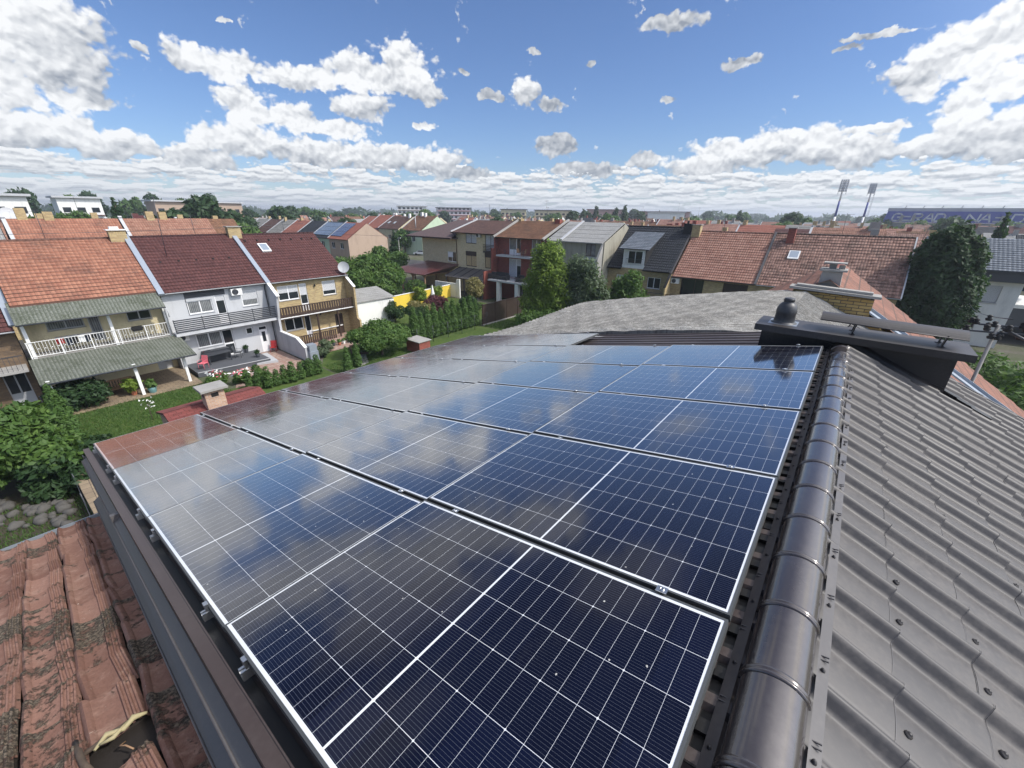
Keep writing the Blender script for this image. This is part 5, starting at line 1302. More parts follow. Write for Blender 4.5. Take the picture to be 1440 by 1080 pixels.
slope(-.1, 5.1, -3.35, 2.72, 0.0, 3.5, .5, .06, .015).build('roof', M['asb_far'], sh)
sh.rotation_euler = (0, 0, HALF)
cb = thing('brick_barbecue', 'small grey cone-shaped barbecue hood between clipped shrubs', 'barbecue', at(554, 414, .0))
MB().lathe((0, 0, 0), [(.9, 0), (.9, .5), (.85, .52), (.18, 1.6), (.14, 2.1), (.2, 2.15), (.2, 2.3)], 8, False).build('hood', M['lightgrey'], cb)
# ---- brown metal fence
fn = thing('metal_fence', 'tall dark brown sheet metal fence past the row of thujas', 'fence', (-30.0, 32.2, 0))
mb = MB()
for k in range(40):
    y = k * .26; mb.box(-.03 + .012 * (k % 2), .03, y + .002, y + .257, .12, 2.25)
mb.build('sheet', M['barge'], fn)
for k in range(6): MB().box(-.05, .07, k * 2.06, k * 2.06 + .08, 0, 2.35).build('post', M['wood'], fn)
MB().box(-.06, .08, 0, 10.4, 2.25, 2.3).build('top_rail', M['barge'], fn); MB().box(-.15, .18, 0, 10.5, 0, .12).build('footing', M['concrete'], fn)
# ---- white modern house on the right
R1 = thing('detached_house', 'white rendered house with blue-grey tiled roof, behind the dark round tree', 'house', (5.6, 58.5, 0))
wall_shell(7.0, 10, 6.4, 5, 9.6, [(3.55, 1.55, 1.55, 1.35), (4.05, 4.15, 1.75, 1.6)]).build('wall', M['white'], R1)
merge(slope(-.3, 12.0, -.7, 7.15, 4.2, 9.75, .36), slope(-.3, 12.0, 10.4, 7.15, 4.2, 9.75)).build('roof', M['tile_g2'], R1)
MB().box(-.2, 7.3, -.55, -.02, 6.15, 7.10).build('fascia', M['darkplaster'], R1)
window(R1, 3.55, 1.55, 1.55, 1.35, 2, frame='lightgrey'); window(R1, 4.05, 4.15, 1.75, 1.6, 1, shut=.98, frame='lightgrey')
R2 = thing('garage', 'low dark grey garage with white flat roof beside the white house', 'garage', (12.8, 62.5, 0))
MB().box(0, 9, 0, 8, 1.6, 3.4).box(0, .4, 0, 8, 0, 1.6).box(8.6, 9, 0, 8, 0, 1.6).box(0, 9, 7.6, 8, 0, 1.6).build('wall', M['darkplaster'], R2); MB().box(-.1, 9.1, -.1, 8.1, 3.403, 3.75).build('roof', M['white'], R2)
# ------------------------------------------------------------------ ground, gardens, plants
def sheet(name, pts, z, mat, kind='structure'):
    mb = MB(); mb.face([(x, y, z) for x, y in pts]); return tag(mb.build(name, M[mat]), kind=kind)
sheet('ground', [(-3500, -2500), (3500, -2500), (3500, 5000), (-3500, 5000)], -.02, 'earth')
sheet('lawn', [(-38, -.2), (-34.2, .5), (-34.0, 6.6), (-31.3, 8.0), (-31.3, 14.2), (-9, 14.2), (-9, -.2)], -.012, 'grass')
sheet('lawn', [(-31, 14.4), (-44, 22.5), (-44.8, 41), (-30.2, 42), (-30.2, 32), (-9, 32), (-9, 14.4)], -.008, 'grass')
sheet('grass_verge', [(-29.8, 32.2), (-30.2, 45), (-9, 45), (-9, 32.2)], -.005, 'grass')
sheet('flower_bed', [(-37, -6), (-37, -.4), (-9, -.4), (-9, -6)], -.006, 'soil')
sheet('stone_path', [(-35.1, 24.5), (-34.7, 24.4), (-34.2, 33), (-34.7, 33)], .004, 'concrete')
sheet('stone_path', [(-35.9, 20.9), (-35.6, 20.3), (-28.6, 16.3), (-28.9, 17.3)], .004, 'concrete')
sheet('paving', [(-38.1, 14.3), (-33.9, 14.3), (-33.9, 21.6), (-38.1, 21.6)], .010, 'paver_r')
sheet('road', [(-60, -300), (-51, -300), (-51, 44), (-60, 44)], -.004, 'asphalt')
sheet('road', [(-400, 62), (20, 62), (60, 70), (60, 76), (20, 69), (-400, 70)], .0, 'asphalt')
gr = random.Random(8); V = []; F = []
def blades(n, area, h=.09):
    for _ in range(n):
        x = gr.uniform(area[0], area[1]); y = gr.uniform(area[2], area[3])
        if x < -34.3 and y < 6.8: continue
        a = gr.uniform(0, 6.28); l = h * gr.uniform(.5, 1.5); b = len(V); wd = .018
        V.extend([(x - wd * math.cos(a), y - wd * math.sin(a), -.01), (x + wd * math.cos(a), y + wd * math.sin(a), -.01), (x + gr.gauss(0, .04), y + gr.gauss(0, .04), l)]); F.append((b, b + 1, b + 2))
blades(26000, (-34.3, -22.5, 0, 8.0)); blades(5000, (-31, -27, 14.5, 22)); blades(4000, (-34, -30.8, 23, 32)); blades(5000, (-29.8, -25, 32, 43), .14); blades(7000, (-24.5, -17, -5.5, -.3), .12)
me = bpy.data.meshes.new('grass'); me.from_pydata(V, [], F); me.materials.append(M['leaf_g'])
o = bpy.data.objects.new('grass', me); COL.objects.link(o); tag(o, 'short green lawn grass in the gardens', 'grass', kind='stuff')
# ---- crowns
def T_(n, *a, **k): return crown_data(n, *a, **k)
big = [(0, 0, 0, 1.5, 1.5, 1.1), (-.9, .4, .7, 1.1, 1.1, .9), (.8, -.5, .5, 1.2, 1.1, .9), (.1, .9, -.5, 1.3, 1.1, .8), (-1.3, -.7, -.5, 1.1, 1.0, .8), (1.3, .8, -.3, 1.0, 1.0, .8), (.2, -1.2, -.7, 1.2, 1.0, .7), (0, 0, 1.1, .9, .9, .7)]
def scaled(l, s, h): return [(a * s, b * s, c * s + h, d * s, e * s, f * s) for a, b, c, d, e, f in l]
p = at(28, 640, 1.6); plant('magnolia_shrub', 'big glossy green shrub with large leaves at the left edge', 'shrub', (p[0], p[1], 0), T_('c', M['leaf_a'], scaled(big, 1.0, 2.0), 10500, .17, 1, elong=1.6), trunk_data('t', 1.4, .10, 6, 1, 1.0))
p = at(95, 660, .8); plant('dark_shrub', 'dark green shrub behind the big glossy one', 'shrub', (p[0], p[1], 0), T_('c', M['leaf_b'], lobes_round(1.0, 1.7, 1.2, 9, 4), 4200, .15, 2), trunk_data('t', .8, .06, 5, 1, .7))
p = at(65, 580, 1.0); plant('dark_shrub', 'mid green shrub below the brown brick house', 'shrub', (p[0], p[1], 0), T_('c', M['leaf_a'], lobes_round(.8, 1.0, .9, 7, 6), 2200, .12, 3), trunk_data('t', .6, .05, 4, 1, .5))
p = at(78, 553, 1.0); plant('ivy_bush', 'leafy bush climbing at the corner of the lower awning', 'bush', (-34.9, .75, 0), T_('c', M['leaf_b'], [(0, 0, .9, .9, 1.1, .9), (.3, 1.0, 1.0, .8, .9, .8), (-.6, .4, 1.2, .7, .8, .7), (.4, -.5, .5, .7, .6, .5)], 3400, .15, 5), trunk_data('t', .8, .05, 5, 1, .5))
hx = [(-32.9, .05), (-31.2, .15), (-29.4, .1), (-27.6, .1)]
hl = ['upright thuja by the boundary fence, farthest one', 'upright thuja by the boundary fence, third from our roof', 'upright thuja by the boundary fence, second from our roof', 'upright thuja by the boundary fence, nearest our roof']
thd = [T_('c', M['leaf_g'], [(0, 0, .35, .38, .38, .35), (0, 0, .8, .36, .36, .45), (0, 0, 1.35, .27, .27, .45), (0, 0, 1.85, .15, .15, .35)], 2300, .085, 10 + k, shell=.7, up=.7, elong=1.5) for k in range(3)]
td0 = trunk_data('t', 1.2, .04, 0, 1)
for k, (x, y) in enumerate(hx): plant('thuja', hl[k], 'thuja', (x, y, 0), thd[k % 3], td0, 1.15 + .1 * (k % 2), k, 'thujas along the near boundary fence')
fe = thing('garden_fence', 'green wire fence with posts between the two gardens', 'fence', (0, 0, 0))
mb = MB()
for k in range(10): mb.tube([(-35 + k * 2, -.35, 0), (-35 + k * 2, -.35, 1.3)], .025, 5)
mb.build('post', M['greypaint'], fe); mb = MB()
for z in (.15, .4, .65, .9, 1.15): mb.tube([(-35, -.35, z), (-15, -.35, z)], .006, 4)
mb.build('wire', M['greypaint'], fe)
t = thing('stepping_wall', 'narrow flagstone garden wall going down beside our eave', 'wall', (0, 0, 0))
a, b = at(118, 655, .9), at(155, 712, .9); MB().obox(((a[0] + b[0]) / 2 - .1, (a[1] + b[1]) / 2, .45), ((b[0] - a[0]) / 2 + .8, (b[1] - a[1]) / 2, 0), (0, .45, 0), (0, 0, .45)).build('wall_face', M['paver_s'], t)
# stones
rs_ = random.Random(4); n_ = 0
protos = []
for k in range(4):
    bm = bmesh.new(); bmesh.ops.create_icosphere(bm, subdivisions=2, radius=1)
    for v in bm.verts: v.co *= 1 + .22 * math.sin(v.co.x * 3 + k) * math.cos(v.co.y * 4 + k * 2); v.co.z *= .8
    me = bpy.data.meshes.new('stone'); bm.to_mesh(me); bm.free(); me.polygons.foreach_set('use_smooth', [True] * len(me.polygons)); me.materials.append(M['stone']); protos.append(me)
for k in range(46):
    x, y = at(rs_.uniform(-25, 105), 728 - 0 + rs_.uniform(-22, 14), 0)[:2]
    o = bpy.data.objects.new('stone', rs_.choice(protos)); COL.objects.link(o); s = rs_.uniform(.10, .24); o.scale = (s, s * rs_.uniform(.7, 1.2), s); o.location = (x, y, s * .35); o.rotation_euler = (0, 0, rs_.uniform(0, 6))
    tag(o, 'rounded grey stone in the rockery under the big glossy shrub', 'stone', 'stones of the rockery')
# low green shed roof + brick chimney beside the eave (red shingles)
sd = thing('garden_house', 'low garden house with red shingle roof beside our eave', 'garden house', (0, 0, 0))
slope(0, 4.15, 0, 2.35, 1.55, 2.78, .3, .08, .012).build('roof', M['shingle_r'], sd); 
MB().box(.1, 4.05, .15, 3.2, 0, 2.3).build('wall', M['brick_o'], sd)
slope(0, 4.15, 3.3, 2.3, 1.6, 2.78, .3, .08, .012).build('roof', M['shingle_r'], sd)
MB().box(-.03, 4.18, -.06, .02, 2.25, 2.40).build('eave_trim', M['lightgrey'], sd)
sd.location = (-21.4, 3.05, 0); sd.rotation_euler = (0, 0, HALF)
# local: x along world +Y, y towards world -X
ck = MB().box(1.55, 2.35, .75, 1.45, 2.3, 3.55).build('chimney', M['brick_o'], sd)
MB().box(1.38, 2.52, .58, 1.62, 3.553, 3.66).build('chimney_cap', M['concrete'], ck)
MB().box(1.8, 2.1, .742, .752, 3.22, 3.42).box(1.542, 1.548, .95, 1.2, 3.22, 3.42).build('smoke_hole', M['black'], ck)
# ---- flower hedge in front of the deck
for k, (x, y, s) in enumerate(((-32.6, 7.6, 1.0), (-31.8, 8.9, .9), (-31.6, 10.1, .8))):
    plant('rose_bush', ['rose bush with white and pink blooms nearest the porch', 'rose bush with white blooms behind the brick chimney', 'small rose bush at the edge of the red pavers'][k], 'bush', (x, y, 0), T_('c', M['leaf_a'], lobes_round(.5, .75 * s, .6, 7, 20 + k), 1300, .10, 20 + k), trunk_data('t', .5, .03, 4, 1, .4))
hl = thing('blossoms', 'white and pink rose blossoms over the bushes by the deck', 'blossoms', (-32, 8.4, 0))
for mt, seed, n in (('petal_w', 1, 90), ('petal_p', 2, 60)):
    o = bpy.data.objects.new('petals', T_('c', M[mt], [(-.7, -.6, .9, .7, .6, .35), (.2, .8, .8, .5, 1.0, .3)], n, .13, seed)); COL.objects.link(o); o.parent = hl
d3 = [T_('c', M['leaf_g'], [(0, 0, .3, .32, .32, .3), (0, 0, .65, .28, .28, .35), (0, 0, 1.0, .17, .17, .3)], 1100, .075, 30 + k, shell=.7, up=.7, elong=1.5) for k in range(3)]
ths = [at(x, y, .3) for x, y in ((352, 541), (364, 540), (378, 539), (390, 536), (401, 533), (412, 531), (424, 527), (436, 523), (447, 520))]
wd = ['first', 'second', 'third', 'fourth', 'fifth', 'sixth', 'seventh', 'eighth', 'ninth']
for k, q in enumerate(ths): plant('young_thuja', f'young thuja at the edge of the pavers, {wd[k]} from the brick chimney', 'thuja', (q[0], q[1], 0), d3[k % 3], td0, .95 + .12 * (k % 3), k * 1.3, 'young thujas along the red paving')
p = at(432, 518, .5); plant('clipped_bush', 'dense green bush at the end of the young thujas', 'bush', (p[0], p[1], 0), T_('c', M['leaf_g'], lobes_round(.7, .8, .7, 6, 31), 1800, .09, 31), td0)
for k, (x, y) in enumerate(((490, 520), (503, 512))):
    q = at(x, y, .2); plant('young_thuja', ['pair of thujas by the vegetable bed, left one', 'pair of thujas by the vegetable bed, right one'][k], 'thuja', (q[0], q[1], 0), thd[k], td0, .95, k)
# garden of the brick end house
p = (-29.75, 19.2, 0); plant('apple_tree', 'broad apple tree with a low spreading crown in the lawn', 'tree', p, T_('c', M['leaf_a'], [(0, 0, 1.9, 1.7, 2.0, .9), (-1.1, .3, 1.8, 1.1, 1.3, .8), (.9, -1.3, 1.6, 1.0, 1.2, .7), (.3, 1.6, 1.7, 1.2, 1.1, .75), (-.2, 0, 2.5, 1.1, 1.3, .6), (-1.2, -1.5, 1.7, .9, .9, .6), (1.2, .6, 1.5, .9, 1.0, .7), (-.4, -1.9, 2.1, .8, .8, .5)], 11000, .12, 40, shell=.5), trunk_data('t', 1.3, .10, 7, 3, 1.3))
p = at(518, 458, 0); plant('young_tree', 'small thin tree in front of the yellow wall', 'tree', (-41.9, 26.3, 0), T_('c', M['leaf_c'], lobes_round(1.5, .8, .8, 7, 41), 1500, .13, 41), trunk_data('t', 1.1, .04, 4, 1, .5))
p = at(556, 452, 0); plant('round_shrub', 'dark round shrub left of the buff-leaved shrub', 'shrub', (p[0], p[1], 0), T_('c', M['leaf_b'], lobes_round(1.2, 1.25, 1.1, 9, 42), 3600, .11, 42), trunk_data('t', .8, .06, 4, 1, .7))
phot = plant('photinia', 'standard tree with a round buff and dark green crown', 'tree', (-34.5, 26.9, 0), T_('c', M['leaf_b'], lobes_round(1.6, 1.5, 1.0, 9, 43), 4200, .12, 43), trunk_data('t', 1.0, .07, 5, 1, .8))
o = bpy.data.objects.new('new_shoots', T_('c', M['leaf_f'], lobes_round(2.1, 1.45, .8, 9, 44), 1900, .12, 44, shell=.9)); COL.objects.link(o); o.parent = phot
p = at(618, 452, 0); plant('purple_shrub', 'purple-leaved shrub behind the row of thujas', 'shrub', (-36.4, 31.3, 0), T_('c', M['leaf_e'], lobes_round(1.5, 1.6, 1.3, 9, 45), 4200, .13, 45), trunk_data('t', 1.0, .06, 5, 1, .8))
plant('buff_tree', 'round tree with buff-coloured top near the brown fence', 'tree', (-37.0, 38.1, 0), T_('c', M['leaf_f'], lobes_round(2.6, 1.5, 1.3, 9, 46), 4200, .14, 46), trunk_data('t', 1.6, .08, 5, 1, .9))
plant('dark_shrub', 'dark green shrub under the buff-topped tree', 'shrub', (-36.2, 36.9, 0), T_('c', M['leaf_b'], lobes_round(1.0, 1.6, 1.0, 8, 47), 3000, .13, 47), trunk_data('t', .8, .06, 5, 1, .7))
plant('flowering_bush', 'round bush with white flowers on the yellow wall', 'bush', (-43.0, 34.2, 0), T_('c', M['leaf_c'], lobes_round(1.5, 1.1, 1.1, 8, 48), 2300, .13, 48), trunk_data('t', 1, .06, 5, 1, .7))
plant('lime_bush', 'lime green bush right of the white cloth over the wall', 'bush', (-43.9, 38.0, 0), T_('c', M['leaf_c'], lobes_round(1.3, .9, 1.1, 8, 49), 1500, .13, 49), trunk_data('t', 1, .05, 5, 1, .6))
for k, (x, y, s, l) in enumerate(((-49.0, 38.4, 1.25, 'largest clipped ball shrub behind the yellow wall'), (-50.2, 35.4, .95, 'middle-sized clipped ball shrub left of the cone hood'), (-50.4, 33.6, .75, 'smallest clipped ball shrub, leftmost behind the yellow wall'))):
    plant('ball_shrub', l, 'shrub', (x, y, 0), T_('c', M['leaf_a'], [(0, 0, 1.0, 1.25 * s, 1.25 * s, 1.05 * s)], 2600, .12, 50 + k, shell=.88, up=.1), td0)
t = thing('draped_parasol', 'closed white garden parasol standing against the yellow wall', 'parasol', (-42.9, 36.4, 0))
MB().lathe((0, 0, 0), [(.04, 0), (.04, .7), (.38, .75), (.22, 1.5), (.05, 2.4), (.02, 2.5)], 10).build('canopy', M['whitepaint'], t); MB().lathe((0, 0, 0), [(.25, 0), (.25, .08), (.05, .1)], 12).build('base', M['concrete'], t)
ta = [T_('c', M['leaf_g'], [(0, 0, .45, .42, .42, .5), (0, 0, 1.05, .42, .42, .6), (0, 0, 1.7, .33, .33, .6), (0, 0, 2.3, .18, .18, .45)], 3400, .085, 60 + k, shell=.72, up=.8, elong=1.6) for k in range(4)]
for k in range(11):
    f = k / 10; plant('thuja', f'tall thuja in the dense row along the lawn, number {["one","two","three","four","five","six","seven","eight","nine","ten","eleven"][k]} counted from the apple tree', 'thuja', (-30.55 - .1 * f, 23.4 + 8.4 * f, 0), ta[k % 4], td0, (1.25, 1.08, 1.2)[k % 3], k * 1.1, 'tall thujas in a row', sz=(1.25, 1.05, 1.2)[k % 3])
# small red shed between the thujas and the apple tree
t = thing('garden_shed', 'small brown-red brick shed with pale coping under the apple tree', 'shed', (-28.3, 22.0, 0))
MB().box(-.9, .9, -.6, .6, 0, 1.0).build('wall', M['brick_r'], t); MB().obox((0, 0, 1.06), (1.0, 0, .0), (0, .72, .0), (0, 0, .03)).build('roof', M['concrete'], t)
fe = thing('wire_fence', 'thin wire fence with posts in front of the tall thujas', 'fence', (0, 0, 0))
mb = MB()
for k in range(6): mb.tube([(-29.4, 22.8 + k * 1.9, 0), (-29.4, 22.8 + k * 1.9, 1.6)], .025, 5)
for z in (.2, .6, 1.0, 1.5): mb.tube([(-29.4, 22.8, z), (-29.4, 32.3, z)], .006, 4)
mb.build('wire_mesh', M['greypaint'], fe)
# vegetable beds and pots on the paving
bd = thing('raised_bed', 'dark timber edged vegetable bed beside the apple tree', 'garden bed', (-32.3, 18.6, 0), -.45)
MB().box(-1.3, 1.3, -.75, -.68, 0, .2).box(-1.3, 1.3, .68, .75, 0, .2).box(-1.3, -1.23, -.68, .68, 0, .2).box(1.23, 1.3, -.68, .68, 0, .2).build('edging', M['wood'], bd)
o = bpy.data.objects.new('plants', T_('c', M['leaf_a'], [(-.6, 0, .2, .5, .5, .2), (.3, .2, .25, .6, .4, .25), (.8, -.2, .2, .4, .4, .2)], 900, .12, 70)); COL.objects.link(o); o.parent = bd
for k, (x, y, s, l) in enumerate(((-34.3, 16.4, 1.1, 'bare twiggy shrub in front of the porch railing'), (-33.0, 15.5, .9, 'grey-green low shrub beside the grey wing wall'), (-35.5, 20.4, .8, 'leafy plant under the dark wooden balcony'))):
    plant('garden_shrub', l, 'shrub', (x, y, 0), T_('c', M['leaf_d'], lobes_round(.5 * s, .8 * s, .5 * s, 7, 71 + k), 900, .10, 71 + k), trunk_data('t', .5, .03, 5, 1, .5))
pr = random.Random(9); cols_ = ['whitepaint', 'pot', 'greypaint', 'terracotta', 'whitepaint', 'lightgrey', 'greypaint', 'whitepaint']
nm_ = ['white', 'teal', 'dark grey', 'terracotta', 'white round', 'light grey', 'dark grey tall', 'white wide']
for k in range(8):
    t = thing('flower_pot', f'{nm_[k]} flower pot in the row before the porch, {wd[k]} from the wing wall', 'flower pot', (-35.2 + .12 * (k % 2), 16.8 + k * .5, .0), group='pots lined up along the porch of the brick house')
    MB().lathe((0, 0, 0), [(.10, 0), (.17, .26 + .04 * (k % 3)), (.15, .27 + .04 * (k % 3))], 10).build('pot', M[cols_[k]], t)
    o = bpy.data.objects.new('plant', T_('c', M['leaf_a'], [(0, 0, .42, .2, .2, .18)], 50, .12, 80 + k)); COL.objects.link(o); o.parent = t
t = thing('water_butt', 'stack of blue-grey garden boxes against the end of the grey wing wall', 'boxes', (-33.0, 14.75, 0))
MB().box(-.4, .4, -.35, .35, 0, .8).build('lower_box', M['bluegrey'], t); MB().box(-.3, .35, -.3, .3, .803, 1.35).build('upper_box', M['bluegrey'], t)
t = thing('planter', 'teal planter with a small palm by the white porch post', 'planter', (-34.5, 4.5, .06)); MB().lathe((0, 0, 0), [(.18, 0), (.26, .36), (.24, .37)], 12).build('pot', M['pot'], t)
o = bpy.data.objects.new('plant', T_('c', M['leaf_a'], [(0, 0, .6, .3, .3, .3)], 120, .16, 90)); COL.objects.link(o); o.parent = t
t = thing('potted_palm', 'fern-like potted plant between the bench and the porch post', 'plant', (-34.9, 3.6, .06)); MB().lathe((0, 0, 0), [(.14, 0), (.2, .3), (.18, .31)], 10).build('pot', M['terracotta'], t)
o = bpy.data.objects.new('plant', T_('c', M['leaf_c'], [(0, 0, .75, .45, .45, .4)], 240, .2, 91)); COL.objects.link(o); o.parent = t
plant('sapling', 'thin bare sapling with a few pale blossoms in the lawn', 'tree', (*at(215, 590, 0)[:2], 0), T_('c', M['petal_w'], [(0, 0, 1.1, .4, .4, .4)], 24, .08, 92), trunk_data('t', 1.4, .018, 5, 2, .5))
# ---- big trees beyond the array
LT = [(0, 0, 5.6, 1.7, 1.5, 2.6), (-.9, .2, 4.2, 1.8, 1.5, 2.0), (.9, .2, 4.6, 1.7, 1.5, 2.2), (-1.3, -.2, 2.4, 1.5, 1.4, 1.5), (.3, .1, 7.2, 1.2, 1.1, 1.5), (1.4, 0, 2.8, 1.5, 1.4, 1.6), (0, 0, 2.5, 2.0, 1.6, 1.8), (-.6, 0, 6.8, 1.1, 1.0, 1.5)]
plant('lime_green_tree', 'tall lime green tree rising between the gardens and the red brick house', 'tree', (-24.3, 36, 0), T_('c', M['leaf_c'], LT, 17000, .16, 100, shell=.5), trunk_data('t', 3.5, .16, 6, 5, 1.6), 1.12, sz=1.05)
plant('grey_green_tree', 'looser grey-green tree leaning against the lime green one', 'tree', (-20.6, 36.9, 0), T_('c', M['leaf_d'], [(0, 0, 3.0, 1.7, 1.3, 2.2), (.9, 0, 4.6, 1.2, 1.1, 1.4), (-.5, 0, 5.9, 1.0, .9, 1.3), (1.6, 0, 2.4, 1.3, 1.2, 1.4), (-.9, .2, 4.9, 1.1, .9, 1.4), (.4, 0, 6.0, .9, .8, .9), (1.7, 0, 3.9, .8, .8, .9)], 7500, .15, 101, shell=.35), trunk_data('t', 3, .12, 5, 6, 1.4), 1.25, sz=1.1)
plant('fruit_tree', 'leafy fruit tree in front of the dormer house', 'tree', (-18.3, 40.5, 0), T_('c', M['leaf_a'], [(-1, 0, 2.2, 1.7, 1.4, 1.3), (.6, .2, 3.0, 1.5, 1.3, 1.4), (1.1, 0, 4.3, .8, .8, 1.0), (-2.3, 0, 1.7, 1.4, 1.3, 1.1), (2.0, .4, 2.4, 1.3, 1.1, .9), (.3, 0, 3.8, .9, .9, .9)], 9000, .15, 102, shell=.4), trunk_data('t', 2, .12, 6, 7, 1.4), 1.3, sz=1.22)
plant('bushy_shrub', 'dense green shrub filling the corner above the asbestos roof edge', 'shrub', (-23.2, 33.2, 0), T_('c', M['leaf_a'], [(-1, 0, 1.3, 1.7, 1.5, 1.2), (1, .6, 1.5, 1.7, 1.5, 1.2), (2.4, 1, 1.2, 1.4, 1.3, 1.0), (-2.6, 1.5, .8, 1.4, 1.4, .8)], 6500, .14, 103), trunk_data('t', 1, .08, 6, 7, .9))
DT = [(0, 0, 6.3, 2.3, 2.0, 4.6), (-.9, 0, 4.6, 1.9, 1.8, 3.2), (1.0, 0, 5.0, 1.9, 1.8, 3.6), (0, 0, 9.0, 1.7, 1.5, 2.0), (.9, 0, 8.0, 1.5, 1.4, 2.2), (-.8, 0, 8.2, 1.4, 1.3, 2.0)]
plant('dense_tree', 'very dense dark green oval tree right of the sooty tile roof', 'tree', (5.9, 49.5, 0), T_('c', M['leaf_b'], DT, 21000, .20, 104, shell=.72), trunk_data('t', 3, .22, 4, 8, 1.5))
plant('hedge_bush', 'mid green bushes at the right edge below the parked cars', 'bushes', (10.6, 40.5, 0), T_('c', M['leaf_a'], [(-1.5, 2, 1.2, 2.2, 2.4, 1.6), (.5, -2, 1.4, 2.0, 2.6, 1.7), (2.5, 1, 1.3, 2.2, 2.4, 1.7), (-.6, -6, 1.2, 2.0, 2.4, 1.6), (1.8, -8, 1.4, 2.2, 2.4, 1.7), (5, -3, 1.4, 2.4, 2.8, 1.8), (.0, -11, 1.1, 1.9, 2.2, 1.6), (3, -13, 1.2, 2.2, 2.6, 1.6)], 16000, .20, 105), trunk_data('t', 1, .08, 6, 7, .9))
plant('walnut_tree', 'wide leafy tree with bright green clumps behind the brick end house', 'tree', (-50.5, 31.2, 0), T_('c', M['leaf_a'], [(0, 0, 4.0, 2.6, 2.6, 2.0), (-2, 2.2, 4.3, 2.2, 2.2, 1.6), (2, 2.0, 3.0, 2.2, 2.4, 1.6), (-1.5, -2.2, 4.2, 2.2, 2.2, 1.7), (2, -2, 3.2, 1.9, 2.0, 1.6), (0, 4, 3.2, 2.2, 2.2, 1.7), (.5, 1, 5.2, 1.9, 1.9, 1.2), (2.8, .4, 2.2, 1.8, 2.0, 1.4)], 20000, .22, 106, shell=.5), trunk_data('t', 2.6, .2, 7, 9, 2.0))
plant('round_tree', 'darker round tree between the wide leafy tree and the pavilion', 'tree', (-62.5, 43.5, 0), T_('c', M['leaf_a'], lobes_round(3.4, 3.3, 2.8, 10, 107, lr=.5), 9000, .24, 107), trunk_data('t', 2.2, .16, 5, 9, 1.6))
plant('street_tree', 'small street tree beside the pale brick corner house', 'tree', (-76, 66, 0), T_('c', M['leaf_a'], lobes_round(4.0, 2.5, 2.3, 9, 108, lr=.5), 4500, .28, 108), trunk_data('t', 2.5, .14, 5, 9, 1.4))
# ------------------------------------------------------------------ streets beyond
rc = random.Random(21)
CW = {'cream': M['cream'], 'white': M['white'], 'grey': M['greyplaster'], 'brick': M['brick_y'], 'pale': M['brick_p'],
      'tan': plaster('tan_plaster', (.40, .30, .23), .2), 'green': plaster('green_plaster', (.45, .55, .40), .2), 'pink': plaster('pink_plaster', (.42, .25, .22), .3)}
def city_house(roof, wall, w=8.0, d=10.0, e=5.7, r=9.1, chim=1, wins=True, seed=0, name='distant_house', label='', group=None, loc=(0, 0, 0), rz=0.0, detail=False, cmat='brick_y', party_=True):
    q = random.Random(seed); t = thing(name, label, 'house', loc, rz, group); holes = []
    if detail: holes = [(1.0, 3.6, 1.4, 1.3), (4.6, 3.6, 1.4, 1.3)]
    wall_shell(w, d, e, d / 2, r, holes, back_h=e).build('wall', CW[wall], t)
    merge(slope(.05, w - .05, -.35, e - .05, d / 2, r + .05, .7 if not detail else .36, .12, .025), slope(.05, w - .05, d + .35, e - .05, d / 2, r + .05, .7, .12, .025)).build('roof', M[roof], t)
    if detail:
        window(t, 1.0, 3.6, 1.4, 1.3, 2); window(t, 4.6, 3.6, 1.4, 1.3, 2)
    elif wins:
        for x in (1.2, 4.8):
            MB().box(x, x + 1.4, -.03, .0, 3.6, 4.9).build('window', M['glass'], t)
    if party_: MB().obox((0.0, d / 4, (e + r) / 2 + .14), (.14, 0, 0), (0, d / 4 + .2, (r - e) / 2 + .1), (0, -.03, .07)).obox((0.0, 3 * d / 4, (e + r) / 2 + .14), (.14, 0, 0), (0, d / 4 + .2, -(r - e) / 2 - .1), (0, .03, .07)).build('verge_trim', M['lightgrey'], t)
    for k in range(chim):
        x = q.uniform(.4, w - 1.2); y = d / 2 + q.uniform(-1.0, .4)
        c = MB().box(x, x + .7, y, y + .6, r - 1.0, r + q.uniform(.5, 1.0)).build('chimney', M[cmat], t)
    return t
# ---- row across the side street, left of centre (roofs face us)
def pv_on(par, x0, x1, d, e, r, cols, rows, mat='pv_far'):
    k = (r + .05 - (e - .05)) / (d / 2 + .35); ya, yb_ = .35, d / 2 - .5
    for i in range(cols):
        for j in range(rows):
            a = x0 + (x1 - x0) * i / cols + .04; b = x0 + (x1 - x0) * (i + 1) / cols - .04
            c = ya + (yb_ - ya) * j / rows + .04; f = ya + (yb_ - ya) * (j + 1) / rows - .04
            z = lambda y: e - .05 + (y + .35) * k + .16
            m = MB(); m.face([(a, c, z(c)), (b, c, z(c)), (b, f, z(f)), (a, f, z(f))]); m.face([(a, c, z(c)), (b, c, z(c)), (b, c, z(c) - .04), (a, c, z(c) - .04)])
            m.build('solar_module', M[mat], par)
def pvfar(name, c):
    m, t, b = newmat(name); s = t.sep(obj(t)); fx = t.m('FRACT', t.m('MULTIPLY', s[0], 3.0)); fy = t.m('FRACT', t.m('MULTIPLY', s[1], 3.0))
    l = t.m('MAXIMUM', t.m('GREATER_THAN', fx, .9), t.m('GREATER_THAN', fy, .9)); t.put(b.inputs['Base Color'], t.mix(l, c, (.35, .38, .42))); b.inputs['Roughness'].default_value = .15; return m
M['pv_far'] = pvfar('blue_module', (.03, .06, .15)); M['pv_far2'] = pvfar('grey_blue_module', (.10, .15, .22))
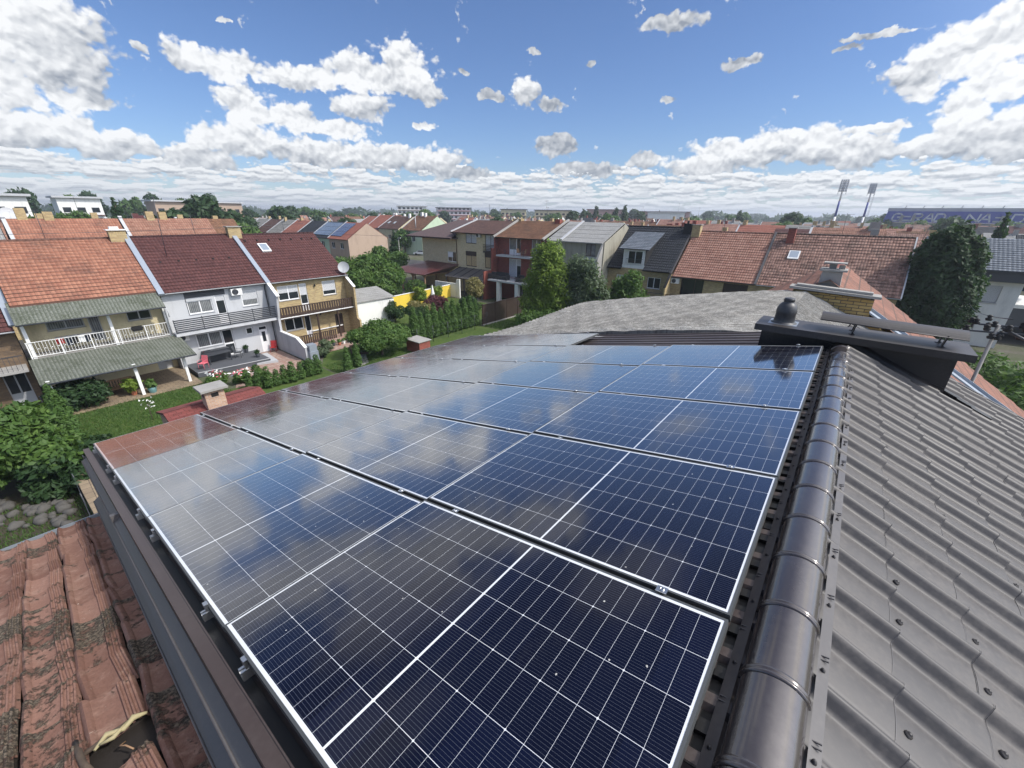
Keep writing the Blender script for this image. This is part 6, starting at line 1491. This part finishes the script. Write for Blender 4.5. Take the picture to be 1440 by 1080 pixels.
rowC = [(-94.3, 'tile_rd', 'tan', 'tan gable-ended house at the row end with blue solar modules'), (-102.4, 'tile_g', 'green', 'house fully covered with grey-blue solar modules'),
        (-110.4, 'tile_g', 'grey', 'anthracite roofed row house left of the solar roofs'), (-118.4, 'tile_rd', 'white', 'red roofed row house left of the anthracite one'),
        (-126.4, 'asb_grey', 'cream', 'row house with mossy grey sheets, right of the brown roof'), (-134.4, 'tile_b', 'cream', 'brown roofed row house between two grey roofs'), (-142.4, 'asb_grey', 'cream', 'grey sheet roofed row house, leftmost before the trees')]
for k, (x, rf, wl, lb) in enumerate(rowC):
    t = city_house(rf, wl, 8.1, 10, 5.7, 8.95, 1 if k > 1 else 0, True, k, 'row_house', lb, None, (x, 50.5, 0), 0, detail=True)
    if k == 0:
        pv_on(t, .3, 4.9, 10, 5.7, 8.95, 4, 3)
    if k == 1: pv_on(t, .4, 7.8, 10, 5.7, 8.95, 7, 3, 'pv_far2')
# ---- houses behind that row
for k, (x, y, w, d, e, r, rf, wl, rz, lb) in enumerate((
    (-104, 78, 9, 12, 6.6, 10.3, 'tile_br', 'green', 0, 'pale green gabled house with two wall chimneys'),
    (-92, 84, 9, 12, 5.6, 9.2, 'tile_g', 'grey', 0, 'dark grey roofed house with two skylights behind the corner house'),
    (-118, 80, 10, 12, 6.6, 10.0, 'tile_b', 'cream', 0, 'brown roofed house with skylights left of the green gable'),
    (-131, 84, 12, 12, 6.4, 10.2, 'tile_rd', 'pink', 0, 'large orange-red hipped cluster roof behind the solar roofs'),
    (-150, 92, 12, 12, 6.2, 9.6, 'tile_rd', 'pink', 0, 'pinkish red roofed house left of the orange-red roof'))):
    t = city_house(rf, wl, w, d, e, r, 2, True, 50 + k, 'detached_house', lb, None, (x, y, 0), rz, detail=True, cmat='white')
    kk = (r + .05 - (e - .05)) / (d / 2 + .35)
    if k in (1, 2):
        for xx in (2.2, 5.0): MB().obox((xx, 2.6, e - .05 + 2.95 * kk + .08), (.4, 0, 0), (0, .5, .5 * kk), (0, -.03, .05)).build('skylight', M['skyglass'], t)
# ---- second terrace on the left, behind the first one
lefts = [(-14, 'tile_o', 'orange roofed house at the far left edge behind the front terrace'), (-6.4, 'asb_far', 'house with striped grey corrugated roof at the left edge'), (2.2, 'tile_o', 'orange roofed house right of the striped grey roof'), (10.6, 'tile_o2', 'orange roofed house ending the second terrace')]
for k, (y, rf, lb) in enumerate(lefts):
    city_house(rf, 'brick', 8.2, 10, 6.4, 10.35, 2, True, 70 + k, 'terraced_house', lb, None, (-58.6, y, 0), HALF, detail=False)
thirds = [('tile_b', 'dark'), ('tile_o2', 'orange'), ('tile_rd', 'red'), ('tile_o', 'orange'), ('tile_br', 'old brown')]
for k in range(5):
    city_house(thirds[k][0], 'brick', 8.2, 10, 5.9, 9.9, 2, True, 80 + k, 'terraced_house', f'{thirds[k][1]} roofed house of the third terrace on the left, {wd[k]} from the photo edge', None, (-80, -12 + k * 8.2, 0), HALF, detail=False, cmat='redmetal' if k % 2 else 'brick_y')
dish('satellite_dish', 'pale satellite dish on the ridge of the third terrace on the left', (-84.5, 3.5, 9.9), .8, (1, .2, .5), 'lightgrey', .6)
# ---- generic rows: prototypes copied
kinds = [('tile_r', 'cream', 'salmon'), ('tile_br', 'white', 'rusty brown'), ('tile_o2', 'brick', 'faded orange'), ('tile_s', 'cream', 'mottled sooty'), ('tile_b', 'grey', 'dark brown'), ('asb_far', 'cream', 'pale grey'), ('tile_rd', 'white', 'bright red'), ('tile_g', 'white', 'dark grey'), ('tile_m', 'pale', 'maroon'), ('asb_grey', 'brick', 'grey')]
protoH = []
for k, (rf, wl, nm) in enumerate(kinds):
    for v in range(2):
        t = city_house(rf, wl, 8.0 + v, 10, 5.5 + .5 * v, 8.7 + .45 * v, 1 + v, True, 100 + k * 2 + v, 'distant_house', f'distant {nm} roofed house among the rows toward the horizon', f'distant {nm} roofed houses', (0, 0, -50), 0, cmat=('brick_y', 'brick_r', 'concrete')[k % 3], party_=(k % 2 == 0))
        protoH.append(t)
used = set(); nh = 0
def put_house(x, y, rz, zs=1.0):
    global nh
    k = rc.choices(range(20), weights=[5, 5, 5, 5, 4, 4, 4, 4, 3, 3, 4, 4, 2, 2, 2, 2, 2, 2, 3, 3])[0]
    t = protoH[k] if k not in used else copy_tree(protoH[k]); used.add(k)
    t.location = (x, y, 0); t.rotation_euler = (0, 0, rz); t.scale = (1, 1, zs); nh += 1
rowsY = [(78, -58, 14), (100, -90, 26), (124, -128, 26), (150, -170, 34), (182, -190, 34), (222, -215, 30), (275, -260, 20)]
for (y, xa, xb) in rowsY:
    x = xa
    while x < xb:
        if rc.random() > (.08 if y < 130 else .22) and not (-110 < x < -78 and y < 92): put_house(x, y, 0 if rc.random() < .8 else HALF * 2, rc.uniform(.92, 1.09))
        x += 8.6 + (rc.random() < .12) * 6
for (xr, ya_, yb_) in ((-170, 55, 130), (-196, 40, 150), (-225, 45, 170)):
    y = ya_
    while y < yb_:
        if rc.random() > .15: put_house(xr, y, HALF, rc.uniform(.92, 1.05))
        y += 9 + (rc.random() < .15) * 6
for p in protoH:
    if protoH.index(p) not in used:
        for c in list(p.children): bpy.data.objects.remove(c, do_unlink=True)
        bpy.data.objects.remove(p, do_unlink=True)
# ---- flat roofed apartment blocks on the left horizon and small ones in the centre
def block(loc, w, d, h, rz, wall, lb, fl=3, roofm='lightgrey', band='redmetal'):
    t = thing('apartment_block', lb, 'apartment block', loc, rz)
    MB().box(0, w, 0, d, 0, h).build('wall', CW.get(wall) or M[wall], t)
    MB().box(-.8, w + .8, -.9, d + .8, h + .003, h + .5).build('roof', M[roofm], t)
    for f in range(fl):
        z = 1.0 + f * 3.0
        for k in range(int(w / 3.2)): 
            MB().box(.8 + k * 3.2, 2.6 + k * 3.2, -.05, 0, z, z + 1.4).build('window', M['glass'], t)
        MB().box(0, w, -.9, -.002, z - .9, z - .7).build('balcony_slab', M[band], t)
    return t
block((-150, -6, 0), 16, 12, 13.6, HALF, 'white', 'white flat roofed apartment block at the far left edge', 4)
block((-190, 18.5, 0), 9.8, 12, 14.0, HALF, 'white', 'flat roofed apartment block, second from the left', 4)
block((-200, 43.8, 0), 11, 12, 13.7, HALF, 'tan', 'tan flat roofed apartment block behind the large trees', 4)
block((-230, 72.6, 0), 10.5, 12, 13.9, HALF, 'tan', 'tan flat roofed apartment block right of the large trees', 4)
block((-285, 212, 0), 22, 14, 15, .9, 'white', 'white apartment block above the old brown roofs', 5, 'lightgrey')
block((-262, 232, 0), 26, 14, 14.2, .9, 'grey', 'grey apartment block with dark red top floor', 5, 'greypaint', 'red')
block((-225, 265, 0), 20, 14, 13.6, .7, 'cream', 'cream apartment block left of the corner house ridge', 4, 'greypaint')
block((-190, 262, 0), 26, 14, 13.2, .6, 'cream', 'cream apartment block behind the corner house ridge', 4, 'greypaint')
block((-185, 330, 0), 30, 14, 14.5, .5, 'pink', 'reddish apartment block with tower, on the centre horizon', 4, 'redmetal')
block((-150, 342, 0), 44, 14, 13.4, .45, 'pink', 'long low reddish block on the centre horizon', 4, 'redmetal')
block((-120, 300, 0), 24, 14, 12.8, .4, 'white', 'white block right of the reddish blocks', 3, 'lightgrey')
# ---- stadium stand with lettering and two floodlight masts
YS = 250.0
st = thing('stadium_stand', 'blue stadium stand with large white letters on the right horizon', 'stadium', (0, YS, 0))
MB().prism([(5.4, 9.8), (6.2, 14.0), (62, 14.1), (62, 9.8)], 0, 3, 'y').build('banner_wall', M['stad_blue'], st)
MB().prism([(5.9, 14.003), (6.0, 15.3), (62, 15.4), (62, 14.103)], .6, 1.0, 'y').build('back_rail', M['lightgrey'], st)
MB().box(5.6, 62, .5, 12, 0, 9.7).build('stand_body', M['concrete'], st)
for k in range(9): MB().bar((10.9 + k * 5.6, .4, 14.0), (11.6 + k * 5.6, .4, 16.2), .25).build('roof_strut', M['lightgrey'], st)
GL = {'G': [[(1, .8), (.8, 1), (.2, 1), (0, .8), (0, .2), (.2, 0), (.8, 0), (1, .2), (1, .5), (.6, .5)]],
      'R': [[(0, 0), (0, 1), (.8, 1), (1, .8), (1, .6), (.8, .45), (0, .45)], [(.5, .45), (1, 0)]],
      'A': [[(0, 0), (.42, 1), (.58, 1), (1, 0)], [(.2, .35), (.8, .35)]],
      'D': [[(0, 0), (0, 1), (.75, 1), (1, .75), (1, .25), (.75, 0), (0, 0)]],
      'N': [[(0, 0), (0, 1), (1, 0), (1, 1)]], '_': [[(0, 0), (1, 0)], [(.1, .35), (.9, .35)]], 'u': [[(0, .8), (0, 0), (1, 0)]]}
def letter(ch, x, wd, mat='stad_white'):
    m = MB()
    for line in GL[ch]:
        for a, b in zip(line[:-1], line[1:]):
            p = Vector((x + a[0] * wd + a[1] * .5, -.06, 10.35 + a[1] * 2.7)); q = Vector((x + b[0] * wd + b[1] * .5, -.06, 10.35 + b[1] * 2.7))
            d = (q - p); n = Vector((-d.z, 0, d.x)).normalized() * .26; e = d.normalized() * .16
            m.face([p - n - e, q - n + e, q + n + e, p + n - e])
    return m.build('letter', M[mat], st)
for ch, px_, wd_ in (('G', 1256, 2.6), ('R', 1284, 2.7), ('A', 1301, 2.9), ('D', 1316, 2.7), ('N', 1361, 3.2), ('A', 1380, 3.0), ('D', 1425, 3.0)):
    letter(ch, at(px_, 306, YS, 1)[0] - .4, wd_)
for px_, wd_ in ((1268, 3.0), (1333, 2.2), (1398, 2.6)):
    m = MB(); x = at(px_, 306, YS, 1)[0]; m.box(x, x + wd_, -.05, -.01, 10.1, 10.8).box(x + .3, x + wd_ - .2, -.05, -.01, 11.7, 12.2); m.build('faded_letter', M['lightgrey'], st)
for k, px_ in enumerate((1266, 1283, 1345, 1408)):
    x = at(px_, 306, YS, 1)[0]; MB().box(x, x + .9, -.5, -.001, 9.8, 12.6).build('stair_gap', M['concrete'], st)
def mast(x, y, h, lb, s=1.0):
    t = thing('floodlight_mast', lb, 'floodlight', (x, y, 0))
    MB().tube([(0, 0, 0), (0, 0, h * .42)], [.55, .46], 10).build('mast_foot', M['whitepaint'], t); MB().tube([(0, 0, h * .66), (0, 0, h * .90)], [.38, .3], 10).build('mast_top', M['whitepaint'], t)
    MB().tube([(0, 0, h * .42 + .01), (0, 0, h * .66 - .01)], [.47, .39], 10).build('mast_blue', M['mastblue'], t)
    fr = MB()
    for k in range(5): fr.obox((0, -.5, h * .80 + k * 1.25 * s), (1.9 * s, 0, 0), (0, .25, 0), (0, 0, .10))
    for q in (-1.8, 0, 1.8): fr.bar((q * s, -.3, h * .76), (q * s, -.3, h * .80 + 5.4 * s), .16)
    o = fr.build('lamp_frame', M['lightgrey'], t)
    for k in range(5):
        for j in range(4):
            MB().obox((-1.4 * s + j * .93 * s, -.85, h * .80 + k * 1.25 * s + .45), (.30, 0, 0), (0, .12, -.05), (0, .10, .28)).build('lamp', M['lightgrey'], o)
    return t
x, y, z = at(1172, 312, YS, 1); mast(x, YS, 27.5, 'taller floodlight mast with blue band, left of the stadium', .8)
x, y, z = at(1214, 306, YS + 25, 1); mast(x, YS + 25, 27.5, 'shorter floodlight mast with blue band, nearer the stadium', .7)
t = thing('lattice_mast', 'thin antenna mast right beside the second floodlight', 'mast', (at(1219, 306, YS + 30, 1)[0], YS + 30, 0))
mb = MB()
for a in (-.3, .3):
    mb.tube([(a, 0, 0), (a * .5, 0, 25)], .06, 4)
for k in range(24): mb.bar((-.3 + .005 * k, 0, k), (.3 - .005 * k, 0, k + 1), .06)
mb.build('lattice', M['lightgrey'], t)
for k, (px_, py_, yy, h, lb) in enumerate(((903, 291, 500, 20, 'very thin distant mast right of the poplar group, first'), (953, 289, 520, 24, 'very thin distant mast on the horizon, second'), (982, 292, 560, 20, 'very thin distant mast on the horizon, third'), (768, 284, 330, 22, 'thin crane-like antenna above the reddish blocks'))):
    x = at(px_, 303, yy, 1)[0]; t = thing('distant_mast', lb, 'mast', (x, yy, 0)); m = MB(); m.tube([(0, 0, 0), (0, 0, h)], [.35, .12], 5)
    m.box(-2.2 if k == 3 else -.6, 2.2 if k == 3 else .6, -.1, .1, h - .8, h - .4); m.build('pole', M['lightgrey'], t)
# ---- trees of the town
ft = [crown_data('far_crown', M[('leaf_b', 'leaf_a', 'leaf_b', 'leaf_g')[k]], lobes_round(4.6, 3.2, 3.2, 9, 200 + k, lr=.5), 1500, .55, 200 + k, shell=.5) for k in range(4)]
tall = [crown_data('poplar_crown', M['leaf_b'], [(0, 0, 7, 2.0, 2.0, 5), (.8, 0, 10, 1.7, 1.6, 3.2), (-.9, 0, 5, 1.8, 1.7, 3), (0, 0, 12.5, 1.1, 1.1, 2.2)], 1700, .55, 210 + k, shell=.4) for k in range(2)]
fir = [crown_data('fir_crown', M['leaf_b'], [(0, 0, 1.2 + k * 1.15, 2.5 - k * .32, 2.5 - k * .32, .75) for k in range(8)], 4200, .30, 220, shell=.5, up=-.2)]
ftr = trunk_data('far_trunk', 3.2, .28, 4, 2, 1.6); ttr = trunk_data('far_trunk', 9, .25, 4, 2, 1.2)
def ft_(px_, dist_y, s, lb, kind=0, name='tree', sz=None, py_=304, grp=None):
    x = at(px_, py_, dist_y, 1)[0]; return plant(name, lb, 'tree', (x, dist_y, 0), (ft + tall + fir)[kind], ttr if kind in (4, 5) else ftr, s, px_ * .7, grp, sz)
ft_(1157 * 1.0, 150, 1.15, 'round green tree left of the floodlights', 1); ft_(1100, 160, 1.35, 'tall green tree on the right horizon beside a lower dark one', 1)
ft_(1128, 155, .95, 'low dark tree on the right horizon', 0); ft_(1198, 118, 1.0, 'dark tree in front of the second floodlight', 0, sz=.95); ft_(1180, 125, .9, 'smaller dark tree left of the floodlight foot', 2)
ft_(1040, 240, 1.35, 'small lone tree on the horizon above the salmon roof', 4, sz=.95)
for k, px_ in enumerate((820, 838, 852, 866, 878)): ft_(px_, 210, 1.0, f'tall loose poplar in the group on the centre horizon, {wd[k]} from the left', 4 + k % 2, 'poplar_tree', [.95, 1.05, .85, 1.0, 1.08][k])
plant('spruce_tree', 'layered spruce standing in front of the stadium lettering', 'tree', (12.6, 76, 0), fir[0], ttr, 1.0, 0, None, 1.22)
plant('spruce_tree', 'dark conifer beside the tan gable end', 'tree', (-72.5, 52.5, 0), fir[0], ftr, .95, 1, None, .80)
plant('spruce_tree', 'dark spruce above the second terrace on the left', 'tree', (-112, 18.5, 0), fir[0], ttr, 1.5, 2, None, 1.32)
def lt(x, y, s, lb, kind=0, sz=None, grp=None): return plant('tree', lb, 'tree', (x, y, 0), (ft + tall)[kind], ttr if kind > 3 else ftr, s, x, grp, sz)
for k, (x, y, s, q) in enumerate(((-118, 28, 1.5, 0), (-122, 34, 1.75, 2), (-112, 33, 1.3, 1), (-126, 41, 1.5, 0), (-118, 42, 1.2, 1), (-134, 48, 1.2, 2), (-112, 39, 1.0, 1), (-108, 27.5, 1.1, 2))):
    lt(x, y, s, f'tree in the dense dark clump behind the second terrace, {wd[k]} counted from the left' if k < 8 else '', q, None)
for k, (x, y, s) in enumerate(((-150, 11.5, 1.35), (-152, 16, 1.45), (-140, 13.5, 1.2))): lt(x, y, s, f'bright green tree between the two left apartment blocks, {["left","middle","right"][k]} one', 1)
qs = random.Random(31)
for k in range(16):
    a = -86 + k * 2.1 + qs.uniform(-.5, .5); d = qs.uniform(235, 275); lt(d * math.sin(R_(a)), d * math.cos(R_(a)), 1.5, 'tall dark tree on the skyline behind the left apartment blocks', k % 4, qs.uniform(2.1, 2.6) if k < 7 else qs.uniform(1.3, 1.7), 'tall skyline trees on the left')
for k in range(120):
    a = -80 + qs.random() ** .8 * 92; d = qs.uniform(95, 420) if k % 3 else qs.uniform(300, 520)
    x, y = d * math.sin(R_(a)), d * math.cos(R_(a))
    if y < 62 and x > -150: continue
    lt(x, y, qs.uniform(.8, 1.35) * (1 + d / 900), 'small tree between the distant roofs' , qs.randrange(4), None, 'trees scattered between the distant roofs')
# far wood line and fields
V = []; F = []
mb = crown_data('treeline', M['leaf_b'], [(900 * math.sin(R_(a)) * (1 + .25 * math.sin(a)), 900 * math.cos(R_(a)) * (1 + .25 * math.sin(a)), 3, 22, 22, 9 + 4 * math.sin(a * 1.7)) for a in np.arange(-100, 30, 1.1)], 30000, 5.5, 300, shell=.5)
o = bpy.data.objects.new('treeline', mb); COL.objects.link(o); tag(o, 'far dark line of woodland along the whole horizon', 'woodland', kind='stuff')
mb = MB(); mb.grid(lambda s, t: (-420 + 330 * s, 560 + 160 * t, 11 * math.sin(math.pi * s) ** 2 * math.sin(math.pi * t) + 1.5 * math.sin(s * 31) * math.sin(t * 9)), 40, 14); tag(mb.build('hill', M['field']), kind='structure')
sheet('field', [(-3400, 700), (3400, 700), (3400, 4900), (-3400, 4900)], .01, 'field'); sheet('field', [(-3400, -2400), (-420, -2400), (-420, 690), (-3400, 690)], .01, 'field')
# ---- cars
def car(name, label, loc, rz, mat, wagon=False):
    t = thing(name, label, 'car', loc, rz)
    bd = [(-2.1, .35), (-2.15, .75), (-1.3, .92), (-.75, 1.38), (.9, 1.42), (1.5, .98), (2.05, .92), (2.12, .40)] if not wagon else [(-2.2, .4), (-2.2, .95), (-1.2, 1.05), (-.6, 1.62), (1.9, 1.62), (2.15, 1.0), (2.2, .45)]
    m = MB(); m.prism([p for p in bd], -.78, .78, 'y'); lo = [(p[0] * .99, min(p[1], .93)) for p in bd]; m.prism([(-2.1, .35), (-2.13, .74), (-1.3, .9), (2.05, .9), (2.12, .4)], -.86, .86, 'y')
    m.build('body', M[mat], t)
    for s in (-1, 1): MB().prism([(-.98, .98), (-.62, 1.32), (.82, 1.35), (1.28, .98)], s * .785, s * .79, 'y').build('side_window', M['glass'], t)
    MB().face([(-1.22, -.68, .97), (-1.22, .68, .97), (-.80, .62, 1.35), (-.80, -.62, 1.35)]).build('windscreen', M['glass'], t)
    for x in (-1.3, 1.3):
        for y in (-.8, .8):
            w_ = MB(); w_.tube([(x, y - .1, .33), (x, y + .1, .33)], .33, 14).build('wheel', M['rubber'], t)
    for y in (-.6, .6): MB().box(-2.17, -2.10, y - .16, y + .16, .60, .74).build('headlight', M['lightgrey'], t)
    return t
x, y, z = at(593, 359, 0); car('parked_car', 'silver-white car parked beside the pale brick corner house', (x, y, 0), .5, 'car_w')
x, y, z = at(577, 352, 0); car('parked_car', 'dark car parked behind the silver-white one', (x - 2, y + 3, 0), .5, 'car_d')
x, y, z = at(1400, 466, 0); car('parked_car', 'dark blue van-like car parked before the grey garage', (x + .6, y - 1, 0), .1, 'car_d', True)
x, y, z = at(1432, 462, 0); car('parked_car', 'dark car at the right photo edge before the garage', (x + 1.2, y + 1, 0), .1, 'car_d')
# ---- street lamp and overhead service mast beside the chimney
for k, (px_, py_, lb) in enumerate(((541, 346, 'thin street lamp in front of the dark conifer'), (566, 335, 'thin lamp post beside the pale brick corner house'))):
    x = at(px_, 400, 50, 1)[0]; t = thing('street_lamp', lb, 'street lamp', (x, 50, 0)); z = at(px_, py_, 50, 1)[2]
    MB().tube([(0, 0, 0), (0, 0, z)], [.09, .05], 8).build('pole', M['concrete'], t); MB().obox((.3, 0, z), (.35, 0, .03), (0, .12, 0), (0, 0, .06)).build('lamp_head', M['lightgrey'], t)
sm = thing('service_mast', 'roof mast with bunched power cables and insulators beside the rain cover', 'utility mast', (2.86, 13.6, 0))
MB().tube([(0, 0, 5), (-.02, 0, 9.35)], .035, 8).build('pole', M['concrete'], sm)
mb = MB(); qz = random.Random(2)
for k in range(16): mb.lathe((qz.uniform(-.5, .45), qz.uniform(-.2, .2), 9.15 + qz.uniform(-.12, .25)), [(.05, 0), (.065, .04), (.03, .07), (.055, .10), (.02, .13)], 7)
mb.build('insulators', M['black'], sm)
mb = MB(); mb.bar((-.45, 0, 9.15), (.4, 0, 9.2), .035); mb.bar((-.3, .1, 9.3), (.3, .1, 9.33), .035); mb.build('crossarm', M['greypaint'], sm)
def cable(nm, lb, a, b, sag, r=.012):
    a = Vector(a); b = Vector(b); pts = [a.lerp(b, k / 16) - Vector((0, 0, sag * 4 * (k / 16) * (1 - k / 16))) for k in range(17)]
    return tag(MB().tube(pts, r, 5).build(nm, M['greypaint']), lb, 'cable')
cable('power_cable', 'pale thick cable hanging from the roof mast down to the right', (2.9, 13.6, 9.3), (9.0, 12.5, 7.2), .25, .03)
cable('power_cable', 'thin cable from the roof mast across the white house', (3.0, 13.6, 9.5), (9.5, 58.4, 4.4), .4)
cable('power_cable', 'thin cable crossing in front of the green gable', (-72, 60, 7.8), (-120, 72, 7.6), .5, .02)
for k, (x, y, z, h, lb) in enumerate(((-46.5, 52, 10.1, 2.6, 'thin television aerial on the corner house ridge'), (3.9, 50.5, 9.0, 2.2, 'leaning thin aerial at the end of the sooty roof'))):
    t = thing('aerial', lb, 'aerial', (x, y, z)); m = MB(); m.tube([(0, 0, -.5), (.0 if k == 0 else .4, 0, h)], .02, 5)
    for j in range(4): m.tube([(-.3, 0, h - .2 - j * .18), (.3, 0, h - .2 - j * .18)], .006, 4)
    m.build('aerial_rods', M['greypaint'], t)

# ------------------------------------------------------------------ summer haze
mb = MB(); mb.box(-3300, 900, -1200, 4700, -1.2, 36)
hz_m = bpy.data.materials.new('haze'); hz_m.use_nodes = True; ht = hz_m.node_tree; ht.nodes.clear()
pv_ = ht.nodes.new('ShaderNodeVolumePrincipled'); pv_.inputs['Color'].default_value = (.80, .86, .95, 1); pv_.inputs['Density'].default_value = .0005; pv_.inputs['Anisotropy'].default_value = .3
ho = ht.nodes.new('ShaderNodeOutputMaterial'); ht.links.new(pv_.outputs[0], ho.inputs['Volume'])
hb = mb.build('haze', hz_m); hb['kind'] = 'stuff'

# ---- more roof aerials and overhead wires of the quarter
qa = random.Random(44)
spots_ = [(-43.2, 3.0, 9.5), (-43.2, 11.6, 9.5), (-43.2, 18.8, 9.4), (-35.0, 51.2, 10.4), (-27.0, 50.6, 10.4), (-12.0, 52.1, 9.8), (-1.5, 52.1, 9.8), (-63.6, -2.0, 10.4), (-63.6, 7.5, 10.4), (-98, 55.6, 9.0), (-114, 55.6, 9.0), (-130, 55.6, 9.0)]
where_ = ['orange roof of the yellow house', 'maroon roof of the grey house', 'maroon roof of the brick end house', 'rusty roof of the red brick house', 'pale grey corrugated roof', 'salmon tile roof', 'sooty tile roof', 'striped grey roof far left', 'second orange roof at the left', 'grey-blue solar roof', 'red roof in the row across the street', 'mossy grey roof in the row across the street']
for (x, y, z), wv_ in zip(spots_, where_):
    t = thing('aerial', 'thin aerial on the ridge, ' + wv_, 'aerial', (x, y, z)); h = qa.uniform(1.4, 2.4); m = MB(); m.tube([(0, 0, -.4), (qa.uniform(-.1, .1), 0, h)], .018, 5)
    a = qa.uniform(0, 3.1); dx_, dy_ = math.cos(a), math.sin(a)
    m.tube([(-.5 * dx_, -.5 * dy_, h - .1), (.5 * dx_, .5 * dy_, h - .1)], .012, 4)
    for j in range(6):
        q = -.45 + j * .18; l = .14 + .02 * j; m.tube([(q * dx_ - l * dy_, q * dy_ + l * dx_, h - .1), (q * dx_ + l * dy_, q * dy_ - l * dx_, h - .1)], .006, 4)
    m.build('aerial_rods', M['greypaint'], t)
cable('power_cable', 'thin overhead wire above the second terrace on the left', (-56, -20, 9.7), (-56, 27, 9.9), .5, .018)
cable('power_cable', 'overhead wire along the street before the solar roofs', (-62, 48, 7.4), (-150, 48, 7.4), .6, .02)
